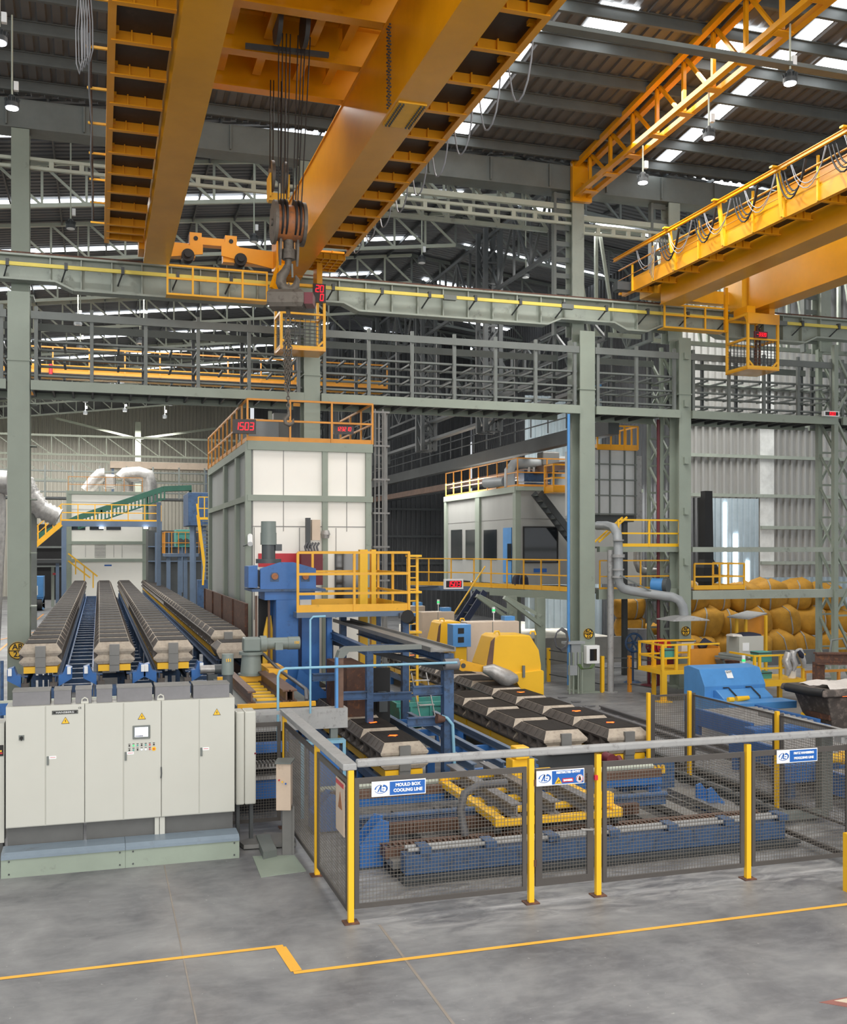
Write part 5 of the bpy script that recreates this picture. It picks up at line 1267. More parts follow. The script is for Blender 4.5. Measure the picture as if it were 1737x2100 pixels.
pp = F(1737, 1828); b = MB(); b.box(pp.x - .03, pp.x + .06, pp.y - .04, pp.y + .04, 0, .75); b.build('post', M['yellow2'], t)
# ================================================================ roller tables (blue) in front of the press
def roller_table(x0, x1, y0, y1, z, label, n):
    t = thing('roller_table', ((x0 + x1) / 2, (y0 + y1) / 2, 0), label, 'roller table')
    b = MB(); b.box(x0, x0 + .1, y0, y1, z - .3, z + .08); b.box(x1 - .1, x1, y0, y1, z - .3, z + .08); b.box(x0, x1, y0, y0 + .08, z - .3, z - .05); b.build('side_beams', M['blue'], t)
    b = MB()
    for x in (x0, x1 - .12):
        for y in (y0 + .1, y1 - .25): b.box(x, x + .12, y, y + .15, 0, z - .3)
    b.build('legs', M['blue'], t)
    for i in range(n):
        y = y0 + .15 + (y1 - y0 - .3) * i / (n - 1)
        b = MB(); b.cyl((x0 + .1, y, z), (x1 - .1, y, z), .055, seg=12); b.build('roller', M['alu'], t)
    return t
roller_table(13.3, 15.1, 19.0, 21.3, .6, 'blue roller table directly in front of the big blue press', 11)
roller_table(12.1, 14.4, 16.0, 18.0, .6, 'blue roller table seen through the inner fence beside the yellow coupling', 10)
roller_table(12.0, 15.5, 13.4, 15.2, .5, 'nearest blue roller table at the right picture edge', 9)
for x0, y0, x1, y1, z1, lb in ((13.0, 18.4, 14.9, 18.8, .66, 'blue box beam between the roller tables before the press'), (11.5, 15.4, 12.9, 15.8, .6, 'blue box beam behind the inner fence'), (14.5, 16.4, 16.4, 17.0, .8, 'blue box beam right of the grey drop duct')):
    t = thing('blue_beam', ((x0 + x1) / 2, y0, 0), lb, 'beam'); b = MB(); b.box(x0, x1, y0, y1, z1 - .32, z1); b.build('beam_body', M['blue'], t, bevel=.02)
    for x in (x0 + .1, x1 - .25): b = MB(); b.box(x, x + .15, y0 + .05, y1 - .05, 0, z1 - .32); b.build('leg', M['dblue'], t)
t = thing('yellow_coupling', (12.4, 16.2, .7), 'yellow shaft coupling lying on the roller table behind the inner fence', 'coupling')
b = MB(); b.cyl((12.1, 15.3, .72), (12.5, 15.2, .72), .09, seg=16); b.cyl((12.5, 15.2, .72), (12.62, 15.17, .72), .12, seg=16); b.build('coupling_body', M['yellow2'], t)
# ================================================================ big blue press
t = thing('blue_press', (15.1, 22.9, 0), 'big light blue press with sloping hood and a small white plate', 'machine')
xa, xb = 14.33, 16.1; ya = 22.35
b = MB(); b.prism([(ya, 0.5), (ya, 1.0), (ya + .25, 1.40), (ya + .75, 1.45), (ya + .95, 1.40), (ya + .95, 0), (ya + .05, 0), (ya + .05, .5)], 'x', xa, xb); b.build('hood', M['blue2'], t, bevel=.01)
b = MB(); b.prism([(ya - .12, -.0), (ya - .12, .25), (ya + .15, .42), (ya + .7, .42), (ya + .7, 0)], 'x', xa - .05, xa + .05); b.build('yellow_side_guard', M['yellow2'], t)
p = ya + .14
b = MB(); zz = 1.24; b.add([(15.05, ya + .09, 1.17), (15.23, ya + .09, 1.17), (15.23, ya + .21, 1.35), (15.05, ya + .21, 1.35)], [(0, 1, 2, 3)]); b.build('name_plate', M['signw'], t)
text('GVF', .095, t, M['ink'], (15.14, ya + .172, 1.315), up=(0, .12, .18), name='plate_lettering')
b = MB(); b.prism([(ya - .5, .55), (ya - .45, .75), (ya - .1, .92), (ya, .9), (ya, .55)], 'x', xa + .25, xb - .1); b.build('lower_cover', M['blue2'], t, bevel=.02)
for x in (14.95, 15.6):
    b = MB(); b.tube([(x, ya - .5, .62), (x, ya - .47, .78), (x, ya - .1, .96), (x - .1, ya - .02, .95)], .018, 6); b.build('hose', M['black'], t)
b = MB(); b.box(xa - .05, xb + .1, ya - 1.1, ya - .5, .55, .72); b.box(xa - .05, xa + .3, ya - 1.1, ya - .0, .3, .72); b.build('front_table', M['blue2'], t, bevel=.01)
b = MB(); b.cyl((14.5, ya - .75, .77), (14.65, ya - .75, .77), .06); b.cyl((14.75, ya - .72, .77), (15.1, ya - .72, .79), .07, .05); b.build('yellow_fittings', M['yellow2'], t)
b = MB(); b.box(xa, xb, ya - 1.1, ya + .05, 0, .3); b.build('base', M['dblue'], t)
# ================================================================ enclosing walls
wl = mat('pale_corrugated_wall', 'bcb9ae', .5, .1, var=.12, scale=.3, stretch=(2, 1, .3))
wd = mat('unlit_corrugated_wall', '4d4f52', .6, .1, var=.3, scale=.4, stretch=(2, 2, .3))  # these walls get little light; that shade is put into the dark colour
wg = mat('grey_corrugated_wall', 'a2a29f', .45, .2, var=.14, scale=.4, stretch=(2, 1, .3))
def wallX(Y, xa, xb, z0, z1, m, name, pitch=.34):
    return struct(corrug(xa, xb, lambda u, h: (u, Y - h, z0), lambda u, h: (u, Y - h, z1), pitch, .1).build(name, m))
def wallY(X, ya, yb, z0, z1, m, name, s=-1):
    return struct(corrug(ya, yb, lambda u, h: (X + s * h, u, z0), lambda u, h: (X + s * h, u, z1), .34, .06).build(name, m))
wallX(104, -18, 14.5, 0, 19.6, wl, 'wall_far')
wallY(-18, 30, 104, 0, 15.5, wl, 'wall_left', 1)
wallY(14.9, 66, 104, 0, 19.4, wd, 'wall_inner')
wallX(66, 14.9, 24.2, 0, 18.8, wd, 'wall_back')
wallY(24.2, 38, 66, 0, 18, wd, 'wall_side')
# right grey wall with a tall opening
XW0 = PY(1425, 0, 38).x; XW1 = PY(1556, 0, 38).x; XW2 = PY(1703, 0, 38).x + 10
zA = PY(1490, 1022, 38).z; zB = 3.2
wallX(38, XW0 - .6, XW1, zA, 17.5, wg, 'wall_right_upper')
wallX(38.01, XW1, XW2, zB, 17.5, wg, 'wall_right')
t = thing('wall_girts', (28, 37.8, 3), 'pale horizontal girts across the grey corrugated wall at the right', 'girts')
for py in (740, 800, 873, 940, 1020, 1085, 1158):
    zz = PY(1550, py, 37.8).z
    b = MB(); b.box(XW0 - .6 if py < 1030 else XW1, XW2, 37.78, 37.9, zz, zz + .14); b.build('girt', M['beam'], t)
b = MB(); b.box(XW1, XW1 + .7, 37.9, 37.93, zB, 17); tag(b.build('translucent_strip', mat('translucent_sheet', 'd6d8d6', .4)), 'pale vertical translucent sheet in the grey corrugated wall', 'wall sheet')
wallX(47, 20, 40, 0, 12, mat('blue_grey_wall', 'aab8c0', .5, .1, var=.1), 'wall_outer')
for i, (pa, pb, ya, yb) in enumerate(((1484, 1489, 1030, 1205), (1503, 1512, 1095, 1200), (1530, 1536, 1150, 1205))):
    a = PY(pa, ya, 46.9); c = PY(pb, yb, 46.9); b = MB(); b.box(a.x, c.x, 46.85, 46.87, c.z, a.z); tag(b.build('window_strip', M['sky']), ['tall narrow bright slit window seen through the wall opening', 'bright slit window right of the tall one in the wall opening', 'small bright slit window low in the wall opening'][i], 'window')
# low wall and outdoor light under the beam
b = MB(); yl = 33.5; b.box(PY(1415, 0, yl).x, PY(1700, 0, yl).x, yl, yl + .2, 0, PY(1560, 1336, yl).z); struct(b.build('wall_low', mat('dark_low_wall', '6a6c6c', .6)))
b = MB(); b.box(15.5, 21.3, 36.2, 36.4, 0, 1.0); struct(b.build('wall_kerb', M['conc']))
b = MB(); b.box(15.0, 22, 40, 52, -.02, .5); o = b.build('ground_outside', mat('bright_ground', 'd8d4ca', .8)); struct(o)
area((18.5, 45, 7.5), (8, 8), 2600)
# girders of the right side at row 22
def hb(px0, px1, py0, py1, Y, dep, name, m, label, cat, bevel=0):
    b = MB(); b.rbox(px0, py0, px1, py1, Y, dep); return tag(b.build(name, m, bevel=bevel), label, cat)
hb(1421, 1745, 1210, 1227, YC, .3, 'floor_beam', M['beam'], 'wide pale green beam above the yellow bulk bags', 'beam')
hb(1421, 1745, 1122, 1132, YC, .2, 'floor_beam', M['beam'], 'thin pale green beam above the wide one at the right', 'beam')
hb(1230, 1396, 1121, 1132, YC + .3, .2, 'floor_beam', M['col'], 'grey-green beam under the yellow railing between the AQ and AP columns', 'beam')
hb(1228, 1400, 1208, 1228, YC + .3, .2, 'floor_beam', M['col'], 'grey-green beam behind the grey suction pipe', 'beam')
hb(1243, 1320, 858, 860, 33, .1, 'dark_tie', M['dsteel'], 'thin dark tie above the orange basket', 'beam')
# side brackets of the right lattice columns
# ================================================================ bulk bags
def bag(x, y, z, w_, h_, rot, label, m=M['bag']):
    t = thing('bulk_bag', (x, y, z), label, 'bag')
    b = MB(); n = 24; rings = 12; vs = []; fs = []
    rnd = random.Random(int(x * 97 + z * 31 + y * 7)); ph = rnd.random() * 6; tx = rnd.uniform(-.16, .16); ty = rnd.uniform(-.1, .1)
    for r in range(rings):
        v = r / (rings - 1); prof = (.86 + .16 * math.sin(math.pi * v)) if v < .86 else (.9 - (v - .86) * 4.2)
        if v < .1: prof = .72 + 1.6 * v
        for k_ in range(n):
            a = 2 * math.pi * k_ / n
            sq = 1 / (abs(math.cos(a)) ** 4 + abs(math.sin(a)) ** 4) ** .25
            fold = 1 + .035 * math.sin(5 * a + ph + 5 * v) + .03 * math.sin(9 * a - ph) * v + (.08 * math.sin(7 * a + ph) if v > .85 else 0)
            rr = w_ / 2 * prof * sq * fold
            zz = h_ * (v + .05 * math.sin(2 * a + ph) * v + .04 * math.cos(3 * a) * v)
            vs.append((x + rr * math.cos(a + rot) + tx * zz, y + rr * math.sin(a + rot) + ty * zz, z + zz))
    for r in range(rings - 1):
        for k_ in range(n): fs.append((r * n + k_, r * n + (k_ + 1) % n, (r + 1) * n + (k_ + 1) % n, (r + 1) * n + k_))
    fs.append(tuple(range(n))[::-1]); fs.append(tuple((rings - 1) * n + k_ for k_ in range(n)))
    b.add(vs, fs, 0, True); b.build('bag_body', m, t)
    b = MB(); k_ = int(((-math.pi / 2 + rnd.uniform(-.4, .4) - rot) % (2 * math.pi)) / (2 * math.pi) * n) % n
    ps = [Vector(vs[r * n + k_]) + Vector((0, -.015, 0)) for r in range(rings)]
    for p, q in zip(ps[:-1], ps[1:]): b.beam(p, q, .05, .02)
    b.build('strap', M['strap'], t); return t
rb = random.Random(3)
rows = [(0, [21.9, 23.15, 24.4, 25.7, 27.0, 28.3, 29.5]), (1.0, [22.3, 23.6, 24.9, 26.3, 27.6, 28.9]), (2.0, [22.0, 23.2, 24.5, 25.8, 27.2, 28.5])]
ttl = ['bottom', 'middle', 'top']
for lv, (z, xs_) in enumerate(rows):
    for i, x in enumerate(xs_):
        bag(x, 34.9 + .35 * lv + rb.uniform(-.15, .3), z - .04, 1.36, rb.uniform(1.05, 1.25), rb.uniform(-.9, .9), 'yellow bulk bag in the %s layer of the stack under the beam, %s' % (ttl[lv], ['leftmost', 'second from left', 'third from left', 'fourth from left', 'fifth from left', 'sixth from left', 'rightmost'][i]))
for (px, py, Y, s_, lb) in ((1290, 1268, 41, 1.35, 'bright yellow bulk bag at the left in daylight, upper one'), (1290, 1312, 41, 1.3, 'bright yellow bulk bag at the left in daylight, lower one'), (1345, 1315, 42, 1.5, 'slumped yellow bulk bag lying in daylight'), (1350, 1270, 46, 1.5, 'brown-yellow bulk bag far behind the red pipe')):
    p = PY(px, py, Y); bag(p.x, Y, max(p.z, .5), s_, 1.0 if 'slumped' not in lb else .55, 1.0, lb)
# ================================================================ white booth
bx0, bx1, bd0, bd1 = 3.92, 7.25, 28.0, 38.6
t = thing('white_booth', (5.6, 33, 0), 'tall white panelled machine booth with grey-green frame behind the blue tower', 'booth')
b = MB(); b.box(bx0 + .06, bx1 - .06, bd0 + .06, bd1, 0, 7.2); b.build('panels', M['white'], t)
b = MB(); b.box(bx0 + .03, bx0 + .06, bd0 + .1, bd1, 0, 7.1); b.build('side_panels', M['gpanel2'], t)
def fr(b, px0, px1, z0=0, z1=7.32):
    b.box(PY(px0, 0, bd0).x, PY(px1, 0, bd0).x, bd0 - .03, bd0 + .12, z0, z1)
for i, (pa, pb) in enumerate(((503, 515), (661, 672), (750, 761))):
    b = MB(); fr(b, pa, pb); b.build('frame_post', M['col'], t)
for z0, z1 in ((7.1, 7.34), (5.72, 5.88)):
    b = MB(); b.box(bx0 - .1, bx1 + .05, bd0 - .05, bd0 + .06, z0, z1); b.build('frame_beam', M['col'], t)
    b = MB(); b.box(bx0 - .1, bx0 + .04, bd0, bd1, z0, z1); b.build('frame_beam', M['col'], t)
for y in (30.6, 33.6, 38.4):
    b = MB(); b.box(bx0 - .08, bx0 + .04, y, y + .35, 0, 7.1); b.build('frame_post', M['col'], t)
b = MB(); 
for px in (582, 712):
    x = PY(px, 0, bd0).x; b.box(x - .008, x + .008, bd0 + .05, bd0 + .061, 4.9, 7.1)
for px in (522, 615, 690):
    x = PY(px, 0, bd0).x; b.box(x - .008, x + .008, bd0 + .05, bd0 + .061, 2.5, 5.0)
b.box(bx0, bx1, bd0 + .05, bd0 + .061, 5.02, 5.04); b.build('panel_joints', M['clamp'], t)
b = MB(); b.rbox(530, 1135, 660, 1162, bd0 + .02, .04); b.build('red_band', M['red'], t)
b = MB(); b.rbox(689, 1135, 744, 1250, bd0 + .04, .03); w0 = b.build('window_pane', M['glass'], t)
b = MB(); b.rbox(687, 1132, 746, 1135, bd0 + .02, .05); b.rbox(687, 1132, 689, 1250, bd0 + .02, .05); b.rbox(744, 1132, 746, 1250, bd0 + .02, .05); b.build('window_frame', M['dsteel'], w0)
# roof railing
def railing(t, pts, z0, h_, m, step=1.0, rails=(1.0, .5), kick=.12, r=.02, name='railing'):
    first = False; ii = -1
    for a, c in zip(pts[:-1], pts[1:]):
        ii += 1; first = ii == 0
        a = Vector((a[0], a[1], 0)); c = Vector((c[0], c[1], 0)); L = (c - a).length; n = max(1, round(L / step))
        b = MB()
        for q in rails: b.beam((a.x, a.y, z0 + h_ * q), (c.x, c.y, z0 + h_ * q), r * 2, r * 2)
        if kick: b.beam((a.x, a.y, z0 + kick / 2), (c.x, c.y, z0 + kick / 2), .012, kick)
        b.build('rails', m, t)
        b = MB()
        for i in range(0 if first else 1, n + 1): p = a.lerp(c, i / n); b.box(p.x - r, p.x + r, p.y - r, p.y + r, z0, z0 + h_)
        b.build('posts', m, t)
t = thing('roof_railing', (5.6, 30, 7.34), 'rust-orange railing around the roof of the white booth', 'railing')
railing(t, [(bx0 - .1, 38.4), (bx0 - .1, 28.0), (7.3, 28.0), (7.3, 32)], 7.34, 1.12, M['orange2'], 1.15, r=.025)
t = thing('roof_tank', (4.6, 30, 7.3), 'round grey fan housing on the roof of the white booth', 'tank')
p = PY(535, 870, 30); b = MB(); b.cyl((p.x, 30.4, 7.4), (p.x, 30.4, 7.6), .4, .55, 28); b.cyl((p.x, 30.4, 7.6), (p.x, 30.4, 8.15), .58, .58, 28); b.cyl((p.x, 30.4, 8.15), (p.x, 30.4, 8.2), .6, .3, 28); b.build('housing', M['duct'], t); b = MB(); b.cyl((p.x + .3, 30.2, 8.15), (p.x + .3, 30.2, 8.45), .06); b.build('vent_stub', M['lsteel'], t)
t = thing('roof_tank', (6, 31, 7.3), 'grey cabinet with blue base on the booth roof behind the railing', 'cabinet'); b = MB(); b.box(4.6, 6.4, 31, 31.6, 7.34, 7.7); b.build('blue_base', M['dblue'], t); b = MB(); b.box(5.0, 5.45, 30.9, 31.3, 7.7, 8.5); b.build('grey_box', M['clamp'], t)
p = PY(502, 888, 27.7); led((p.x, 27.8, p.z), .62, .38, '1503', .19, 'red 1503 number display at the left corner of the white booth roof', M['ledc'], right=(1, -.15, 0))
p = PY(705, 890, 28.2); led((p.x, 28.2, p.z), .56, .27, '123210', .1, 'small red clock display on the white booth roof railing', M['ledc'], right=(1, -.15, 0))
# caged ladder
t = thing('caged_ladder', (7.6, 28.3, 0), 'tall grey caged ladder on the right side of the white booth', 'ladder')
x0 = PY(772, 0, 28.3).x; x1 = PY(788, 0, 28.3).x
for x, y in ((x0 - .12, 28.4), (x0 + .05, 28.2), (x1 - .02, 28.15), (x1 + .1, 28.4)):
    b = MB(); b.box(x - .02, x + .02, y, y + .03, 1.0, 8.3); b.build('cage_bar', M['clamp'], t)
b = MB()
for i in range(8): z = 1.6 + i * .95; b.box(x0 - .12, x1 + .12, 28.15, 28.18, z, z + .05); b.box(x0 - .12, x0 - .1, 28.15, 28.6, z, z + .05); b.box(x1 + .1, x1 + .12, 28.15, 28.6, z, z + .05)
b.build('cage_hoops', M['clamp'], t)
b = MB()
for i in range(19): b.box(x0, x1, 28.45, 28.47, 1 + i * .38, 1.02 + i * .38)
b.box(x0 - .02, x0 + .02, 28.44, 28.48, .5, 8.4); b.box(x1 - .02, x1 + .02, 28.44, 28.48, .5, 8.4); b.build('rungs', M['clamp'], t)
# camera, siren etc on booth
t = thing('security_camera', (3.95, 27.8, 4.6), 'white bullet camera on the left corner post of the white booth', 'camera'); p = PY(511, 1108, 27.7)
b = MB(); b.cyl((p.x, 27.5, p.z - .1), (p.x + .05, 27.9, p.z + .12), .07, seg=14); b.build('camera_body', M['signw'], t); b = MB(); b.tube([(p.x, 27.8, p.z - .1), (p.x - .12, 27.97, p.z - .15)], .02, 6); b.build('bracket', M['steel'], t)
t = thing('warning_light', (5.4, 27.8, 4.6), 'grey wall siren on the middle post of the white booth', 'siren'); p = PY(668, 1095, 27.7)
b = MB(); b.cyl((p.x, 27.75, p.z - .12), (p.x, 27.75, p.z - .02), .1, .12); b.cyl((p.x, 27.75, p.z - .02), (p.x, 27.75, p.z + .1), .14, .1); b.build('siren_body', M['alu'], t)
t = thing('utility_mast', (5.1, 27.5, 3.6), 'dark mast with pale switch box and hoses before the white booth', 'mast')
b = MB(); b.rbox(628, 1062, 637, 1125, 27.5, .15); b.build('mast', M['dsteel'], t); b = MB(); b.rbox(640, 1066, 657, 1108, 27.5, .2); b.build('switch_box', M['beige'], t)
b = MB()
for i in range(5): p = PY(630 + i * 6, 1140, 27.3); b.tube([(p.x, 27.3, p.z - .4), (p.x, 27.3, p.z), (p.x - .05, 27.35, p.z + .25), (p.x + .02, 27.4, p.z + .35)], .03, 6)
b.build('hoses', M['cable'], t)
b = MB(); b.rbox(618, 1130, 662, 1200, 27.2, .3); b.build('red_rack', M['dred'], t)
# rusty barrier
t = thing('rusty_barrier', (3.7, 30, 0), 'rusty brown steel splash wall between the cooling line and the white booth', 'barrier')
ya = PX(508, 1238, 3.62).y; yb = PX(423, 1207, 3.62).y
b = MB(); b.box(3.58, 3.63, ya, yb, .9, PX(508, 1238, 3.62).z); b.build('plate', M['rust'], t)
b = MB()
for i in range(5): y = ya + (yb - ya) * i / 4; b.box(3.54, 3.6, y - .04, y + .04, 0, PX(508, 1238, 3.62).z)
b.build('ribs', M['rust'], t)
# ================================================================ blue tower press
YT = 23.7
t = thing('blue_tower', (4.2, 24.4, 0), 'tall blue flask lifting tower with two rollers in its head', 'machine')
def poly_px(pts, Y): return [(PY(px, py, Y).x, PY(px, py, Y).z) for px, py in pts]
b = MB(); b.prism(poly_px([(534, 1208), (648, 1208), (648, 1166), (602, 1153), (574, 1153), (534, 1166)], YT), 'y', YT, YT + .05); b.build('head_front', M['blue'], t)
b = MB(); b.prism(poly_px([(540, 1206), (642, 1206), (642, 1170), (602, 1158), (576, 1158), (540, 1170)], YT), 'y', YT + .05, YT + 1.0); b.build('head_body', M['dblue'], t)
b = MB(); b.prism(poly_px([(512, 1206), (531, 1206), (531, 1160), (512, 1162)], YT), 'y', YT + .2, YT + .9); b.build('left_block', M['blue'], t)
b = MB(); b.rbox(517, 1208, 668, 1213, YT - .1, 1.3); b.build('head_plate', M['dblue'], t)
b = MB(); b.rbox(543, 1213, 646, 1230, YT, 1.0); b.build('lower_head', M['blue'], t)
for px in (563, 626):
    p = PY(px, 1182, YT); b = MB(); b.cyl((p.x, YT - .06, p.z), (p.x, YT, p.z), .075, seg=24); f = b.build('roller_hub', M['hookor'], t)
    b = MB(); b.prism([(p.x - .1, p.z - .12), (p.x + .1, p.z - .12), (p.x + .1, p.z + .02), (p.x + .07, p.z + .09), (p.x - .07, p.z + .09), (p.x - .1, p.z + .02)], 'y', YT - .012, YT - .004); b.build('hub_slot', M['dblue'], t)
def pxb(b, px0, py0, px1, py1, Y, dep): b.rbox(px0, py0, px1, py1, Y, dep); return b
zf = lambda px, Y: HYP + EYE * FPX / (PY(px, 0, Y).x * SN + Y * CS)
b = MB(); x0_, x1_, _, z1_ = RR(566, 1230, 612, 1420, YT); b.box(x0_, x1_, YT, YT + .9, 0, z1_); b.build('main_column', M['blue'], t, bevel=.02)
b = MB(); x0_, x1_, _, z1_ = RR(619, 1258, 655, 1420, YT + .3); b.box(x0_, x1_, YT + .3, YT + .8, 0, z1_); b.build('second_column', M['blue'], t)
b = MB(); x0_, x1_, _, z1_ = RR(671, 1258, 681, 1420, YT - .2); b.box(x0_, x1_, YT - .2, YT - .05, .9, z1_ - .02); x0b, _, _, _ = RR(655, 0, 681, 0, YT - .2); b.box(x0b, x1_, YT - .2, YT - .05, .9, 1.1); b.build('front_strut', M['blue'], t)
b = MB(); b.rbox(530, 1222, 563, 1400, YT + .9, .05); b.build('dark_recess', M['black'], t)
for px in (524, 550):
    b = MB(); b.rbox(px, 1222, px + 4, 1400, YT + .4, .1); b.build('brown_guide_rail', M['brail'], t)
b = MB(); b.prism(poly_px([(538, 1390), (562, 1390), (560, 1300), (556, 1262), (548, 1266), (541, 1300)], YT + .5), 'y', YT + .5, YT + .6); b.build('yellow_claw', M['yellow2'], t)
b = MB(); b.prism(poly_px([(600, 1435), (668, 1435), (668, 1420), (612, 1368)], YT - .4), 'y', YT - .5, YT - .3); b.build('diagonal_foot', M['blue'], t)
p = PY(552, 1150, YT + .4); x = p.x
b = MB(); b.cyl((x, YT + .5, PY(0, 1153, YT).z - .05), (x, YT + .5, PY(0, 1153, YT).z + .05), .3); b.cyl((x, YT + .5, PY(552, 1148, YT).z), (x, YT + .5, PY(552, 1115, YT).z), .16); mt = b.build('motor_neck', M['dmotor'], t)
b = MB(); b.cyl((x, YT + .5, PY(552, 1117, YT).z), (x, YT + .5, PY(552, 1092, YT).z), .19); b.cyl((x, YT + .5, PY(552, 1092, YT).z), (x, YT + .5, PY(552, 1068, YT).z), .18, .175); b.build('vertical_motor', M['motor'], t)
b = MB(); b.box(x + .15, x + .3, YT + .4, YT + .6, PY(0, 1130, YT).z, PY(0, 1115, YT).z); b.build('terminal_box', M['dmotor'], t)
# operator platform with yellow railing
t = thing('operator_platform', (5.7, 23.3, 0), 'blue steel operator platform with yellow railing beside the blue tower', 'platform')
zp = 2.97
b = MB(); b.box(4.27, 6.95, 23.15, 23.6, zp - .12, zp); b.box(5.15, 6.95, 23.6, 26.0, zp - .1, zp); b.build('deck', M['sblue'], t)
railing(t, [(4.3, 23.2), (6.93, 23.2), (6.93, 26), (5.2, 26)], zp, 1.36, M['yellow'], 1.33, rails=(1, .64, .31), kick=.17, r=.028)
for x, y in ((6.85, 23.25), (6.85, 25.8), (5.9, 25.6)):
    b = MB(); b.box(x - .08, x + .08, y - .08, y + .08, 0, zp - .1); b.build('leg', M['dblue'], t)
b = MB(); b.box(6.3, 6.5, 25.4, 25.6, .2, 4.4); b.box(6.6, 6.72, 25.4, 25.6, .2, 4.4); b.build('yellow_mast', M['yellow2'], t)
t = thing('yellow_ladder', (7.2, 24, 0), 'bright yellow caged access ladder right of the operator platform', 'ladder')
for px in (838, 856): 
    b = MB(); x = PY(px, 0, 24).x; b.box(x - .03, x + .03, 24, 24.05, .7, PY(px, 1138, 24).z); b.build('stile', M['yellow2'], t)
b = MB(); xa = PY(838, 0, 24).x; xb = PY(856, 0, 24).x
for py in (1142, 1216, 1298): z = PY(845, py, 24).z; b.box(xa - .05, xb + .05, 23.8, 24.1, z, z + .05)
for i in range(12): b.box(xa, xb, 24.02, 24.04, .9 + i * .28, .93 + i * .28)
b.build('rungs', M['yellow2'], t)
t = thing('step_ladder', (6.95, 22.5, 0), 'grey tubular step ladder leaning beside the blue frame post', 'ladder')
A = F(870, 1470, 0.0); b = MB()
for dx in (0, .35): b.tube([(6.85 + dx, 21.6, .05), (6.75 + dx, 22.4, 1.6)], .016, 8)
for i in range(6): b.beam((6.85 - i * .016, 21.6 + i * .13, .15 + i * .26), (7.2 - i * .016, 21.6 + i * .13, .15 + i * .26), .1, .02)
b.build('ladder_frame', M['alu'], t)
# yellow transfer frame with geared motor
t = thing('yellow_transfer_car', (2.9, 20, 1.4), 'yellow frame with brown rails carrying the big grey geared motor', 'machine frame')
b = MB(); b.box(2.3, 3.68, 18.1, 18.18, 1.62, 1.7); b.box(2.3, 3.7, 21.3, 21.4, 1.68, 1.8); b.box(3.3, 3.68, 21.0, 22.2, 1.75, 1.95); b.build('yellow_edges', M['yellow'], t)
b = MB(); b.box(2.3, 3.66, 18.18, 22.3, 1.6, 1.66); b.build('grey_deck', M['steel'], t)
for i in range(6):
    b = MB(); b.box(2.72, 3.12, 18.7 + i * .45, 18.85 + i * .45, 1.66, 1.69); b.build('yellow_slat', M['yellow2'], t)
for x in (2.58, 3.2, 3.32):
    b = MB(); b.ibeam((x, 18.35, 1.78), (x, 21.4, 1.78), .14, .22, .03); b.build('brown_rail', M['brail'], t)
b = MB(); b.tube([(3.55, 18.3, 1.7), (3.6, 18.6, 1.85), (3.58, 19.5, 1.88), (3.56, 21, 1.9), (3.3, 21.8, 2.2)], .035, 8); b.tube([(3.62, 18.35, 1.7), (3.65, 18.7, 1.82), (3.62, 20, 1.88)], .02, 8); b.build('hose_bundle', M['cable'], t)
b = MB(); b.box(2.2, 3.75, 18.2, 18.35, 1.35, 1.55); b.box(2.2, 3.75, 21.6, 21.75, 1.3, 1.5); b.box(2.25, 2.4, 18.2, 21.7, 1.3, 1.5); b.build('blue_base', M['dblue'], t)
for x, y in ((2.3, 18.25), (3.6, 18.25), (2.3, 21.6), (3.6, 21.6)):
    b = MB(); b.box(x - .06, x + .06, y, y + .12, 0, 1.35); b.build('leg', M['dblue'], t)
t = thing('large_geared_motor', (2.9, 21.5, 1.8), 'big grey-green horizontal geared motor numbered 150', 'motor')
ym = 21.5
g0 = PY(497, 1370, ym); b = MB(); xg = PY(515, 0, ym).x
b.cyl((xg, ym, 1.80), (xg, ym, PY(515, 1340, ym).z), .23, .19); b.cyl((xg, ym, PY(515, 1342, ym).z), (xg, ym, PY(515, 1336, ym).z), .25); b.cyl((xg, ym, 1.8), (xg, ym, 1.84), .27); b.build('pedestal', M['motor'], t)
b = MB(); z0 = PY(515, 1335, ym).z; z1 = PY(515, 1307, ym).z; b.box(PY(498, 0, ym).x, PY(533, 0, ym).x, ym - .16, ym + .16, z0, z1); b.build('gear_case', M['motor'], t, bevel=.03)
zm = (z0 + z1) / 2; b = MB(); xa = PY(533, 0, ym).x; xb = PY(546, 0, ym).x; b.cyl((xa, ym, zm), (xb, ym, zm), .17, seg=20); b.cyl((xb, ym, zm), (PY(590, 0, ym).x, ym, zm), .125, seg=20); b.build('motor_flange', M['motor'], t)
b = MB(); b.cyl((PY(590, 0, ym).x, ym, zm), (PY(614, 0, ym).x, ym, zm), .135, seg=24); c_ = b.build('fan_cover', M['motor'], t)
text('150', .075, c_, M['yellow2'], (PY(606, 0, ym).x, ym - .14, zm + .02), bold=.002)
b = MB(); b.box(PY(562, 0, ym).x, PY(577, 0, ym).x, ym - .2, ym - .1, zm - .12, zm + .03); b.build('terminal_box', M['motor'], t)
t = thing('upright_motor', (2.05, 17.9, 1.3), 'upright grey motor numbered 151 behind the right end of the control cabinets', 'motor')
p = PY(467, 1370, 17.9); b = MB(); b.cyl((p.x, 17.9, PY(467, 1383, 17.9).z), (p.x, 17.9, PY(467, 1341, 17.9).z), .105, .1, 20); b.build('fan_cover', M['motor'], t)
b = MB(); b.cyl((p.x, 17.9, 1.5), (p.x, 17.9, PY(467, 1383, 17.9).z), .085); b.box(p.x - .12, p.x + .12, 17.8, 18.0, 0, 1.5); b.build('motor_neck', M['dmotor'], t)
text('151', .07, t, M['yellow2'], (p.x, 17.78, PY(467, 1353, 17.9).z), bold=.002)
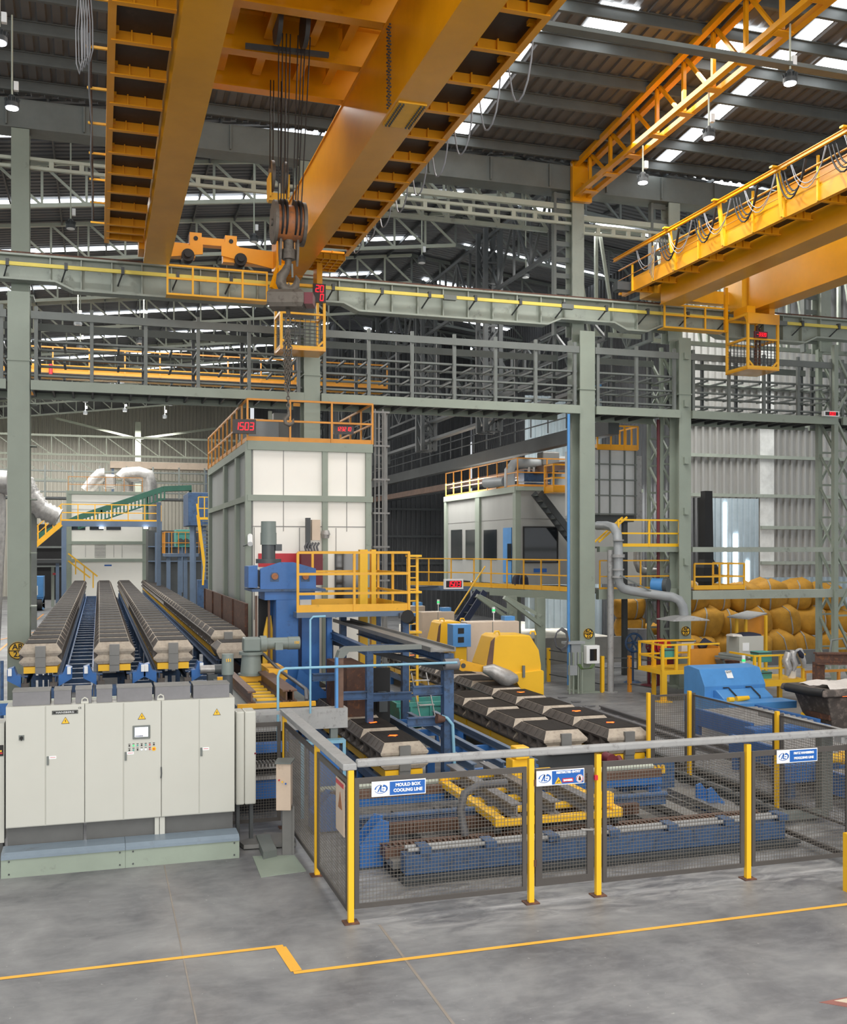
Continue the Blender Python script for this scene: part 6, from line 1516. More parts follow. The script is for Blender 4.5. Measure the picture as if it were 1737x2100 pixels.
# cable tray and curved hose duct left of the gate line
YY = 16.9
t = thing('cable_tray', (3.4, YY, 1.4), 'long plain grey cable tray above the left fence corner', 'cable tray')
b = MB(); b.rbox(515, 1456, 713, 1497, YY, .25); b.build('tray', M['pipe'], t)
x = PY(686, 0, YY).x; b = MB(); b.box(x - .06, x + .06, YY + .02, YY + .14, 0, 1.45); b.build('leg', M['steel'], t)
t = thing('hose_duct', (4.5, YY, 1.7), 'bent grey segmented hose duct rising from the cable tray', 'cable duct')
x = PY(697, 0, YY + .1).x; zt = PY(740, 1328, YY + .1).z
b = MB(); b.box(x - .05, x + .05, YY + .05, YY + .2, 1.74, zt - .14); b.build('upright', M['brail'], t)
b = MB(); x2 = PY(862, 0, YY + .1).x; b.prism([(x - .06, zt - .16), (x + .05, zt - .16), (x + .14, zt - .06), (x2, zt - .05), (x2, zt + .02), (x + .1, zt + .02), (x - .02, zt - .04)], 'y', YY + .02, YY + .22); b.build('bend', M['steel'], t)
b = MB(); b.box(x - .09, x - .05, YY + .0, YY + .1, 1.74, zt - .15); b.build('blue_strip', M['blue2'], t)
t = thing('tube_guard_rail', (4, YY, 1.5), 'pale blue tube guard rail arching over the cable tray', 'rail')
xa = PY(570, 0, YY - .2).x; z = PY(700, 1367, YY - .2).z
b = MB(); b.tube([(xa, YY - .2, 1.3), (xa, YY - .2, z - .12), (xa + .03, YY - .2, z - .04), (xa + .12, YY - .2, z), (5.85, YY - .2, z + .0)], .022, 10); b.tube([(PY(634, 0, YY).x, YY - .1, 1.7), (PY(634, 0, YY).x, YY - .1, PY(634, 1270, YY).z), (PY(640, 0, YY).x, YY - .1, PY(640, 1264, YY).z), (PY(665, 0, YY).x, YY - .1, PY(665, 1263, YY).z)], .018, 8); b.build('tube', M['pblue'], t)
t = thing('blue_bench', (3.2, 16.7, 0), 'small blue bench frame seen through the left fence side', 'frame')
b = MB(); b.box(3.15, 3.9, 16.7, 16.9, 1.2, 1.25); b.build('top', M['pblue'], t); b = MB(); b.box(3.3, 3.8, 16.75, 16.9, 0, 1.2); b.build('body', M['blue'], t); b = MB(); b.box(3.15, 3.2, 16.7, 16.75, 0, 1.2); b.box(3.85, 3.9, 16.7, 16.75, 0, 1.2); b.build('legs', M['pblue'], t)
# things seen through the mesh left
t = thing('blue_conveyor', (1.9, 17.2, 0), 'blue chain conveyor seen through the mesh right of the slim cabinet', 'conveyor')
b = MB(); b.box(1.6, 3.0, 17.0, 17.3, .3, .62); b.box(1.6, 3.0, 17.0, 17.2, 1.05, 1.2); b.build('blue_beam', M['blue'], t)
b = MB(); b.box(1.6, 3.0, 16.95, 17.3, .62, .68); b.box(1.6, 3.0, 16.95, 17.3, .8, .83)
for i in range(24): b.box(1.62 + i * .058, 1.645 + i * .058, 16.93, 17.3, .83, .88)
b.build('chain', M['alu'], t)
b = MB(); b.box(1.6, 3.1, 17.5, 17.6, 0, 1.35); b.build('dark_back', M['black'], t)
# ================================================================ blue frame with chute
t = thing('chute_stand', (5.9, 20, 0), 'tall dusty blue steel frame carrying the dark sloping chute', 'frame')
xq = PY(919, 0, 17.4).x
b = MB(); b.box(xq - .09, xq + .09, 17.35, 17.55, 0, 2.55); b.prism([(xq - .24, 0), (xq + .24, 0), (xq + .09, .5), (xq - .09, .5)], 'y', 17.3, 17.34); b.build('front_post', M['dblue'], t)
xr = PY(823, 0, 23.3).x
for (x, y) in ((5.15, 23.9), (5.0, 19.6)):
    b = MB(); b.box(x, x + .13, y, y + .15, 0, 2.5); b.build('post', M['dblue'], t)
for (x0, y0, x1, y1, z) in ((xq, 17.45, xq, 24.0, 2.45), (5.05, 19.6, 5.2, 24, 2.4), (5.05, 19.65, xq, 19.65, 2.45), (5.2, 17.5, xq, 17.5, 1.35), (5.3, 17.5, xq, 17.5, 1.9), (5.05, 19.65, xq, 19.65, 1.5), (4.4, 19.65, 5.1, 19.65, 1.55), (4.3, 21.5, 5.6, 21.5, 1.7)):
    b = MB(); b.ibeam((x0, y0, z), (x1, y1, z), .12, .16, .02) if abs(x0 - x1) + abs(y0 - y1) > .2 else None; b.build('cross_beam', M['dblue'], t)
b = MB(); b.tube([(xq + .13, 17.3, .0), (xq + .1, 17.3, .3), (xq + .05, 17.3, 1.3), (xq - .05, 17.3, 1.42), (xq - .14, 17.35, 1.45)], .03, 8); b.build('pale_conduit', M['pblue'], t)
b = MB(); b.cyl((xq - .25, 17.3, 1.42), (xq - .1, 17.3, 1.4), .09, .05); b.build('conduit_fitting', M['rust'], t)
t = thing('dark_chute', (5.8, 21, 2.5), 'long dark grey chute tray running back on top of the blue frame', 'chute')
b = MB(); b.prism([(5.55, 2.6), (6.02, 2.6), (6.02, 2.68), (5.99, 2.68), (5.99, 2.63), (5.58, 2.63), (5.58, 2.68), (5.55, 2.68)], 'y', 17.25, 25.2); b.build('tray', M['clamp'], t)
b = MB(); b.beam((5.3, 24, 2.2), (5.85, 17.4, 2.3), .1, .1); b.build('lower_channel', M['dsteel'], t)
t = thing('end_roller', (xq, 17.2, 2.2), 'dark end roller at the top of the blue frame post', 'roller'); b = MB(); z = PY(914, 1361, 17.3).z; b.cyl((xq - .14, 17.2, z), (xq + .12, 17.2, z), .1, seg=22); b.build('roller', M['lid'], t); b = MB(); b.cyl((xq - .16, 17.2, z), (xq + .15, 17.2, z), .035, seg=14); b.build('shaft', M['black'], t)
t = thing('dark_housing', (5.0, 21, 0), 'dark brown steel housing beside the near lower cooling line', 'housing')
b = MB(); b.rbox(712, 1370, 766, 1475, 20.5, 2.0); b.build('plates', M['rust'], t); b = MB(); b.rbox(766, 1370, 800, 1500, 21.5, .1); b.build('black_opening', M['black'], t); b = MB(); b.rbox(778, 1420, 795, 1460, 21.2, .2); b.build('pump', M['dmotor'], t)
t = thing('flood_light', (7.3, 23.8, 2.8), 'dark round flood light fixed beside the yellow ladder', 'lamp'); p = PY(837, 1268, 23.0); b = MB(); b.cyl((p.x - .05, 22.9, p.z + .05), (p.x + .1, 23.1, p.z - .05), .16, .1); b.build('housing', M['black'], t); b = MB(); b.box(p.x - .2, p.x - .12, 23.0, 23.1, p.z, p.z + .12); b.build('driver_box', M['cable'], t)
# ================================================================ pouring machines
def pourer(px0, px1, pt, pb, Y, label, ladle=True, xs=None):
    t = thing('pouring_machine', (PY(px1, 0, Y).x, Y, 0), label, 'machine')
    S = lambda u, v: (PY(px0 + (px1 - px0) * u, pt + (pb - pt) * v, Y).x, PY(px0 + (px1 - px0) * u, pt + (pb - pt) * v, Y).z)
    poly = [S(.0, .52), S(.18, .04), S(.25, 0), S(.8, 0), S(.96, .25), S(1.0, .5), S(1.0, .6), S(.46, .66)]
    b = MB(); b.prism(poly, 'y', Y, Y + 1.0); b.build('upper_hood', M['yellow2'], t, bevel=.02)
    fx, fz_ = S(1.03, 1); b = MB(); b.prism([S(.46, .64), S(.62, .9), (S(.62, .9)[0], .0), (fx, .0), (fx, S(1, .6)[1]), S(1, .58)], 'y', Y - .06, Y + 1.0); b.build('lower_body', M['yellow2'], t, bevel=.01)
    for u in (.22, .86):
        q = S(u, -.02); b = MB(); b.tube([(q[0] - .08, Y + .02, q[1]), (q[0] - .06, Y + .02, q[1] + .07), (q[0] + .04, Y + .02, q[1] + .07), (q[0] + .07, Y + .02, q[1] - .02)], .025, 8); b.build('lifting_lug', M['yellow2'], t)
    q = S(.16, .45); b = MB(); b.prism([S(.1, .1), S(.17, .03), S(.13, .48), S(.02, .5)], 'y', Y - .02, Y); b.build('sooty_edge', M['brail'], t)
    if ladle:
        a = S(-.08, .56); c = S(.4, .72); b = MB(); b.tube([(a[0], Y - .15, a[1]), (a[0] + .2, Y - .2, a[1] - .02), (c[0] - .1, Y - .25, c[1]), (c[0] + .15, Y - .25, c[1] + .02)], [.08, .17, .24, .1], 16); b.build('ladle', M['alu'], t)
        a2 = S(-.42, .5); b = MB(); b.cyl((a2[0], Y - .12, a2[1]), (a2[0], Y + .02, a2[1]), .14, seg=18); b.prism([(a2[0], a2[1] + .13), (a[0] + .1, a[1] + .08), (a[0] + .1, a[1] - .08), (a2[0], a2[1] - .13)], 'y', Y - .1, Y); b.build('swing_arm', M['yellow'], t)
        b = MB(); b.cyl((a2[0], Y - .14, a2[1]), (a2[0], Y - .12, a2[1]), .06, seg=14); b.build('arm_pin', M['dsteel'], t)
    q = S(.66, .7); b = MB(); b.box(q[0] - .03, q[0] + .03, Y - .12, Y - .06, q[1], q[1] + .3); b.build('gas_strut', M['steel'], t)
    return t
pourer(995, 1110, 1303, 1425, 24.3, 'large bright yellow pouring machine with tilting ladle nearest the AQ 22 column')
pourer(893, 958, 1275, 1368, 30.6, 'smaller bright yellow pouring machine behind the first, left of the light blue switch box', ladle=False)
for (pa, pb, ya, yb, Y, lb) in ((958, 1065, 1275, 1352, 28.6, 'beige steel cabinet behind the large yellow pouring machine'), (866, 932, 1255, 1330, 34.0, 'beige steel cabinet behind the smaller yellow pouring machine'), (840, 872, 1243, 1290, 39, 'small far beige cabinet at the end of the pouring row')):
    t = thing('beige_cabinet', (PY(pa, 0, Y).x, Y, 0), lb, 'cabinet'); x0, x1, z0, z1 = RR(pa, ya, pb, yb, Y)
    b = MB(); b.box(x0, x1, Y, Y + .6, .3, z1); b.build('cabinet_body', M['beige'], t, bevel=.02)
    b = MB(); b.box(x0 + (x1 - x0) * .48, x0 + (x1 - x0) * .49, Y - .01, Y, z0, z1); b.build('door_joint', M['steel'], t)
    b = MB(); b.box(x1 - .35, x1 - .02, Y + .3, Y + .6, z1, z1 + .13); b.build('blue_cap', M['blue2'], t)
    b = MB(); xm = x0 + (x1 - x0) * .55; b.cyl((xm, Y + .2, z1), (xm, Y + .2, z1 + .25), .012, seg=8); b.cyl((xm, Y + .2, z1 + .25), (xm, Y + .2, z1 + .42), .045, seg=12); b.build('signal_lamp', M['signw'], t)
    b = MB(); b.cyl((xm, Y + .2, z1 + .3), (xm, Y + .2, z1 + .36), .048, seg=12); b.build('green_lens', M['green'], t)
    b = MB(); b.box(x0 - .1, x1, Y - .3, Y - .1, 0, .3); b.build('base_beam', M['blue2'], t)
for (pa, pb, ya, yb, Y, lb) in ((929, 966, 1281, 1327, 27.6, 'light blue switch box with two dark windows between the yellow machines'), (836, 865, 1258, 1300, 36, 'light blue switch box with dark windows far behind')):
    t = thing('blue_switch_box', (PY(pa, 0, Y).x, Y, 1), lb, 'control box'); x0, x1, z0, z1 = RR(pa, ya, pb, yb, Y)
    b = MB(); b.box(x0, x1, Y, Y + .5, z0, z1); b.build('box_body', M['blue2'], t, bevel=.01)
    xm = x0 + (x1 - x0) * .42
    for q in (.2, .6): b = MB(); b.box(xm - .08, xm + .1, Y - .01, Y, z0 + (z1 - z0) * q, z0 + (z1 - z0) * (q + .25)); b.build('dark_window', M['black'], t)
    b = MB(); b.box(x0 + .1, x1 - .1, Y + .1, Y + .4, 0, z0); b.build('stand', M['yellow2'], t)
# ================================================================ gantry walkways around the grey booth
t = thing('side_gantry', (14, 34, 0), 'grey-green gantry with yellow railing in front of the grey control booth', 'gantry')
P1 = F(835, 1200, 3.0); P2 = F(972, 1203, 3.0); P3 = F(1007, 1205, 3.0); P4 = F(1186, 1214, 3.0)
b = MB(); b.beam((P1.x, P1.y, 2.92), (P2.x, P2.y, 2.92), .15, .18); b.build('blue_edge_beam', M['sblue'], t)
b = MB(); b.beam((P2.x, P2.y, 2.92), (P3.x, P3.y, 2.92), .15, .16); b.beam((P3.x, P3.y, 2.85), (P4.x, P4.y, 2.85), .15, .26); b.build('edge_beam', M['col'], t)
b = MB(); b.add([(P1.x, P1.y, 2.99), (P2.x, P2.y, 2.99), (P3.x, P3.y, 2.99), (P4.x, P4.y, 2.99), (17.5, 31, 2.99), (17.5, 37.5, 2.99), (P1.x, 37.8, 2.99)], [(0, 1, 2, 3, 4, 5, 6)]); b.build('deck', M['plate'], t)
railing(t, [(P1.x, P1.y), (P2.x, P2.y), (P3.x, P3.y), (P4.x, P4.y)], 3.0, 1.05, M['yellow'], .95, kick=.16, r=.022)
for (px, py) in ((1110, 1400), (1052, 1390)):
    q = F(px, py); b = MB(); b.box(q.x - .15, q.x + .15, q.y, q.y + .2, 0, 2.8); b.build('leg', M['col'], t); b = MB(); b.beam((q.x, q.y, 2.2), (q.x - 1.0, q.y + .6, 2.8), .1, .1); b.beam((q.x, q.y, 1.9), (q.x - 1.4, q.y - .2, 2.85), .12, .12); b.build('knee_brace', M['col'], t)
t = thing('blue_staircase', (12, 36, 0), 'dark blue steel staircase under the gantry behind the beige cabinets', 'stairs')
a = F(975, 1205, 3.0); c = PY(915, 1300, a.y)
for d in (0, .7):
    b = MB(); b.beam((a.x, a.y - .3 - d, 2.9), (a.x - 1.9, a.y - .3 - d, .2), .05, .22); b.build('stringer', mat('navy_steel', '1f2c4a', .5) if d == 0 else bpy.data.materials['navy_steel'], t)
b = MB()
for i in range(10): b.box(a.x - .2 - i * .19, a.x - i * .19, a.y - 1.0, a.y - .3, 2.65 - i * .27, 2.68 - i * .27)
b.build('treads', M['dsteel'], t)
b = MB(); b.beam((a.x, a.y - 1.0, 3.8), (a.x - 1.9, a.y - 1.0, 1.1), .04, .04); b.build('handrail', M['yellow2'], t)
q = PY(931, 1208, 33.5); led((q.x, 33.5, q.z), .68, .34, '1503', .18, 'white-framed red 1503 number display below the gantry railing', M['signw'])
# grey booth
gx0 = 15.56; gy0 = 37.3; gy1 = 46.0; gx1 = 21
t = thing('grey_booth', (18, 41, 3), 'grey panelled control booth with dark windows standing on the gantry', 'booth')
zb0, zt0 = 3.0, 6.75
b = MB(); b.box(gx0, gx1, gy0, gy1, 3.02, zt0); b.build('panels', M['gpanel'], t)
b = MB(); b.box(gx0 - .1, gx0 + .12, gy0 - .05, gy0 + .25, 0, zt0 + .1); b.box(gx0 - .1, gx0, gy0 + 4.0, gy0 + 4.5, zb0, zt0); b.box(gx0 - .1, gx0, gy1 - .3, gy1, zb0, zt0); b.build('frame_post', M['col'], t)
b = MB(); b.box(gx0 - .12, gx0 + .02, gy0, gy1, zt0 - .12, zt0 + .12); b.box(gx0 - .1, gx1, gy0 - .12, gy0, zt0 - .05, zt0 + .1); b.build('roof_beam', M['col'], t)
a = PY(1075, 1082, gy0 - .03); c = PY(1142, 1152, gy0 - .03); b = MB(); b.box(a.x, c.x, gy0 - .04, gy0 - .01, c.z, a.z); w1 = b.build('window_pane', M['glass'], t)
b = MB(); 
for (u0, v0, u1, v1) in ((a.x - .05, a.z, c.x + .05, a.z + .05), (a.x - .05, c.z - .05, c.x + .05, c.z), (a.x - .05, c.z, a.x, a.z), (c.x, c.z, c.x + .05, a.z)): b.box(u0, u1, gy0 - .06, gy0 - .01, v0, v1)
b.build('window_frame', M['black'], w1)
def sidewin(px0, px1, py0, py1, m, name):
    a = PX(px0, py0, gx0 - .02); c = PX(px1, py1, gx0 - .02); b = MB(); b.box(gx0 - .03, gx0 - .005, c.y, a.y, PX(px1, py1, gx0).z, PX(px1, py0, gx0).z); return b.build(name, m, t)
for (pa, pb) in ((925, 947), (955, 975), (992, 1018)): sidewin(pa, pb, 1086, 1148, M['glass'], 'side_window')
d = sidewin(1032, 1049, 1082, 1195, M['blue2'], 'blue_door'); 
a = PX(1040, 1115, gx0 - .05); c = PX(1048, 1150, gx0 - .05); b = MB(); b.box(gx0 - .045, gx0 - .03, c.y, a.y, c.z, a.z); b.build('door_window', M['glass'], d)
b = MB(); a = PY(1095, 1167, gy0 - .03); b.box(a.x, a.x + .55, gy0 - .02, gy0 - .005, a.z - .13, a.z + .02); b.build('blue_notice', M['sign'], t)
b = MB(); b.box(gx0 + .12, gx1, gy0 - .008, gy0 - .001, 5.6, 5.62); b.box(gx0 - .008, gx0 - .001, gy0 + .3, gy1, 5.6, 5.62); b.build('panel_joint', M['clamp'], t)
t = thing('booth_roof_railing', (16, 41, 6.85), 'rust-orange railing on the roof of the grey control booth', 'railing')
railing(t, [(gx0, gy1), (gx0, gy0), (gx0 + 2.5, gy0)], 6.87, 1.1, M['orange2'], 1.1, kick=.08)
t = thing('booth_roof_railing', (19, 37.2, 6.9), 'orange rounded landing cage at the head of the booth staircase', 'railing')
a = PY(1126, 1008, 36); c = PY(1168, 1008, 36); railing(t, [(a.x, 36.4), (a.x, 35.6), (c.x, 35.6)], a.z, 1.0, M['orange'], .6, kick=.2, r=.03)
b = MB(); b.box(a.x, c.x, 35.6, 36.6, a.z - .05, a.z); b.build('landing', M['orange'], t)
t = thing('booth_staircase', (18, 36.4, 3), 'grey steel staircase descending across the front of the grey control booth', 'stairs')
a = PY(1105, 1010, 36.6); c = PY(1182, 1110, 36.6)
for y in (36.5, 37.1): b = MB(); b.beam((a.x, y, a.z), (c.x + .5, y, c.z - .6), .05, .25); b.build('stringer', M['dsteel'], t)
b = MB(); n = 11
for i in range(n): u = (i + .5) / n; x = a.x + (c.x + .5 - a.x) * u; z = a.z + (c.z - .6 - a.z) * u; b.box(x - .12, x + .12, 36.5, 37.1, z, z + .03)
b.build('treads', M['steel'], t)
t = thing('roof_duct', (17, 38.5, 6.9), 'lagged grey duct with box elbow on the roof of the grey booth', 'duct')
a = PY(1045, 975, 38.5); zc_ = PY(1080, 950, 38.5).z
b = MB(); b.tube([(a.x, 38.5, 6.9), (a.x, 38.5, zc_ - .3), (a.x + .2, 38.5, zc_), (PY(1110, 0, 38.5).x, 38.5, zc_)], .22, 12); b.cyl((PY(995, 0, 40).x, 40, 7.15), (PY(1035, 0, 39).x, 39, 7.15), .2); b.build('lagged_pipe', M['duct'], t)
b = MB(); b.rbox(1113, 926, 1148, 955, 38.2, .6); b.build('box_elbow', M['clamp'], t, bevel=.05); b = MB(); b.rbox(1140, 935, 1180, 1000, 38.4, .7); b.build('fan_casing', M['duct'], t, bevel=.1)
t = thing('roof_machine', (18, 38, 6.9), 'small blue and silver machine on the grey booth roof behind the railing', 'machine')
b = MB(); b.rbox(1075, 965, 1130, 1000, 38.6, .6); b.build('blue_case', M['dblue'], t); b = MB()
for py in (968, 988): b.rbox(1062, py, 1128, py + 2, 38.3, .1)
for px in (1083, 1093, 1102): b.rbox(px, 958, px + 4, 970, 38.3, .06)
b.build('silver_pipes', M['alu'], t)
# services running along the dark side: pipes, runway, rails along Y
for X, z, w_, h_, m, lb, y0, y1 in ((15.9, PY(1043, 845, 38).z, .1, .1, 'blue2', 'thin blue pipe running away high behind the booth', 31, 66), (16.4, 8.5, .4, .5, 'dsteel', 'dark crane beam running away below the blue pipe', 31, 66), (16.9, 7.6, .2, .3, 'brail', 'brown pipe rack rail running away above the grey booth', 36, 66), (17.8, 7.7, .35, .4, 'dsteel', 'second dark rail running away above the grey booth', 38, 66), (14.5, 9.4, .3, .12, 'dsteel', 'dark cable shelf running away behind the AQ 22 column', 30, 66), (14.5, 10.2, .3, .12, 'dsteel', 'upper dark cable shelf running away behind the AQ 22 column', 30, 66)):
    k = MB(); k.beam((X, y0, z), (X, y1, z), w_, h_); tag(k.build('service_rail', M[m]), lb, 'rail')
t = thing('handrail_run', (16.2, 45, 9), 'dark handrail posts along the walkway above the blue pipe', 'railing')
railing(t, [(16.2, 31), (16.2, 65)], 8.8, 1.2, M['dsteel'], 1.6, rails=(1, .66, .33), kick=0)
for zz in (3.4, 5.2, 7.0): 
    b = MB(); b.box(14.9, 24.1, 65.6, 65.75, zz, zz + .15); tag(b.build('wall_girt', M['dsteel']), 'dark horizontal girt on the far dark wall, %s' % {3.4: 'lowest', 5.2: 'middle one', 7.0: 'highest'}[zz], 'girt')
# blue conduit by AQ column
b = MB(); x = PY(1166, 0, 28.5).x; b.tube([(x, 28.5, .3), (x, 28.5, 8.5)], .045, 10); tag(b.build('blue_conduit', M['blue2']), 'vertical blue pipe left of the AQ 22 column', 'pipe')
b = MB(); x = PY(1350, 0, 29.6).x; b.tube([(x, 29.6, 0), (x, 29.6, 8.6)], .05, 10); tag(b.build('red_pipe', M['dred']), 'vertical dark red pipe left of the AP 22 column', 'pipe')
# electrical box on AQ column
t = thing('column_switch_box', (14.4, 28.5, 1), 'pale framed electrical box with glass door on the AQ 22 column', 'control box')
b = MB(); b.rbox(1203, 1324, 1230, 1361, 28.45, .22); b.build('box_body', M['signw'], t, bevel=.01); b = MB(); b.rbox(1210, 1331, 1224, 1355, 28.43, .02); b.build('door_glass', M['glass'], t)
t = thing('cable_station', (13.6, 28.5, 0), 'grey cable junction station with looped hoses left of the AQ 22 column', 'junction station')
b = MB(); b.rbox(1172, 1318, 1191, 1372, 28.4, .15); b.rbox(1169, 1365, 1184, 1385, 28.3, .15); b.rbox(1160, 1316, 1200, 1321, 28.3, .3); b.build('grey_boxes', M['duct'], t); b = MB()
for i, px in enumerate((1168, 1176, 1186, 1194)): x = PY(px, 0, 28.35).x; b.tube([(x, 28.35, .05), (x, 28.35, 1.3)], .03, 8)
b.build('conduits', M['col'], t)
b = MB()
for i in range(5): cxx = PY(1150, 0, 28.2).x; b.tube([(cxx + .22 * math.cos(a / 8 * 2 * math.pi) + .02 * i, 28.2 + .02 * i, PY(0, 1345, 28.2).z + (.28 + .02 * i) * math.sin(a / 8 * 2 * math.pi)) for a in range(9)], .012, 6)
b.build('hose_coil', M['cable'], t)
b = MB()
for i in range(6): a = PY(1185 + i, 1362, 28.3); c = PY(1220 - i, 1362, 28.3); b.tube([a, (a.x + .1, 28.3, a.z - .15), (c.x - .1, 28.3, c.z - .12), c], .012, 6)
b.build('green_cables', mat('green_cable', '5f7a4a', .6), t)
# ================================================================ dust box, basket and pipes between AQ and AP
t = thing('dust_box', (16.5, 32, 3), 'grey ribbed dust filter box between the AQ and AP columns', 'filter box')
b = MB(); b.rbox(1195, 921, 1305, 1056, 32, 1.4); b.build('box_body', mat('pale_filter_grey', 'b9bcbe', .45, var=.1), t)
b = MB(); x0, x1, z0, z1 = RR(1195, 921, 1305, 1056, 32)
for px in (1228, 1250, 1280, 1302): x = PY(px, 0, 32).x; b.box(x - .02, x + .02, 31.93, 32, z0, z1)
for py in (921, 952, 984, 1016, 1054): z = PY(1250, py, 32).z; b.box(x0, x1, 31.94, 32, z - .02, z + .02)
b.build('ribs', M['steel'], t)
b = MB(); b.rbox(1305, 935, 1316, 1066, 32.4, .3); b.build('side_pipe', M['pipe'], t)
b = MB(); b.rbox(1210, 1056, 1300, 1070, 32.2, 1.0); b.build('hopper_neck', M['dsteel'], t)
b = MB(); 
for x in (x0 + .2, x1 - .2): b.box(x - .08, x + .08, 32.4, 32.56, 0, z0)
b.build('leg', M['dsteel'], t)
t = thing('service_basket', (16.5, 32, 7.5), 'orange round-cornered railing basket on top of the dust filter box', 'railing')
a = PY(1225, 920, 31.9); c = PY(1308, 920, 31.9); railing(t, [(a.x, 33.2), (a.x, 31.9), (c.x, 31.9), (c.x, 33.2)], a.z, .8, M['orange'], .45, rails=(1,), kick=.16, r=.025)
b = MB(); b.box(a.x, c.x, 31.9, 33.2, a.z - .03, a.z); b.build('floor', M['orange'], t)
t = thing('suction_pipe', (16, 28, 0), 'thick grey suction pipe with elbows ending in a flat hood', 'pipe')
YP = 28.3
pts = [PY(px, py, Y) for px, py, Y in ((1225, 1078, 30), (1245, 1078, 29.5), (1258, 1082, 28.8), (1266, 1095, 28.5), (1268, 1125, YP), (1268, 1185, YP), (1270, 1198, YP), (1278, 1207, YP), (1292, 1211, YP), (1360, 1222, 27.8), (1378, 1224, 27.6), (1392, 1230, 27.5), (1400, 1243, 27.5), (1403, 1262, 27.5))]
b = MB(); b.tube(pts, .14, 16); b.build('pipe_run', M['duct'], t)
for (px, py, r, h_) in ((1268, 1108, .17, .04), (1268, 1140, .2, .1), (1268, 1168, .18, .05), (1268, 1183, .2, .06)):
    p = PY(px, py, YP); b = MB(); b.cyl((p.x, YP, p.z - h_ / 2), (p.x, YP, p.z + h_ / 2), r, seg=18); b.build('flange', M['pipe'], t)
b = MB(); p = PY(1400, 1268, 27.5); b.loft([(.62, .5, p.z - .05), (.6, .48, p.z - .02), (.28, .25, p.z + .07), (.17, .17, p.z + .09)], p.x, 27.5); b.build('flat_hood', M['pipe'], t)
b = MB(); x = PY(1252, 0, 28.6).x; b.tube([(x, 28.6, 0), (x, 28.6, PY(0, 1128, 28.6).z)], .1, 12); b.cyl((x, 28.6, 0), (x, 28.6, .03), .22); b.build('support_post', M['pipe'], t)
b = MB(); a = PY(1272, 1180, 28.0); c = PY(1340, 1215, 27.9); b.beam(a, c, .04, .04); b.build('stay', M['steel'], t)
t = thing('fan_unit', (17, 29, 3), 'blue and grey fan motor on the beam behind the suction pipe', 'fan')
p = PY(1350, 1200, 28.8); b = MB(); b.cyl((p.x - .15, 28.9, p.z), (p.x + .1, 28.6, p.z), .22, seg=20); b.build('blue_casing', M['blue2'], t); b = MB(); b.cyl((p.x + .1, 28.6, p.z), (p.x + .18, 28.5, p.z), .24, seg=20); b.build('grille', M['dmotor'], t)
t = thing('elbow_pipe', (16.8, 31, 3), 'short grey elbow pipe behind the suction pipe', 'pipe')
b = MB(); b.tube([PY(1307, 1125, 31), PY(1307, 1155, 31), PY(1312, 1168, 31), PY(1322, 1172, 31), PY(1345, 1172, 31)], .13, 14); b.build('pipe_run', M['alu'], t)
t = thing('upper_landing', (16.5, 29, 4.4), 'yellow railing on the landing between the AQ and AP columns', 'railing')
a = PY(1232, 1121, 29); c = PY(1393, 1121, 29); railing(t, [(PY(1268, 0, 29).x, 29), (c.x, 29)], a.z, .84, M['yellow2'], 1.0, kick=.1, r=.025)
b = MB(); b.box(a.x, c.x, 29, 30.2, a.z - .05, a.z); b.build('deck', M['steel'], t)
b = MB(); a1 = PY(1228, 1118, 29.6); b.beam((a1.x, 29.6, a1.z + .1), (a1.x + 1.0, 29.6, a1.z + .9), .05, .05); b.beam((a1.x, 29.9, a1.z + .1), (a1.x + 1.0, 29.9, a1.z + .9), .05, .05); b.build('stair_rail', M['yellow2'], t)
t = thing('lower_landing', (16.5, 29.4, 3), 'yellow railing of the lower landing behind the suction pipe', 'railing')
railing(t, [(PY(1230, 0, 29.4).x, 29.4), (PY(1395, 0, 29.4).x, 29.4)], 3.05, 1.0, M['yellow'], 1.3, kick=.16)
b = MB(); b.box(PY(1230, 0, 29.4).x, PY(1395, 0, 29.4).x, 29.4, 31, 3.0, 3.05); b.build('deck', M['plate'], t)
t = thing('right_landing', (19, 29, 3), 'yellow railing on the landing right of the AP 22 column', 'railing')
a = PY(1424, 1205, 29.2); c = PY(1526, 1205, 29.2); railing(t, [(a.x, 29.2), (c.x, 29.2), (c.x, 31)], 3.1, .84, M['yellow'], .9, kick=.14, r=.025)
b = MB(); b.box(a.x, c.x, 29.2, 31, 3.06, 3.1); b.build('deck', M['rust'], t)
b = MB(); b.rbox(1438, 1020, 1446, 1205, 33.5, .2); tag(b.build('dark_pipe', M['black']), 'tall dark pipe behind the landing right of the AP 22 column', 'pipe')
b = MB(); p = PY(1449, 1175, 33); b.loft([(.12, .12, p.z - .45), (.3, .3, p.z - .3), (.3, .3, p.z + .2), (.18, .18, p.z + .5), (.15, .15, p.z + 3)], p.x, 33); tag(b.build('dark_stack', M['black']), 'dark tapered stack right of the AP 22 column', 'stack')
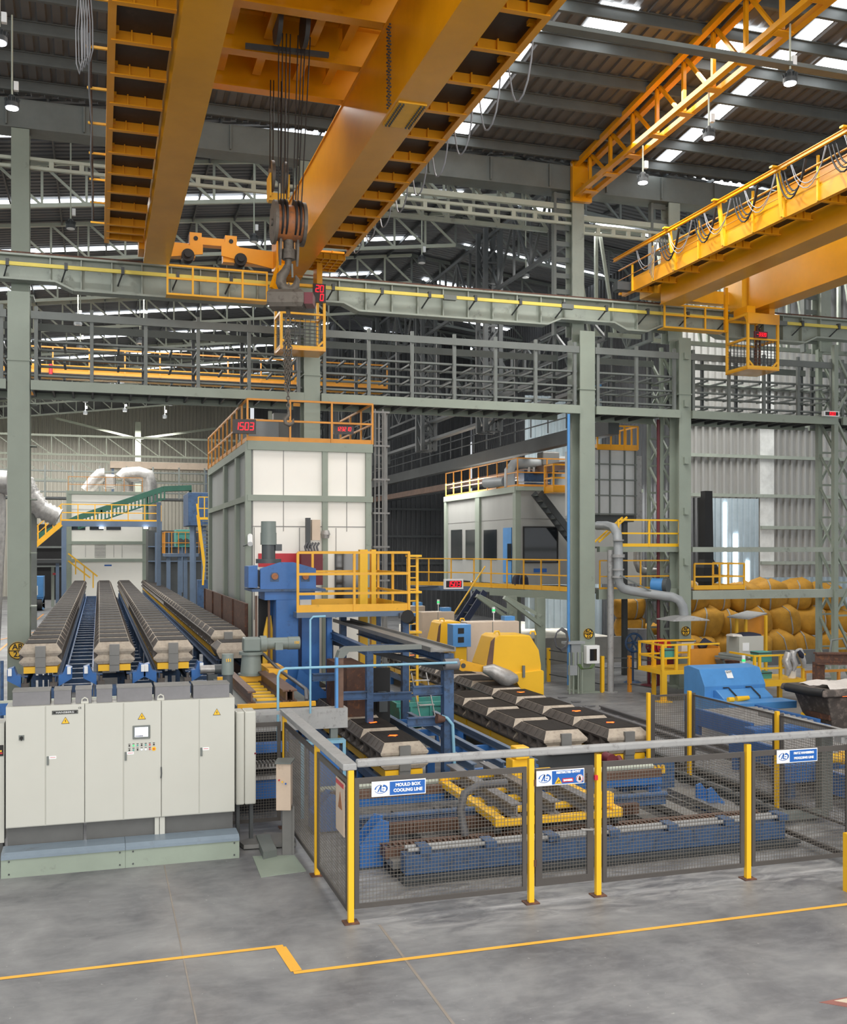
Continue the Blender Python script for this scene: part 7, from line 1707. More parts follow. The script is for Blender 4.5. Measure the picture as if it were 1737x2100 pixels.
# ================================================================ work platforms right of the press
def pbox(name, px0, py0, px1, py1, Y, dep, m, label, cat, z0=None, bevel=.0, part='body'):
    x0, x1, a, c = RR(px0, py0, px1, py1, Y)
    if z0 is not None: a = z0
    t = thing(name, ((x0 + x1) / 2, Y, a), label, cat); b = MB(); b.box(x0, x1, Y, Y + dep, a, c); b.build(part, m, t, bevel=bevel); return t, (x0, x1, a, c)
Y = 26.3
t = thing('work_platform', (16.5, Y, 0), 'yellow work platform cage with a heat-stained panel left behind the blue press', 'platform')
x0, x1, z0, z1 = RR(1358, 1320, 1476, 1376, Y); zd = PY(1400, 1374, Y).z
b = MB(); b.box(x0, x1, Y, Y + 1.4, zd - .12, zd); b.build('deck', M['yellow2'], t)
for px in (1360, 1388, 1415): 
    b = MB(); x = PY(px, 0, Y).x; b.box(x - .04, x + .04, Y, Y + .07, zd, z1); b.build('post', M['yellow2'], t)
    b = MB(); b.box(x - .03, x + .03, Y + 1.33, Y + 1.4, zd, z1); b.build('post', M['yellow2'], t)
b = MB(); 
for z in (z1, (z1 + zd) / 2): b.box(x0, x1, Y, Y + .05, z - .05, z); b.box(x0, x1, Y + 1.35, Y + 1.4, z - .05, z); b.box(x0, x0 + .05, Y, Y + 1.4, z - .05, z)
b.build('rails', M['yellow2'], t)
b = MB(); b.rbox(1417, 1330, 1477, 1376, Y - .03, .05); b.box(PY(1476, 0, Y).x - .05, PY(1476, 0, Y).x, Y, Y + 1.3, zd, z1 - .1); b.build('stained_panel', M['orange2'], t)
b = MB(); x = PY(1363, 0, Y).x; b.box(x - .08, x + .08, Y, Y + .12, 0, zd - .1); b.box(x - .2, x + .2, Y - .1, Y + .2, 0, .03); b.build('leg', M['yellow2'], t); b = MB(); b.box(x1 - .15, x1, Y + 1.2, Y + 1.35, 0, zd - .1); b.build('leg', M['yellow2'], t)
Y = 25.0
t = thing('work_platform', (18.5, Y, 0), 'yellow work platform with railing and a silver suit right of the blue press', 'platform')
x0, x1, z0, z1 = RR(1546, 1342, 1652, 1408, Y); zd = PY(1600, 1394, Y).z
b = MB(); b.box(x0, x1, Y, Y + 1.2, zd - .18, zd); b.build('deck', M['yellow2'], t)
for px in (1549, 1559, 1602, 1648):
    b = MB(); x = PY(px, 0, Y).x; b.box(x - .035, x + .035, Y, Y + .07, zd, z1); b.build('post', M['yellow2'], t)
b = MB(); zm = (z1 + zd) / 2
for z in (z1, zm): b.box(x0, x1, Y, Y + .05, z - .05, z); b.box(x0, x0 + .05, Y, Y + 1.2, z - .05, z)
b.build('rails', M['yellow2'], t)
for x, y in ((x0 + .2, Y), (x1 - .1, Y), (x1 - .1, Y + 1.0)): b = MB(); b.box(x - .06, x + .06, y, y + .1, 0, zd - .15); b.build('leg', M['yellow2'], t)
t = thing('silver_suit', (PY(1630, 0, 24.9).x, 24.9, zd), 'silver heat protection suit with navy collar draped over the yellow railing', 'clothing')
q = PY(1630, 1340, 24.9); b = MB()
def sl(pts, rr): b.tube([(q.x + u, 24.88 + .02 * math.sin(i * 2.1), q.z + v) for i, (u, v) in enumerate(pts)], rr, 10)
sl([(-.22, .04), (-.3, -.2), (-.24, -.42), (-.28, -.62)], [.1, .12, .11, .07]); sl([(-.05, .08), (-.1, -.1), (-.02, -.3), (-.08, -.5)], [.1, .11, .09, .05]); sl([(.12, .1), (.2, -.05), (.26, -.25), (.3, -.42)], [.1, .1, .08, .05])
b.build('suit', M['silver'], t); b = MB(); b.tube([(q.x + .08, 24.83, q.z + .08), (q.x + .15, 24.8, q.z - .05), (q.x + .2, 24.82, q.z - .12)], [.05, .08, .04], 10); b.build('navy_collar', M['navy'], t)
for args in (('tool_box', 1364, 1331, 1385, 1348, 26.5, .3, M['teal'], 'teal metal box on the left yellow platform', 'box'), ('tool_box', 1556, 1337, 1583, 1358, 25.3, .4, M['teal'], 'upper teal metal box behind the right yellow railing', 'box'), ('tool_box', 1556, 1378, 1583, 1394, 25.3, .4, M['teal'], 'lower teal metal box on the right yellow platform deck', 'box'),
             ('red_cabinet', 1345, 1350, 1382, 1380, 28.0, .4, M['dred'], 'dark red cabinet under the red hose reel', 'cabinet'), ('control_desk', 1398, 1313, 1427, 1345, 27.8, .3, M['signw'], 'small white control panel behind the stained yellow panel', 'control box')):
    t, d = pbox(*args, bevel=.01)
    b = MB(); x_0, x_1, a, c = d; b.box(x_0 - .01, x_1 + .01, args[5] - .01, args[5] + args[6] + .01, c - .05, c - .02); b.build('lid_edge', M['dsteel'], t)
t = thing('white_bucket', (18.9, 25.1, zd), 'white plastic bucket under the silver suit', 'bucket'); q = PY(1628, 1392, 25.2); b = MB(); b.cyl((q.x, 25.3, zd), (q.x, 25.3, zd + .22), .11, .13); b.build('bucket_body', M['signw'], t)
t, d = pbox('pale_cabinet', 1516, 1305, 1566, 1352, 28.0, .7, M['cab'], 'pale free-standing cabinet with rags on top right behind the press', 'cabinet', z0=0, bevel=.01)
b = MB(); b.box(d[0] + .12, d[0] + .35, 27.98, 28.0, d[3] - .45, d[3] - .2); b.build('white_plate', M['signw'], t)
t = thing('rag_pile', (17.6, 28.3, d[3]), 'dark rags and pale cloth lying on the pale cabinet', 'cloth'); b = MB(); b.loft([(.35, .25, d[3]), (.33, .22, d[3] + .05), (.15, .12, d[3] + .1)], (d[0] + d[1]) / 2 + .1, 28.35); b.build('dark_rags', M['navy'], t); b = MB(); b.loft([(.18, .2, d[3]), (.16, .16, d[3] + .05), (.06, .1, d[3] + .07)], d[0] + .02, 28.3); b.build('pale_cloth', M['cloth'], t)
t = thing('navy_coat', (16.6, 26.9, 1.9), 'dark navy work coat lying on the left yellow platform rail', 'clothing'); q = PY(1452, 1320, 27.0); b = MB(); b.tube([(q.x - .3, 27, q.z - .1), (q.x - .1, 27, q.z + .02), (q.x + .15, 27, q.z - .06), (q.x + .32, 27, q.z - .02)], [.08, .16, .1, .05], 10); b.build('coat', M['navy'], t)
Y = 29.6
t = thing('yellow_shelter', (18.6, Y, 0), 'open yellow steel shelter with pale flat roof before the bulk bags', 'shelter')
a = PY(1530, 1262, Y)
b = MB(); cs = [F(1491, 1264, a.z), F(1535, 1268, a.z), F(1573, 1257, a.z), F(1532, 1252, a.z)]; b.prism([(v.x, v.y) for v in cs], 'z', a.z - .04, a.z); b.build('roof_sheet', M['pipe'], t)
b = MB(); b.rbox(1531, 1262, 1568, 1302, Y + .3, .03); b.build('back_panel', M['orange2'], t)
for px, zz in ((1572, 0), (1531, 0), (1512, 0)): b = MB(); x = PY(px, 0, Y).x; b.box(x - .04, x + .04, Y, Y + .08, zz, a.z - .02); b.build('post', M['yellow2'], t)
b = MB(); a2 = PY(1512, 1325, Y - .5); c2 = PY(1535, 1302, Y - .5); b.beam(a2, c2, .07, .07); b.build('brace', M['yellow2'], t)
t = thing('steel_launder', (17, 25.5, 1.2), 'worn grey steel launder chute between the two yellow platforms', 'chute'); a = PY(1475, 1345, 26); c = PY(1532, 1353, 25.2); b = MB(); b.beam(a, c, .5, .05); b.tube([a + Vector((0, 0, .05)), c + Vector((0, 0, .05))], .05, 8); b.beam(a + Vector((0, 0, -.1)), a + Vector((.1, 0, -.3)), .4, .06); b.build('trough', M['steel'], t); b = MB(); b.box((a.x + c.x) / 2 - .1, (a.x + c.x) / 2 + .5, 26.0, 26.4, 0, a.z - .15); b.build('brown_support', M['rust'], t)
t = thing('signal_lamp', (17, 24, 1), 'small white and green signal lamp on top of the blue press', 'lamp'); q = PY(1525, 1366, 23.4); b = MB(); b.cyl((q.x, 23.4, 1.45), (q.x, 23.4, q.z + .06), .015); b.cyl((q.x, 23.4, q.z + .06), (q.x, 23.4, q.z + .28), .045, seg=14); b.build('lamp_tube', M['signw'], t); b = MB(); b.cyl((q.x, 23.4, q.z + .12), (q.x, 23.4, q.z + .18), .048, seg=14); b.build('green_lens', M['green'], t)
# hose reel, hand wheel
t = thing('hose_reel', (16.2, 28, 1.8), 'round red hose reel left of the AP 22 column base', 'hose reel'); q = PY(1361, 1326, 28.2); b = MB(); b.cyl((q.x - .02, 28.1, q.z), (q.x - .02, 28.16, q.z), .24, seg=24); b.cyl((q.x - .02, 28.3, q.z), (q.x - .02, 28.36, q.z), .24, seg=24); b.build('side_discs', M['red'], t); b = MB(); b.cyl((q.x - .02, 28.16, q.z), (q.x - .02, 28.3, q.z), .19, seg=20); b.cyl((q.x - .02, 28.08, q.z), (q.x - .02, 28.1, q.z), .08, seg=14); b.build('hose', M['black'], t)
def wheel(px, py, Y, r, m, label):
    q = PY(px, py, Y); t = thing('hand_wheel', (q.x, Y, 0), label, 'wheel'); b = MB(); b.tube([(q.x + r * math.cos(a * math.pi / 12), Y, q.z + r * math.sin(a * math.pi / 12)) for a in range(25)], r * .13, 8, cap=False); b.build('rim', m, t)
    b = MB()
    for k_ in range(6): b.beam((q.x, Y, q.z), (q.x + r * math.cos(k_ * math.pi / 3), Y, q.z + r * math.sin(k_ * math.pi / 3)), .03, .05)
    b.cyl((q.x, Y - .05, q.z), (q.x, Y + .1, q.z), r * .2, seg=12); b.build('spokes', m, t); b = MB(); b.cyl((q.x, Y + .1, 0), (q.x, Y + .1, q.z - r * .6), .05); b.cyl((q.x, Y + .1, 0), (q.x, Y + .1, .05), .3, .2); b.build('stand', m, t)
wheel(1300, 1318, 30.5, .3, M['dblue'], 'blue six-spoked fan wheel on a stand in front of the daylight opening')
wheel(1334, 1325, 29.6, .16, M['dred'], 'small dark red hand wheel between the fan wheel and the hose reel')
for px, lb in ((1293, 'dark barrel left of the blue fan wheel behind it'), (1311, 'dark barrel right of the blue fan wheel behind it')):
    q = PY(px, 1295, 34); b = MB(); b.cyl((q.x, 34, 1.0), (q.x, 34, q.z + .1), .28, seg=18); b.cyl((q.x, 34, 0), (q.x, 34, 1.0), .1); tag(b.build('barrel', M['lid']), lb, 'barrel')
# low barrier with yellow posts
t = thing('barrier', (15, 28, 0), 'low barrier of yellow and brown posts with two thin bars around the column foot', 'barrier')
bp = [F(1125, 1398), F(1235, 1420), F(1291, 1419), F(1341, 1428)]
for i, p in enumerate(bp): b = MB(); b.box(p.x - .05, p.x + .05, p.y - .05, p.y + .05, 0, 1.12); b.build('post', M['yellow2'] if i != 2 else M['orange2'], t)
b = MB()
for p, q in zip(bp[:-1], bp[1:]):
    for z in (.25, .75, 1.05): b.beam((p.x, p.y, z), (q.x, q.y, z), .025, .025)
q = Vector((13.2, 33, 0)); b.beam((bp[0].x, bp[0].y, .75), (q.x, q.y, .75), .025, .025); b.build('bars', M['dsteel'], t)
t = thing('barrier', (20, 26, 0), 'low yellow-topped railing behind the ladle at the right edge', 'barrier'); a = PY(1650, 1378, 25.6); railing(t, [(a.x, 25.6), (a.x + 6, 25.6)], .0, a.z, M['orange2'], 1.2, rails=(1, .55), kick=0, r=.035)
# steel portal and ladle
t = thing('steel_portal', (17.5, 22.2, 0), 'dark rusty steel portal beam at the right picture edge', 'frame'); x = PY(1682, 0, 22).x; z = PY(1682, 1350, 22).z
b = MB(); b.ibeam((x - .15, 22, z), (x + 3, 21, z + .0), .25, .3, .04); b.build('beam', M['rust'], t); b = MB(); b.box(x - .12, x + .1, 21.95, 22.15, 0, z - .1); b.build('leg', M['rust'], t); b = MB(); b.tube([(x + .3, 22, z + .15), (x + .35, 22, z + .45), (x + .6, 21.9, z + .5), (x + .8, 21.9, z + .15)], .03, 8); b.build('lifting_loop', M['steel'], t)
t = thing('casting_ladle', (17, 19.5, 0), 'sooty steel casting ladle with pale lining cloth and glowing rim at the right edge', 'ladle')
Y = 19.5; S = [(1618, 1412), (1622, 1440), (1655, 1450), (1668, 1495), (1760, 1495), (1760, 1405)]
b = MB(); q0 = PY(1618, 1425, Y + 1.1).x; zt = PY(1690, 1418, Y).z
prof = [(1.05, .75, zt + .02), (1.08, .78, zt - .12), (.82, .6, zt - .18), (.62, .5, zt - .75), (.55, .45, zt - 1.1)]
b.loft(prof, q0 + 1.1, Y + .7); b.build('ladle_body', M['ladle'], t, bevel=.03)
b = MB(); b.tube([(q0 + .1, Y, zt - .05), (q0 - .02, Y + .3, zt - .05), (q0 + .02, Y + 1.2, zt - .05)], .1, 10); b.build('sooty_lip', M['black'], t)
b = MB(); vs = []; nx, ny = 14, 8
for j in range(ny):
    for i in range(nx):
        u = i / (nx - 1); v = j / (ny - 1); vs.append((q0 + .35 + 1.7 * u, Y + .02 + 1.2 * v, zt + .04 + .04 * math.sin(u * 17 + v * 5) + .05 * math.sin(v * 9 + u * 4) + .06 * u - (.12 if j == 0 else 0)))
b.add(vs, [(j * nx + i, j * nx + i + 1, (j + 1) * nx + i + 1, (j + 1) * nx + i) for j in range(ny - 1) for i in range(nx - 1)], 0, True); b.build('lining_cloth', M['cloth'], t)
b = MB(); q = PY(1732, 1424, Y - .05); b.box(q.x - .06, q.x + .4, Y - .06, Y - .02, q.z - .05, q.z + .05); b.build('glowing_rim', M['hot'], t)
b = MB(); b.box(q0 + .6, q0 + .75, Y + .3, Y + .45, 0, .7); b.box(q0 + 1.5, q0 + 1.65, Y + .3, Y + .45, 0, .7); b.box(q0 + .4, q0 + 1.8, Y + .2, Y + 1.0, .5, .62); b.build('ladle_stand', M['rust'], t)
t = thing('yellow_hook', (16.3, 18.6, 0), 'small yellow bracket below the casting ladle', 'bracket'); q = F(1650, 1478, .4); b = MB(); b.prism([(q.x - .2, .0), (q.x + .1, 0), (q.x + .05, .5), (q.x - .05, .6)], 'y', q.y, q.y + .06); b.build('bracket_plate', M['yellow2'], t)
# ================================================================ far left plant
Y = 78
t = thing('far_white_booth', (0, Y, 0), 'white panelled booth at the far end of the cooling lines', 'booth')
x0, x1, z0, z1 = RR(140, 1010, 292, 1177, Y); b = MB(); b.box(x0, x1, Y, Y + 5, 0, z1); b.build('panels', M['white'], t)
b = MB()
for px in (136, 292): x = PY(px, 0, Y).x; b.box(x, x + .35, Y - .1, Y + .1, 0, z1 + .1)
b.build('frame_post', M['col'], t); b = MB()
for py in (1008, 1110, 1146): z = PY(215, py, Y).z; b.box(x0, x1 + .2, Y - .12, Y, z - .22, z)
b.build('frame_beam', M['col'], t)
for (pa, pb) in ((147, 175), (184, 212), (218, 248)): b = MB(); b.rbox(pa, 1075, pb, 1087, Y - .03, .02); b.build('dark_window', M['glass'], t)
b = MB(); b.rbox(214, 1158, 229, 1161, Y - .03, .02); b.build('blue_notice', M['sign'], t)
b = MB()
for i in range(9): b.rbox(194, 1118 + i * 3, 217, 1119 + i * 3, Y - .02, .01)
for px in (175, 250, 233): b.rbox(px, 1118, px + .6, 1143, Y - .02, .01)
for py in (1030, 1045): b.rbox(141, py, 290, py + .6, Y - .02, .01)
b.build('panel_joints', M['clamp'], t)
t = thing('far_roof_railing', (0, Y, 13), 'rust-orange railing on the roof of the far white booth', 'railing'); railing(t, [(x0, Y), (x1, Y)], z1, 1.1, M['orange2'], 1.4, kick=0)
t = thing('far_ducts', (1, 80, 9), 'silver foil ducts and square air handler on the far white booth roof', 'duct')
b = MB(); b.rbox(211, 972, 238, 1000, 79, 2); b.build('air_handler', M['alu'], t, bevel=.2); b = MB(); b.tube([PY(178, 1008, 79), PY(196, 985, 79), PY(207, 974, 79), PY(214, 974, 79)], .5, 12); b.build('left_duct', M['alu'], t); b = MB(); b.tube([PY(250, 982, 79), PY(256, 974, 79), PY(285, 972, 79), PY(303, 976, 79), PY(306, 992, 79), PY(307, 1120, 79)], .55, 12); b.cyl(PY(262, 985, 80), PY(262, 1008, 80), .4); b.build('right_duct', M['alu'], t)
Y = 69
t = thing('far_gantry', (0, Y, 0), 'slate grey walkway bridge with yellow railing across the far end of the cooling lines', 'gantry')
b = MB(); b.rbox(125, 1068, 330, 1080, Y, .5); b.build('main_beam', M['sblue'], t)
for px in (126, 322): x0, x1, _, z = RR(px, 1068, px + 10, 1200, Y); b = MB(); b.box(x0, x1, Y, Y + .4, 0, z); b.build('leg', M['sblue'], t)
a = PY(125, 1068, Y); c = PY(330, 1068, Y); railing(t, [(a.x, Y), (c.x, Y)], a.z, 1.05, M['yellow'], 1.1, kick=.1, r=.03)
b = MB(); d0 = PY(62, 1118, Y); b.beam((a.x, Y, a.z - .2), (d0.x, Y, d0.z - .3), .2, .3); b.beam((a.x, Y, a.z + 1), (d0.x, Y, d0.z + .8), .06, .06); b.beam((a.x, Y, a.z + .5), (d0.x, Y, d0.z + .35), .05, .05)
for i in range(4): u = i / 4; x = a.x + (d0.x - a.x) * u; z = a.z + (d0.z - a.z) * u; b.box(x - .04, x + .04, Y, Y + .06, z - .2, z + .9)
b.build('stair_flight', M['yellow'], t)
for px in (208, 299): q = PY(px, 1081, Y - .1); b = MB(); b.cyl((q.x, Y - .1, q.z - .1), (q.x, Y - .1, q.z), .14); b.build('lamp_face', M['lamp'], t)
b = MB(); b.beam(PY(140, 1135, Y + 3), PY(200, 1182, Y + 3), .1, .1); b.beam(PY(140, 1150, Y + 3), PY(185, 1185, Y + 3), .1, .1); 
for i in range(3): p = PY(155 + i * 18, 1147 + i * 14, Y + 3); b.box(p.x - .04, p.x + .04, Y + 3, Y + 3.08, p.z - 1.0, p.z)
b.build('far_stair_rail', M['yellow2'], t)
Y = 73
t = thing('green_conveyor', (0, Y, 6), 'long dark green inclined belt conveyor rising to the right in front of the far booth', 'conveyor')
pts = [PY(60, 1108, Y), PY(160, 1062, Y), PY(335, 1003, Y), PY(392, 1001, Y)]
gm = mat('green_conveyor_paint', '2f6a58', .5, var=.2)
b = MB()
for p, q in zip(pts[:-1], pts[1:]): b.beam(p, q, 1.0, .35)
b.build('belt_frame', gm, t); b = MB()
for i in range(24):
    u = i / 23; p = pts[1].lerp(pts[2], u); b.box(p.x, p.x + .1, Y - .5, Y - .4, p.z - .75, p.z)
p, q = pts[1], pts[2]; b.beam(p - Vector((0, .4, .75)), q - Vector((0, .4, .7)), .08, .1); b.build('idler_brackets', gm, t)
b = MB(); b.rbox(300, 1020, 304, 1070, Y, .2); b.rbox(388, 1004, 393, 1100, Y, .2); b.build('support_leg', gm, t)
for (n_, px0, py0, px1, py1, Y, dep, m, lb, cat) in (
    ('blue_skip_truck', 62, 1182, 89, 1225, 79, 2, 'blue2', 'light blue hopper truck standing at the far left beyond the column', 'truck'),
    ('white_panel_box', 63, 1202, 77, 1221, 75, .4, 'signw', 'white control box in front of the light blue hopper truck', 'control box'),
    ('pale_post', 105, 1162, 111, 1245, 72, .3, 'beam', 'pale post with a red notice left of the far gantry leg', 'post'),
    ('red_notice', 108, 1175, 120, 1179, 71, .1, 'red', 'small red notice on the pale post at the far left', 'sign'),
    ('mid_walkway', 62, 1147, 126, 1155, 70, 2, 'dsteel', 'dark walkway beam behind the left column', 'walkway'),
    ('blue_machine', 386, 1010, 430, 1078, 50, 3, 'dblue', 'dark blue machine half hidden by the white booth side', 'machine'),
    ('green_gearbox', 361, 1086, 391, 1122, 55, 1.5, 'teal', 'green gearbox on the platform left of the white booth', 'gearbox'),
    ('far_grey_duct', 226, 948, 428, 962, 88, 1.5, 'beige', 'long brownish duct in front of the far roof', 'duct'),
    ('far_platform', 338, 1135, 408, 1142, 55, 2, 'sblue', 'slate platform under the green gearbox', 'platform'),
    ('far_green_sign', 448, 777, 480, 788, 49.5, .1, 'teal', 'small green sign on the far orange crane girder', 'sign')):
    t, d = pbox(n_, px0, py0, px1, py1, Y, dep, M[m], lb, cat, bevel=.02 if m != 'red' else 0)
    if n_ == 'blue_skip_truck':
        b = MB(); b.prism([(d[0], d[2]), (d[1], d[2]), (d[1] - .25, d[2] - .8), (d[0] + .9, d[2] - .9)], 'y', Y + .1, Y + 1.8); b.build('hopper_cone', M['blue2'], t); b = MB(); b.cyl((d[1] - .4, Y + .3, .45), (d[1] - .1, Y + .3, .45), .45, seg=18); b.cyl((d[0] + .2, Y + .3, .45), (d[0] + .5, Y + .3, .45), .45, seg=18); b.build('wheels', M['black'], t); b = MB(); b.box(d[0], d[1], Y + .2, Y + 1.6, .5, d[2] - .5); b.build('chassis', M['dsteel'], t)
    if n_ in ('blue_machine', 'green_gearbox', 'far_platform', 'mid_walkway', 'white_panel_box', 'far_grey_duct'):
        b = MB()
        for x in (d[0] + .1, d[1] - .35): b.box(x, x + .2, Y + .2, Y + .4, 0, d[2])
        b.build('legs', M['sblue'], t)
    if n_ == 'green_gearbox':
        for px in (370, 382): q = PY(px, 1110, Y); b = MB(); b.cyl((q.x, Y - .1, q.z), (q.x, Y, q.z), .15); b.build('shaft_hub', M['dsteel'], t)
    if n_ == 'white_panel_box':
        b = MB()
        for i in range(4): b.rbox(66 + i * 2.5, 1211, 67 + i * 2.5, 1218, Y - .02, .02)
        b.build('vent_slots', M['ink'], t)
for (px, lb) in ((322, 'slate steel column left of the green gearbox'), (394, 'slate steel column right of the green gearbox')):
    pbox('slate_column', px, 1030, px + 8, 1230, 57 if px < 350 else 53, .4, M['sblue'], lb, 'column', z0=0)
t = thing('far_platform_railing', (4, 55, 3.5), 'yellow railing around the green gearbox platform', 'railing'); a = PY(338, 1135, 54.9); c = PY(408, 1135, 54.9); railing(t, [(a.x, 57), (a.x, 54.9), (c.x, 54.9)], a.z, 1.1, M['orange2'], .35, kick=0)
t = thing('yellow_staircase', (5, 47, 4), 'steep yellow and grey staircase beside the white booth side wall', 'stairs')
a = PY(404, 1033, 47); c = PY(419, 1150, 47); b = MB(); b.beam(a, c, .08, .08); b.beam(a + Vector((0, 0, -.5)), c + Vector((0, 0, -.5)), .06, .06); b.beam(c, PY(416, 1200, 47), .08, .08); b.build('handrail', M['yellow2'], t)
b = MB()
for i in range(16): q = PY(416 + i * .4, 1062 + i * 8, 47.5); b.box(q.x, q.x + .7, 47.5, 47.8, q.z, q.z + .05)
b.build('treads', M['steel'], t); b = MB(); q = PY(412, 1190, 47); b.box(q.x - .1, q.x + .8, 47.4, 48, 0, q.z); b.build('stair_foot', M['dblue'], t)
q = PY(408, 1035, 46.5); railing(t, [(q.x, 46.8), (q.x + .8, 46.8)], PY(408, 1065, 46.5).z, 1.0, M['yellow2'], .3, kick=.1)
# far crane and pipes across the left bay
t = thing('far_orange_crane', (0, 50, 12), 'long orange crane bridge with railing seen through the left service rack', 'crane')
Y = 50; zb2 = PY(300, 783, Y).z; zt2 = PY(300, 757, Y).z
b = MB(); b.box(-16, 13.6, Y, Y + .6, zb2, zt2); b.build('girder_box', M['orange'], t); railing(t, [(-16, Y - .7), (13.6, Y - .7)], zb2 + .1, 1.15, M['orange2'], 1.6, kick=.12, r=.03)
b = MB(); b.box(-16, 13.6, Y - .7, Y, zb2 + .05, zb2 + .1); b.build('walkway_plate', M['plate'], t)
q = PY(104, 756, Y - .8); b = MB(); b.cyl((q.x, Y - .8, q.z - .25), (q.x, Y - .8, q.z + .2), .08); b.build('fire_extinguisher', M['red'], t)
b = MB(); z = PY(300, 817, 40).z; b.beam((-14, 40, z), (13.5, 40, z), .1, .12); tag(b.build('orange_rail', M['orange2']), 'thin orange rail crossing below the left service rack', 'rail')
t = thing('valley_column', (5, 98, 0), 'pale column with spreading beams under the far roof valley', 'column'); Y = 97; x = PY(283, 0, Y).x; b = MB(); b.box(x - .25, x + .25, Y, Y + .4, 0, PY(283, 865, Y).z); b.build('shaft', M['lsteel'], t); b = MB(); zc2 = PY(283, 900, Y).z; b.beam((x, Y, zc2), (x + 7, Y, zc2 + 1.2), .12, .2); b.beam((x, Y, zc2), (x - 7, Y, zc2 + 1.6), .12, .2); b.build('spreading_beams', M['lsteel'], t)
for (ya_, zz, lb) in ((92, 12.4, 'far pale truss in front of the end wall, upper'), (91, 10.2, 'far pale truss in front of the end wall, lower')):
    truss(ya_, -17, zz, 13.8, zz, 1.6, 14, lb, M['lsteel'], .14)
t = thing('far_service_rack', (0, 84, 8.6), 'grey service rack with tall posts before the far end wall', 'rack')
for zz in (8.8, 9.6, 10.4): b = MB(); b.box(-17, 13, 84, 84.3, zz, zz + .1); b.build('shelf', M['steel'], t)
b = MB()
for i in range(15): b.box(-16 + i * 2, -15.88 + i * 2, 84, 84.12, 8.4, 10.9)
b.build('posts', M['steel'], t); b = MB(); b.box(-17, 13, 84, 86, 8.3, 8.45); b.build('deck', M['dsteel'], t)
for x in (-16.5, -6, 8, 12.7): b = MB(); b.box(x, x + .3, 85, 85.3, 0, 8.3); b.build('leg', M['steel'], t)
t = thing('foil_duct', (-3, 60, 6), 'ribbed silver foil duct just right of the tall left column', 'duct'); b = MB(); P = [PY(48, 985, 60), PY(62, 1015, 60), PY(85, 1045, 60), PY(120, 1062, 60)]
n = 26; pts = []; rr = []
for i in range(n): u = i / (n - 1) * 3; k_ = min(int(u), 2); pts.append(P[k_].lerp(P[k_ + 1], u - k_)); rr.append(.55 if i % 2 else .46)
b.tube(pts, rr, 16); b.build('duct_body', M['alu'], t); b = MB(); b.box(P[1].x, P[1].x + .3, 60.5, 60.8, 0, P[1].z - .3); b.build('duct_leg', M['steel'], t)
t = thing('foil_duct', (-5, 45, 6), 'large lagged duct cut by the left picture edge', 'duct'); b = MB(); p = PY(2, 990, 45); b.cyl((p.x - 1.5, 45, p.z), (p.x + .25, 45, p.z), .55, .5, 20); b.tube([(p.x - .1, 45, p.z), (p.x - .05, 45, p.z - 1.5), (p.x - .3, 45, 0)], .25, 12); b.build('duct_body', M['alu'], t)
t = thing('grey_enclosure', (-5, 32, 0), 'low grey metal enclosure wall at the left edge behind the tall column', 'enclosure'); b = MB(); pa = F(0, 1440); b.box(-3.6, -2.5, 24, 24.1, 0, 1.4); b.box(-2.6, -2.5, 24.1, 27.5, 0, 1.4); b.build('panels', M['lid'], t)
b = MB(); x = PY(4, 0, 20).x; b.tube([(x, 20, 0), (x, 20, PY(4, 1355, 20).z)], .03, 8); tag(b.build('blue_rod', M['dblue']), 'thin upright dark blue rod at the left picture edge', 'rod')
b = MB(); b.beam((-9, 40, .01), (-2.2, 62, .01), .12, .004); b.beam((-4.5, 30, .01), (-3.6, 75, .01), .1, .004); tag(b.build('floor_line', mat('orange_line_paint', 'd9923a', .5)), 'thin orange painted line on the far floor at the left edge', 'floor marking')

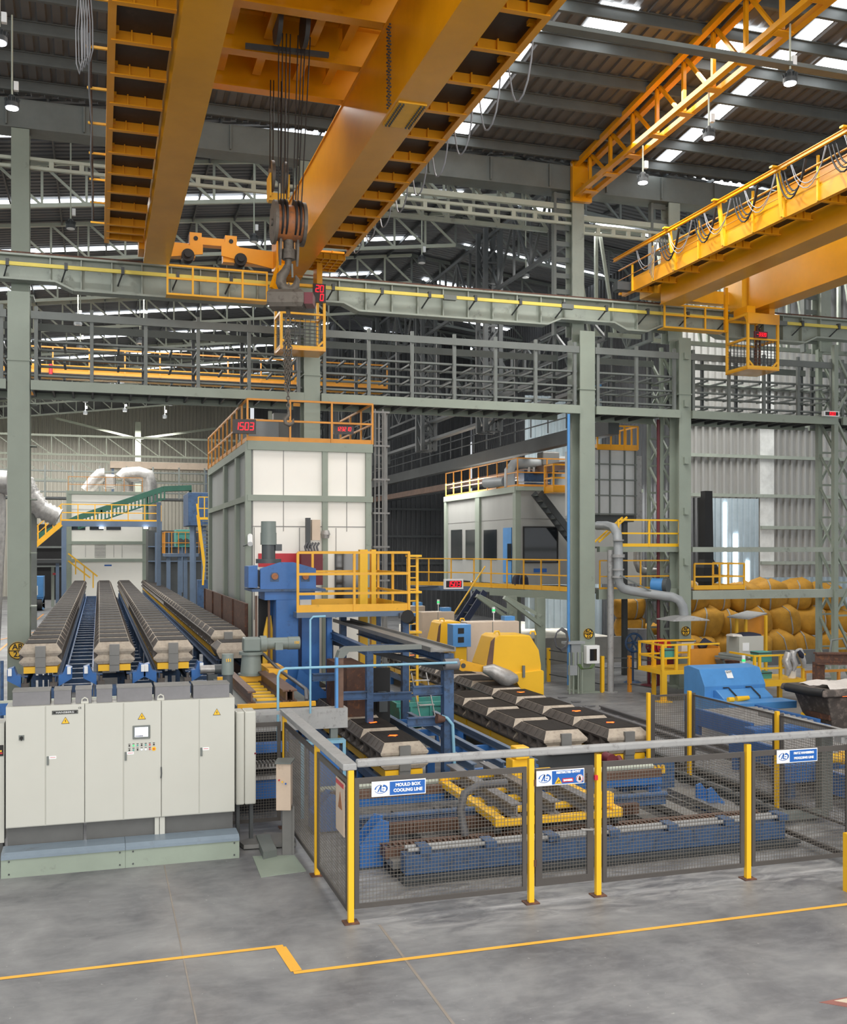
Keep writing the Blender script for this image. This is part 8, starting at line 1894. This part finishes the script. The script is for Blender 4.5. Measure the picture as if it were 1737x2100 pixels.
q = PY(1710, 853, 28.2); led((q.x, 28.3, q.z), .6, .17, '1503', .1, 'small red number display on the service rack beam at the right edge', M['signw'])
t = thing('floor_inlay', (9.5, 9.2, 0), 'reddish framed floor inlay cut by the bottom right picture corner', 'floor marking')
a = F(1680, 2056); c = F(1737, 2060); d = F(1737, 2100); b = MB(); b.prism([(a.x, a.y), (a.x + 1.0, a.y + .05), (a.x + 1.0, a.y - .9)], 'z', 0, .004); b.build('red_frame', mat('dusty_red_paint', '8c5a52', .6), t)
b = MB(); b.prism([(a.x + .16, a.y - .02), (a.x + .95, a.y + .01), (a.x + .95, a.y - .72)], 'z', .004, .007); b.build('cream_field', mat('cream_paint', 'c8bda8', .6), t)
b = MB(); b.prism([(a.x + .34, a.y - .05), (a.x + .9, a.y - .03), (a.x + .9, a.y - .52)], 'z', .007, .009); b.build('dark_mark', M['ink'], t)

t, d = pbox('dark_machine_bay', 304, 1088, 430, 1215, 63, 3, M['dsteel'], 'dark machinery bay under the blue machine left of the white booth', 'machine', z0=0)
b = MB()
for px in (318, 345, 372, 398): b.rbox(px, 1092, px + 3, 1215, 62.8, .2)
for py in (1120, 1150): b.rbox(304, py, 430, py + 2, 62.8, .2)
b.build('bay_frame', M['sblue'], t)
t, d = pbox('dark_backing_box', 62, 1075, 128, 1225, 96, 3, M['black'], 'dark open store bay behind the blue hopper truck', 'bay', z0=0)  # plain black box added so the background behind the truck stays dark
b = MB(); b.rbox(62, 1120, 128, 1124, 95.5, .4); b.rbox(62, 1160, 128, 1163, 95.5, .4); b.build('backing_bar', M['steel'], t)

q = PY(1067, 1190, 36.2); t = thing('backpack', (q.x, 33.6, 3.0), 'dark blue backpack lying on the gantry deck by the blue booth door', 'bag'); q = PY(1067, 1190, 34.3)
b = MB(); b.loft([(.24, .15, 3.0), (.27, .18, 3.15), (.25, .16, 3.4), (.14, .1, 3.55)], q.x, 34.3); b.build('bag_body', M['navy'], t, bevel=.04); b = MB(); b.tube([(q.x - .1, 34.12, 3.1), (q.x - .12, 34.08, 3.3), (q.x - .06, 34.15, 3.5)], .02, 6); b.build('strap', M['sblue'], t)
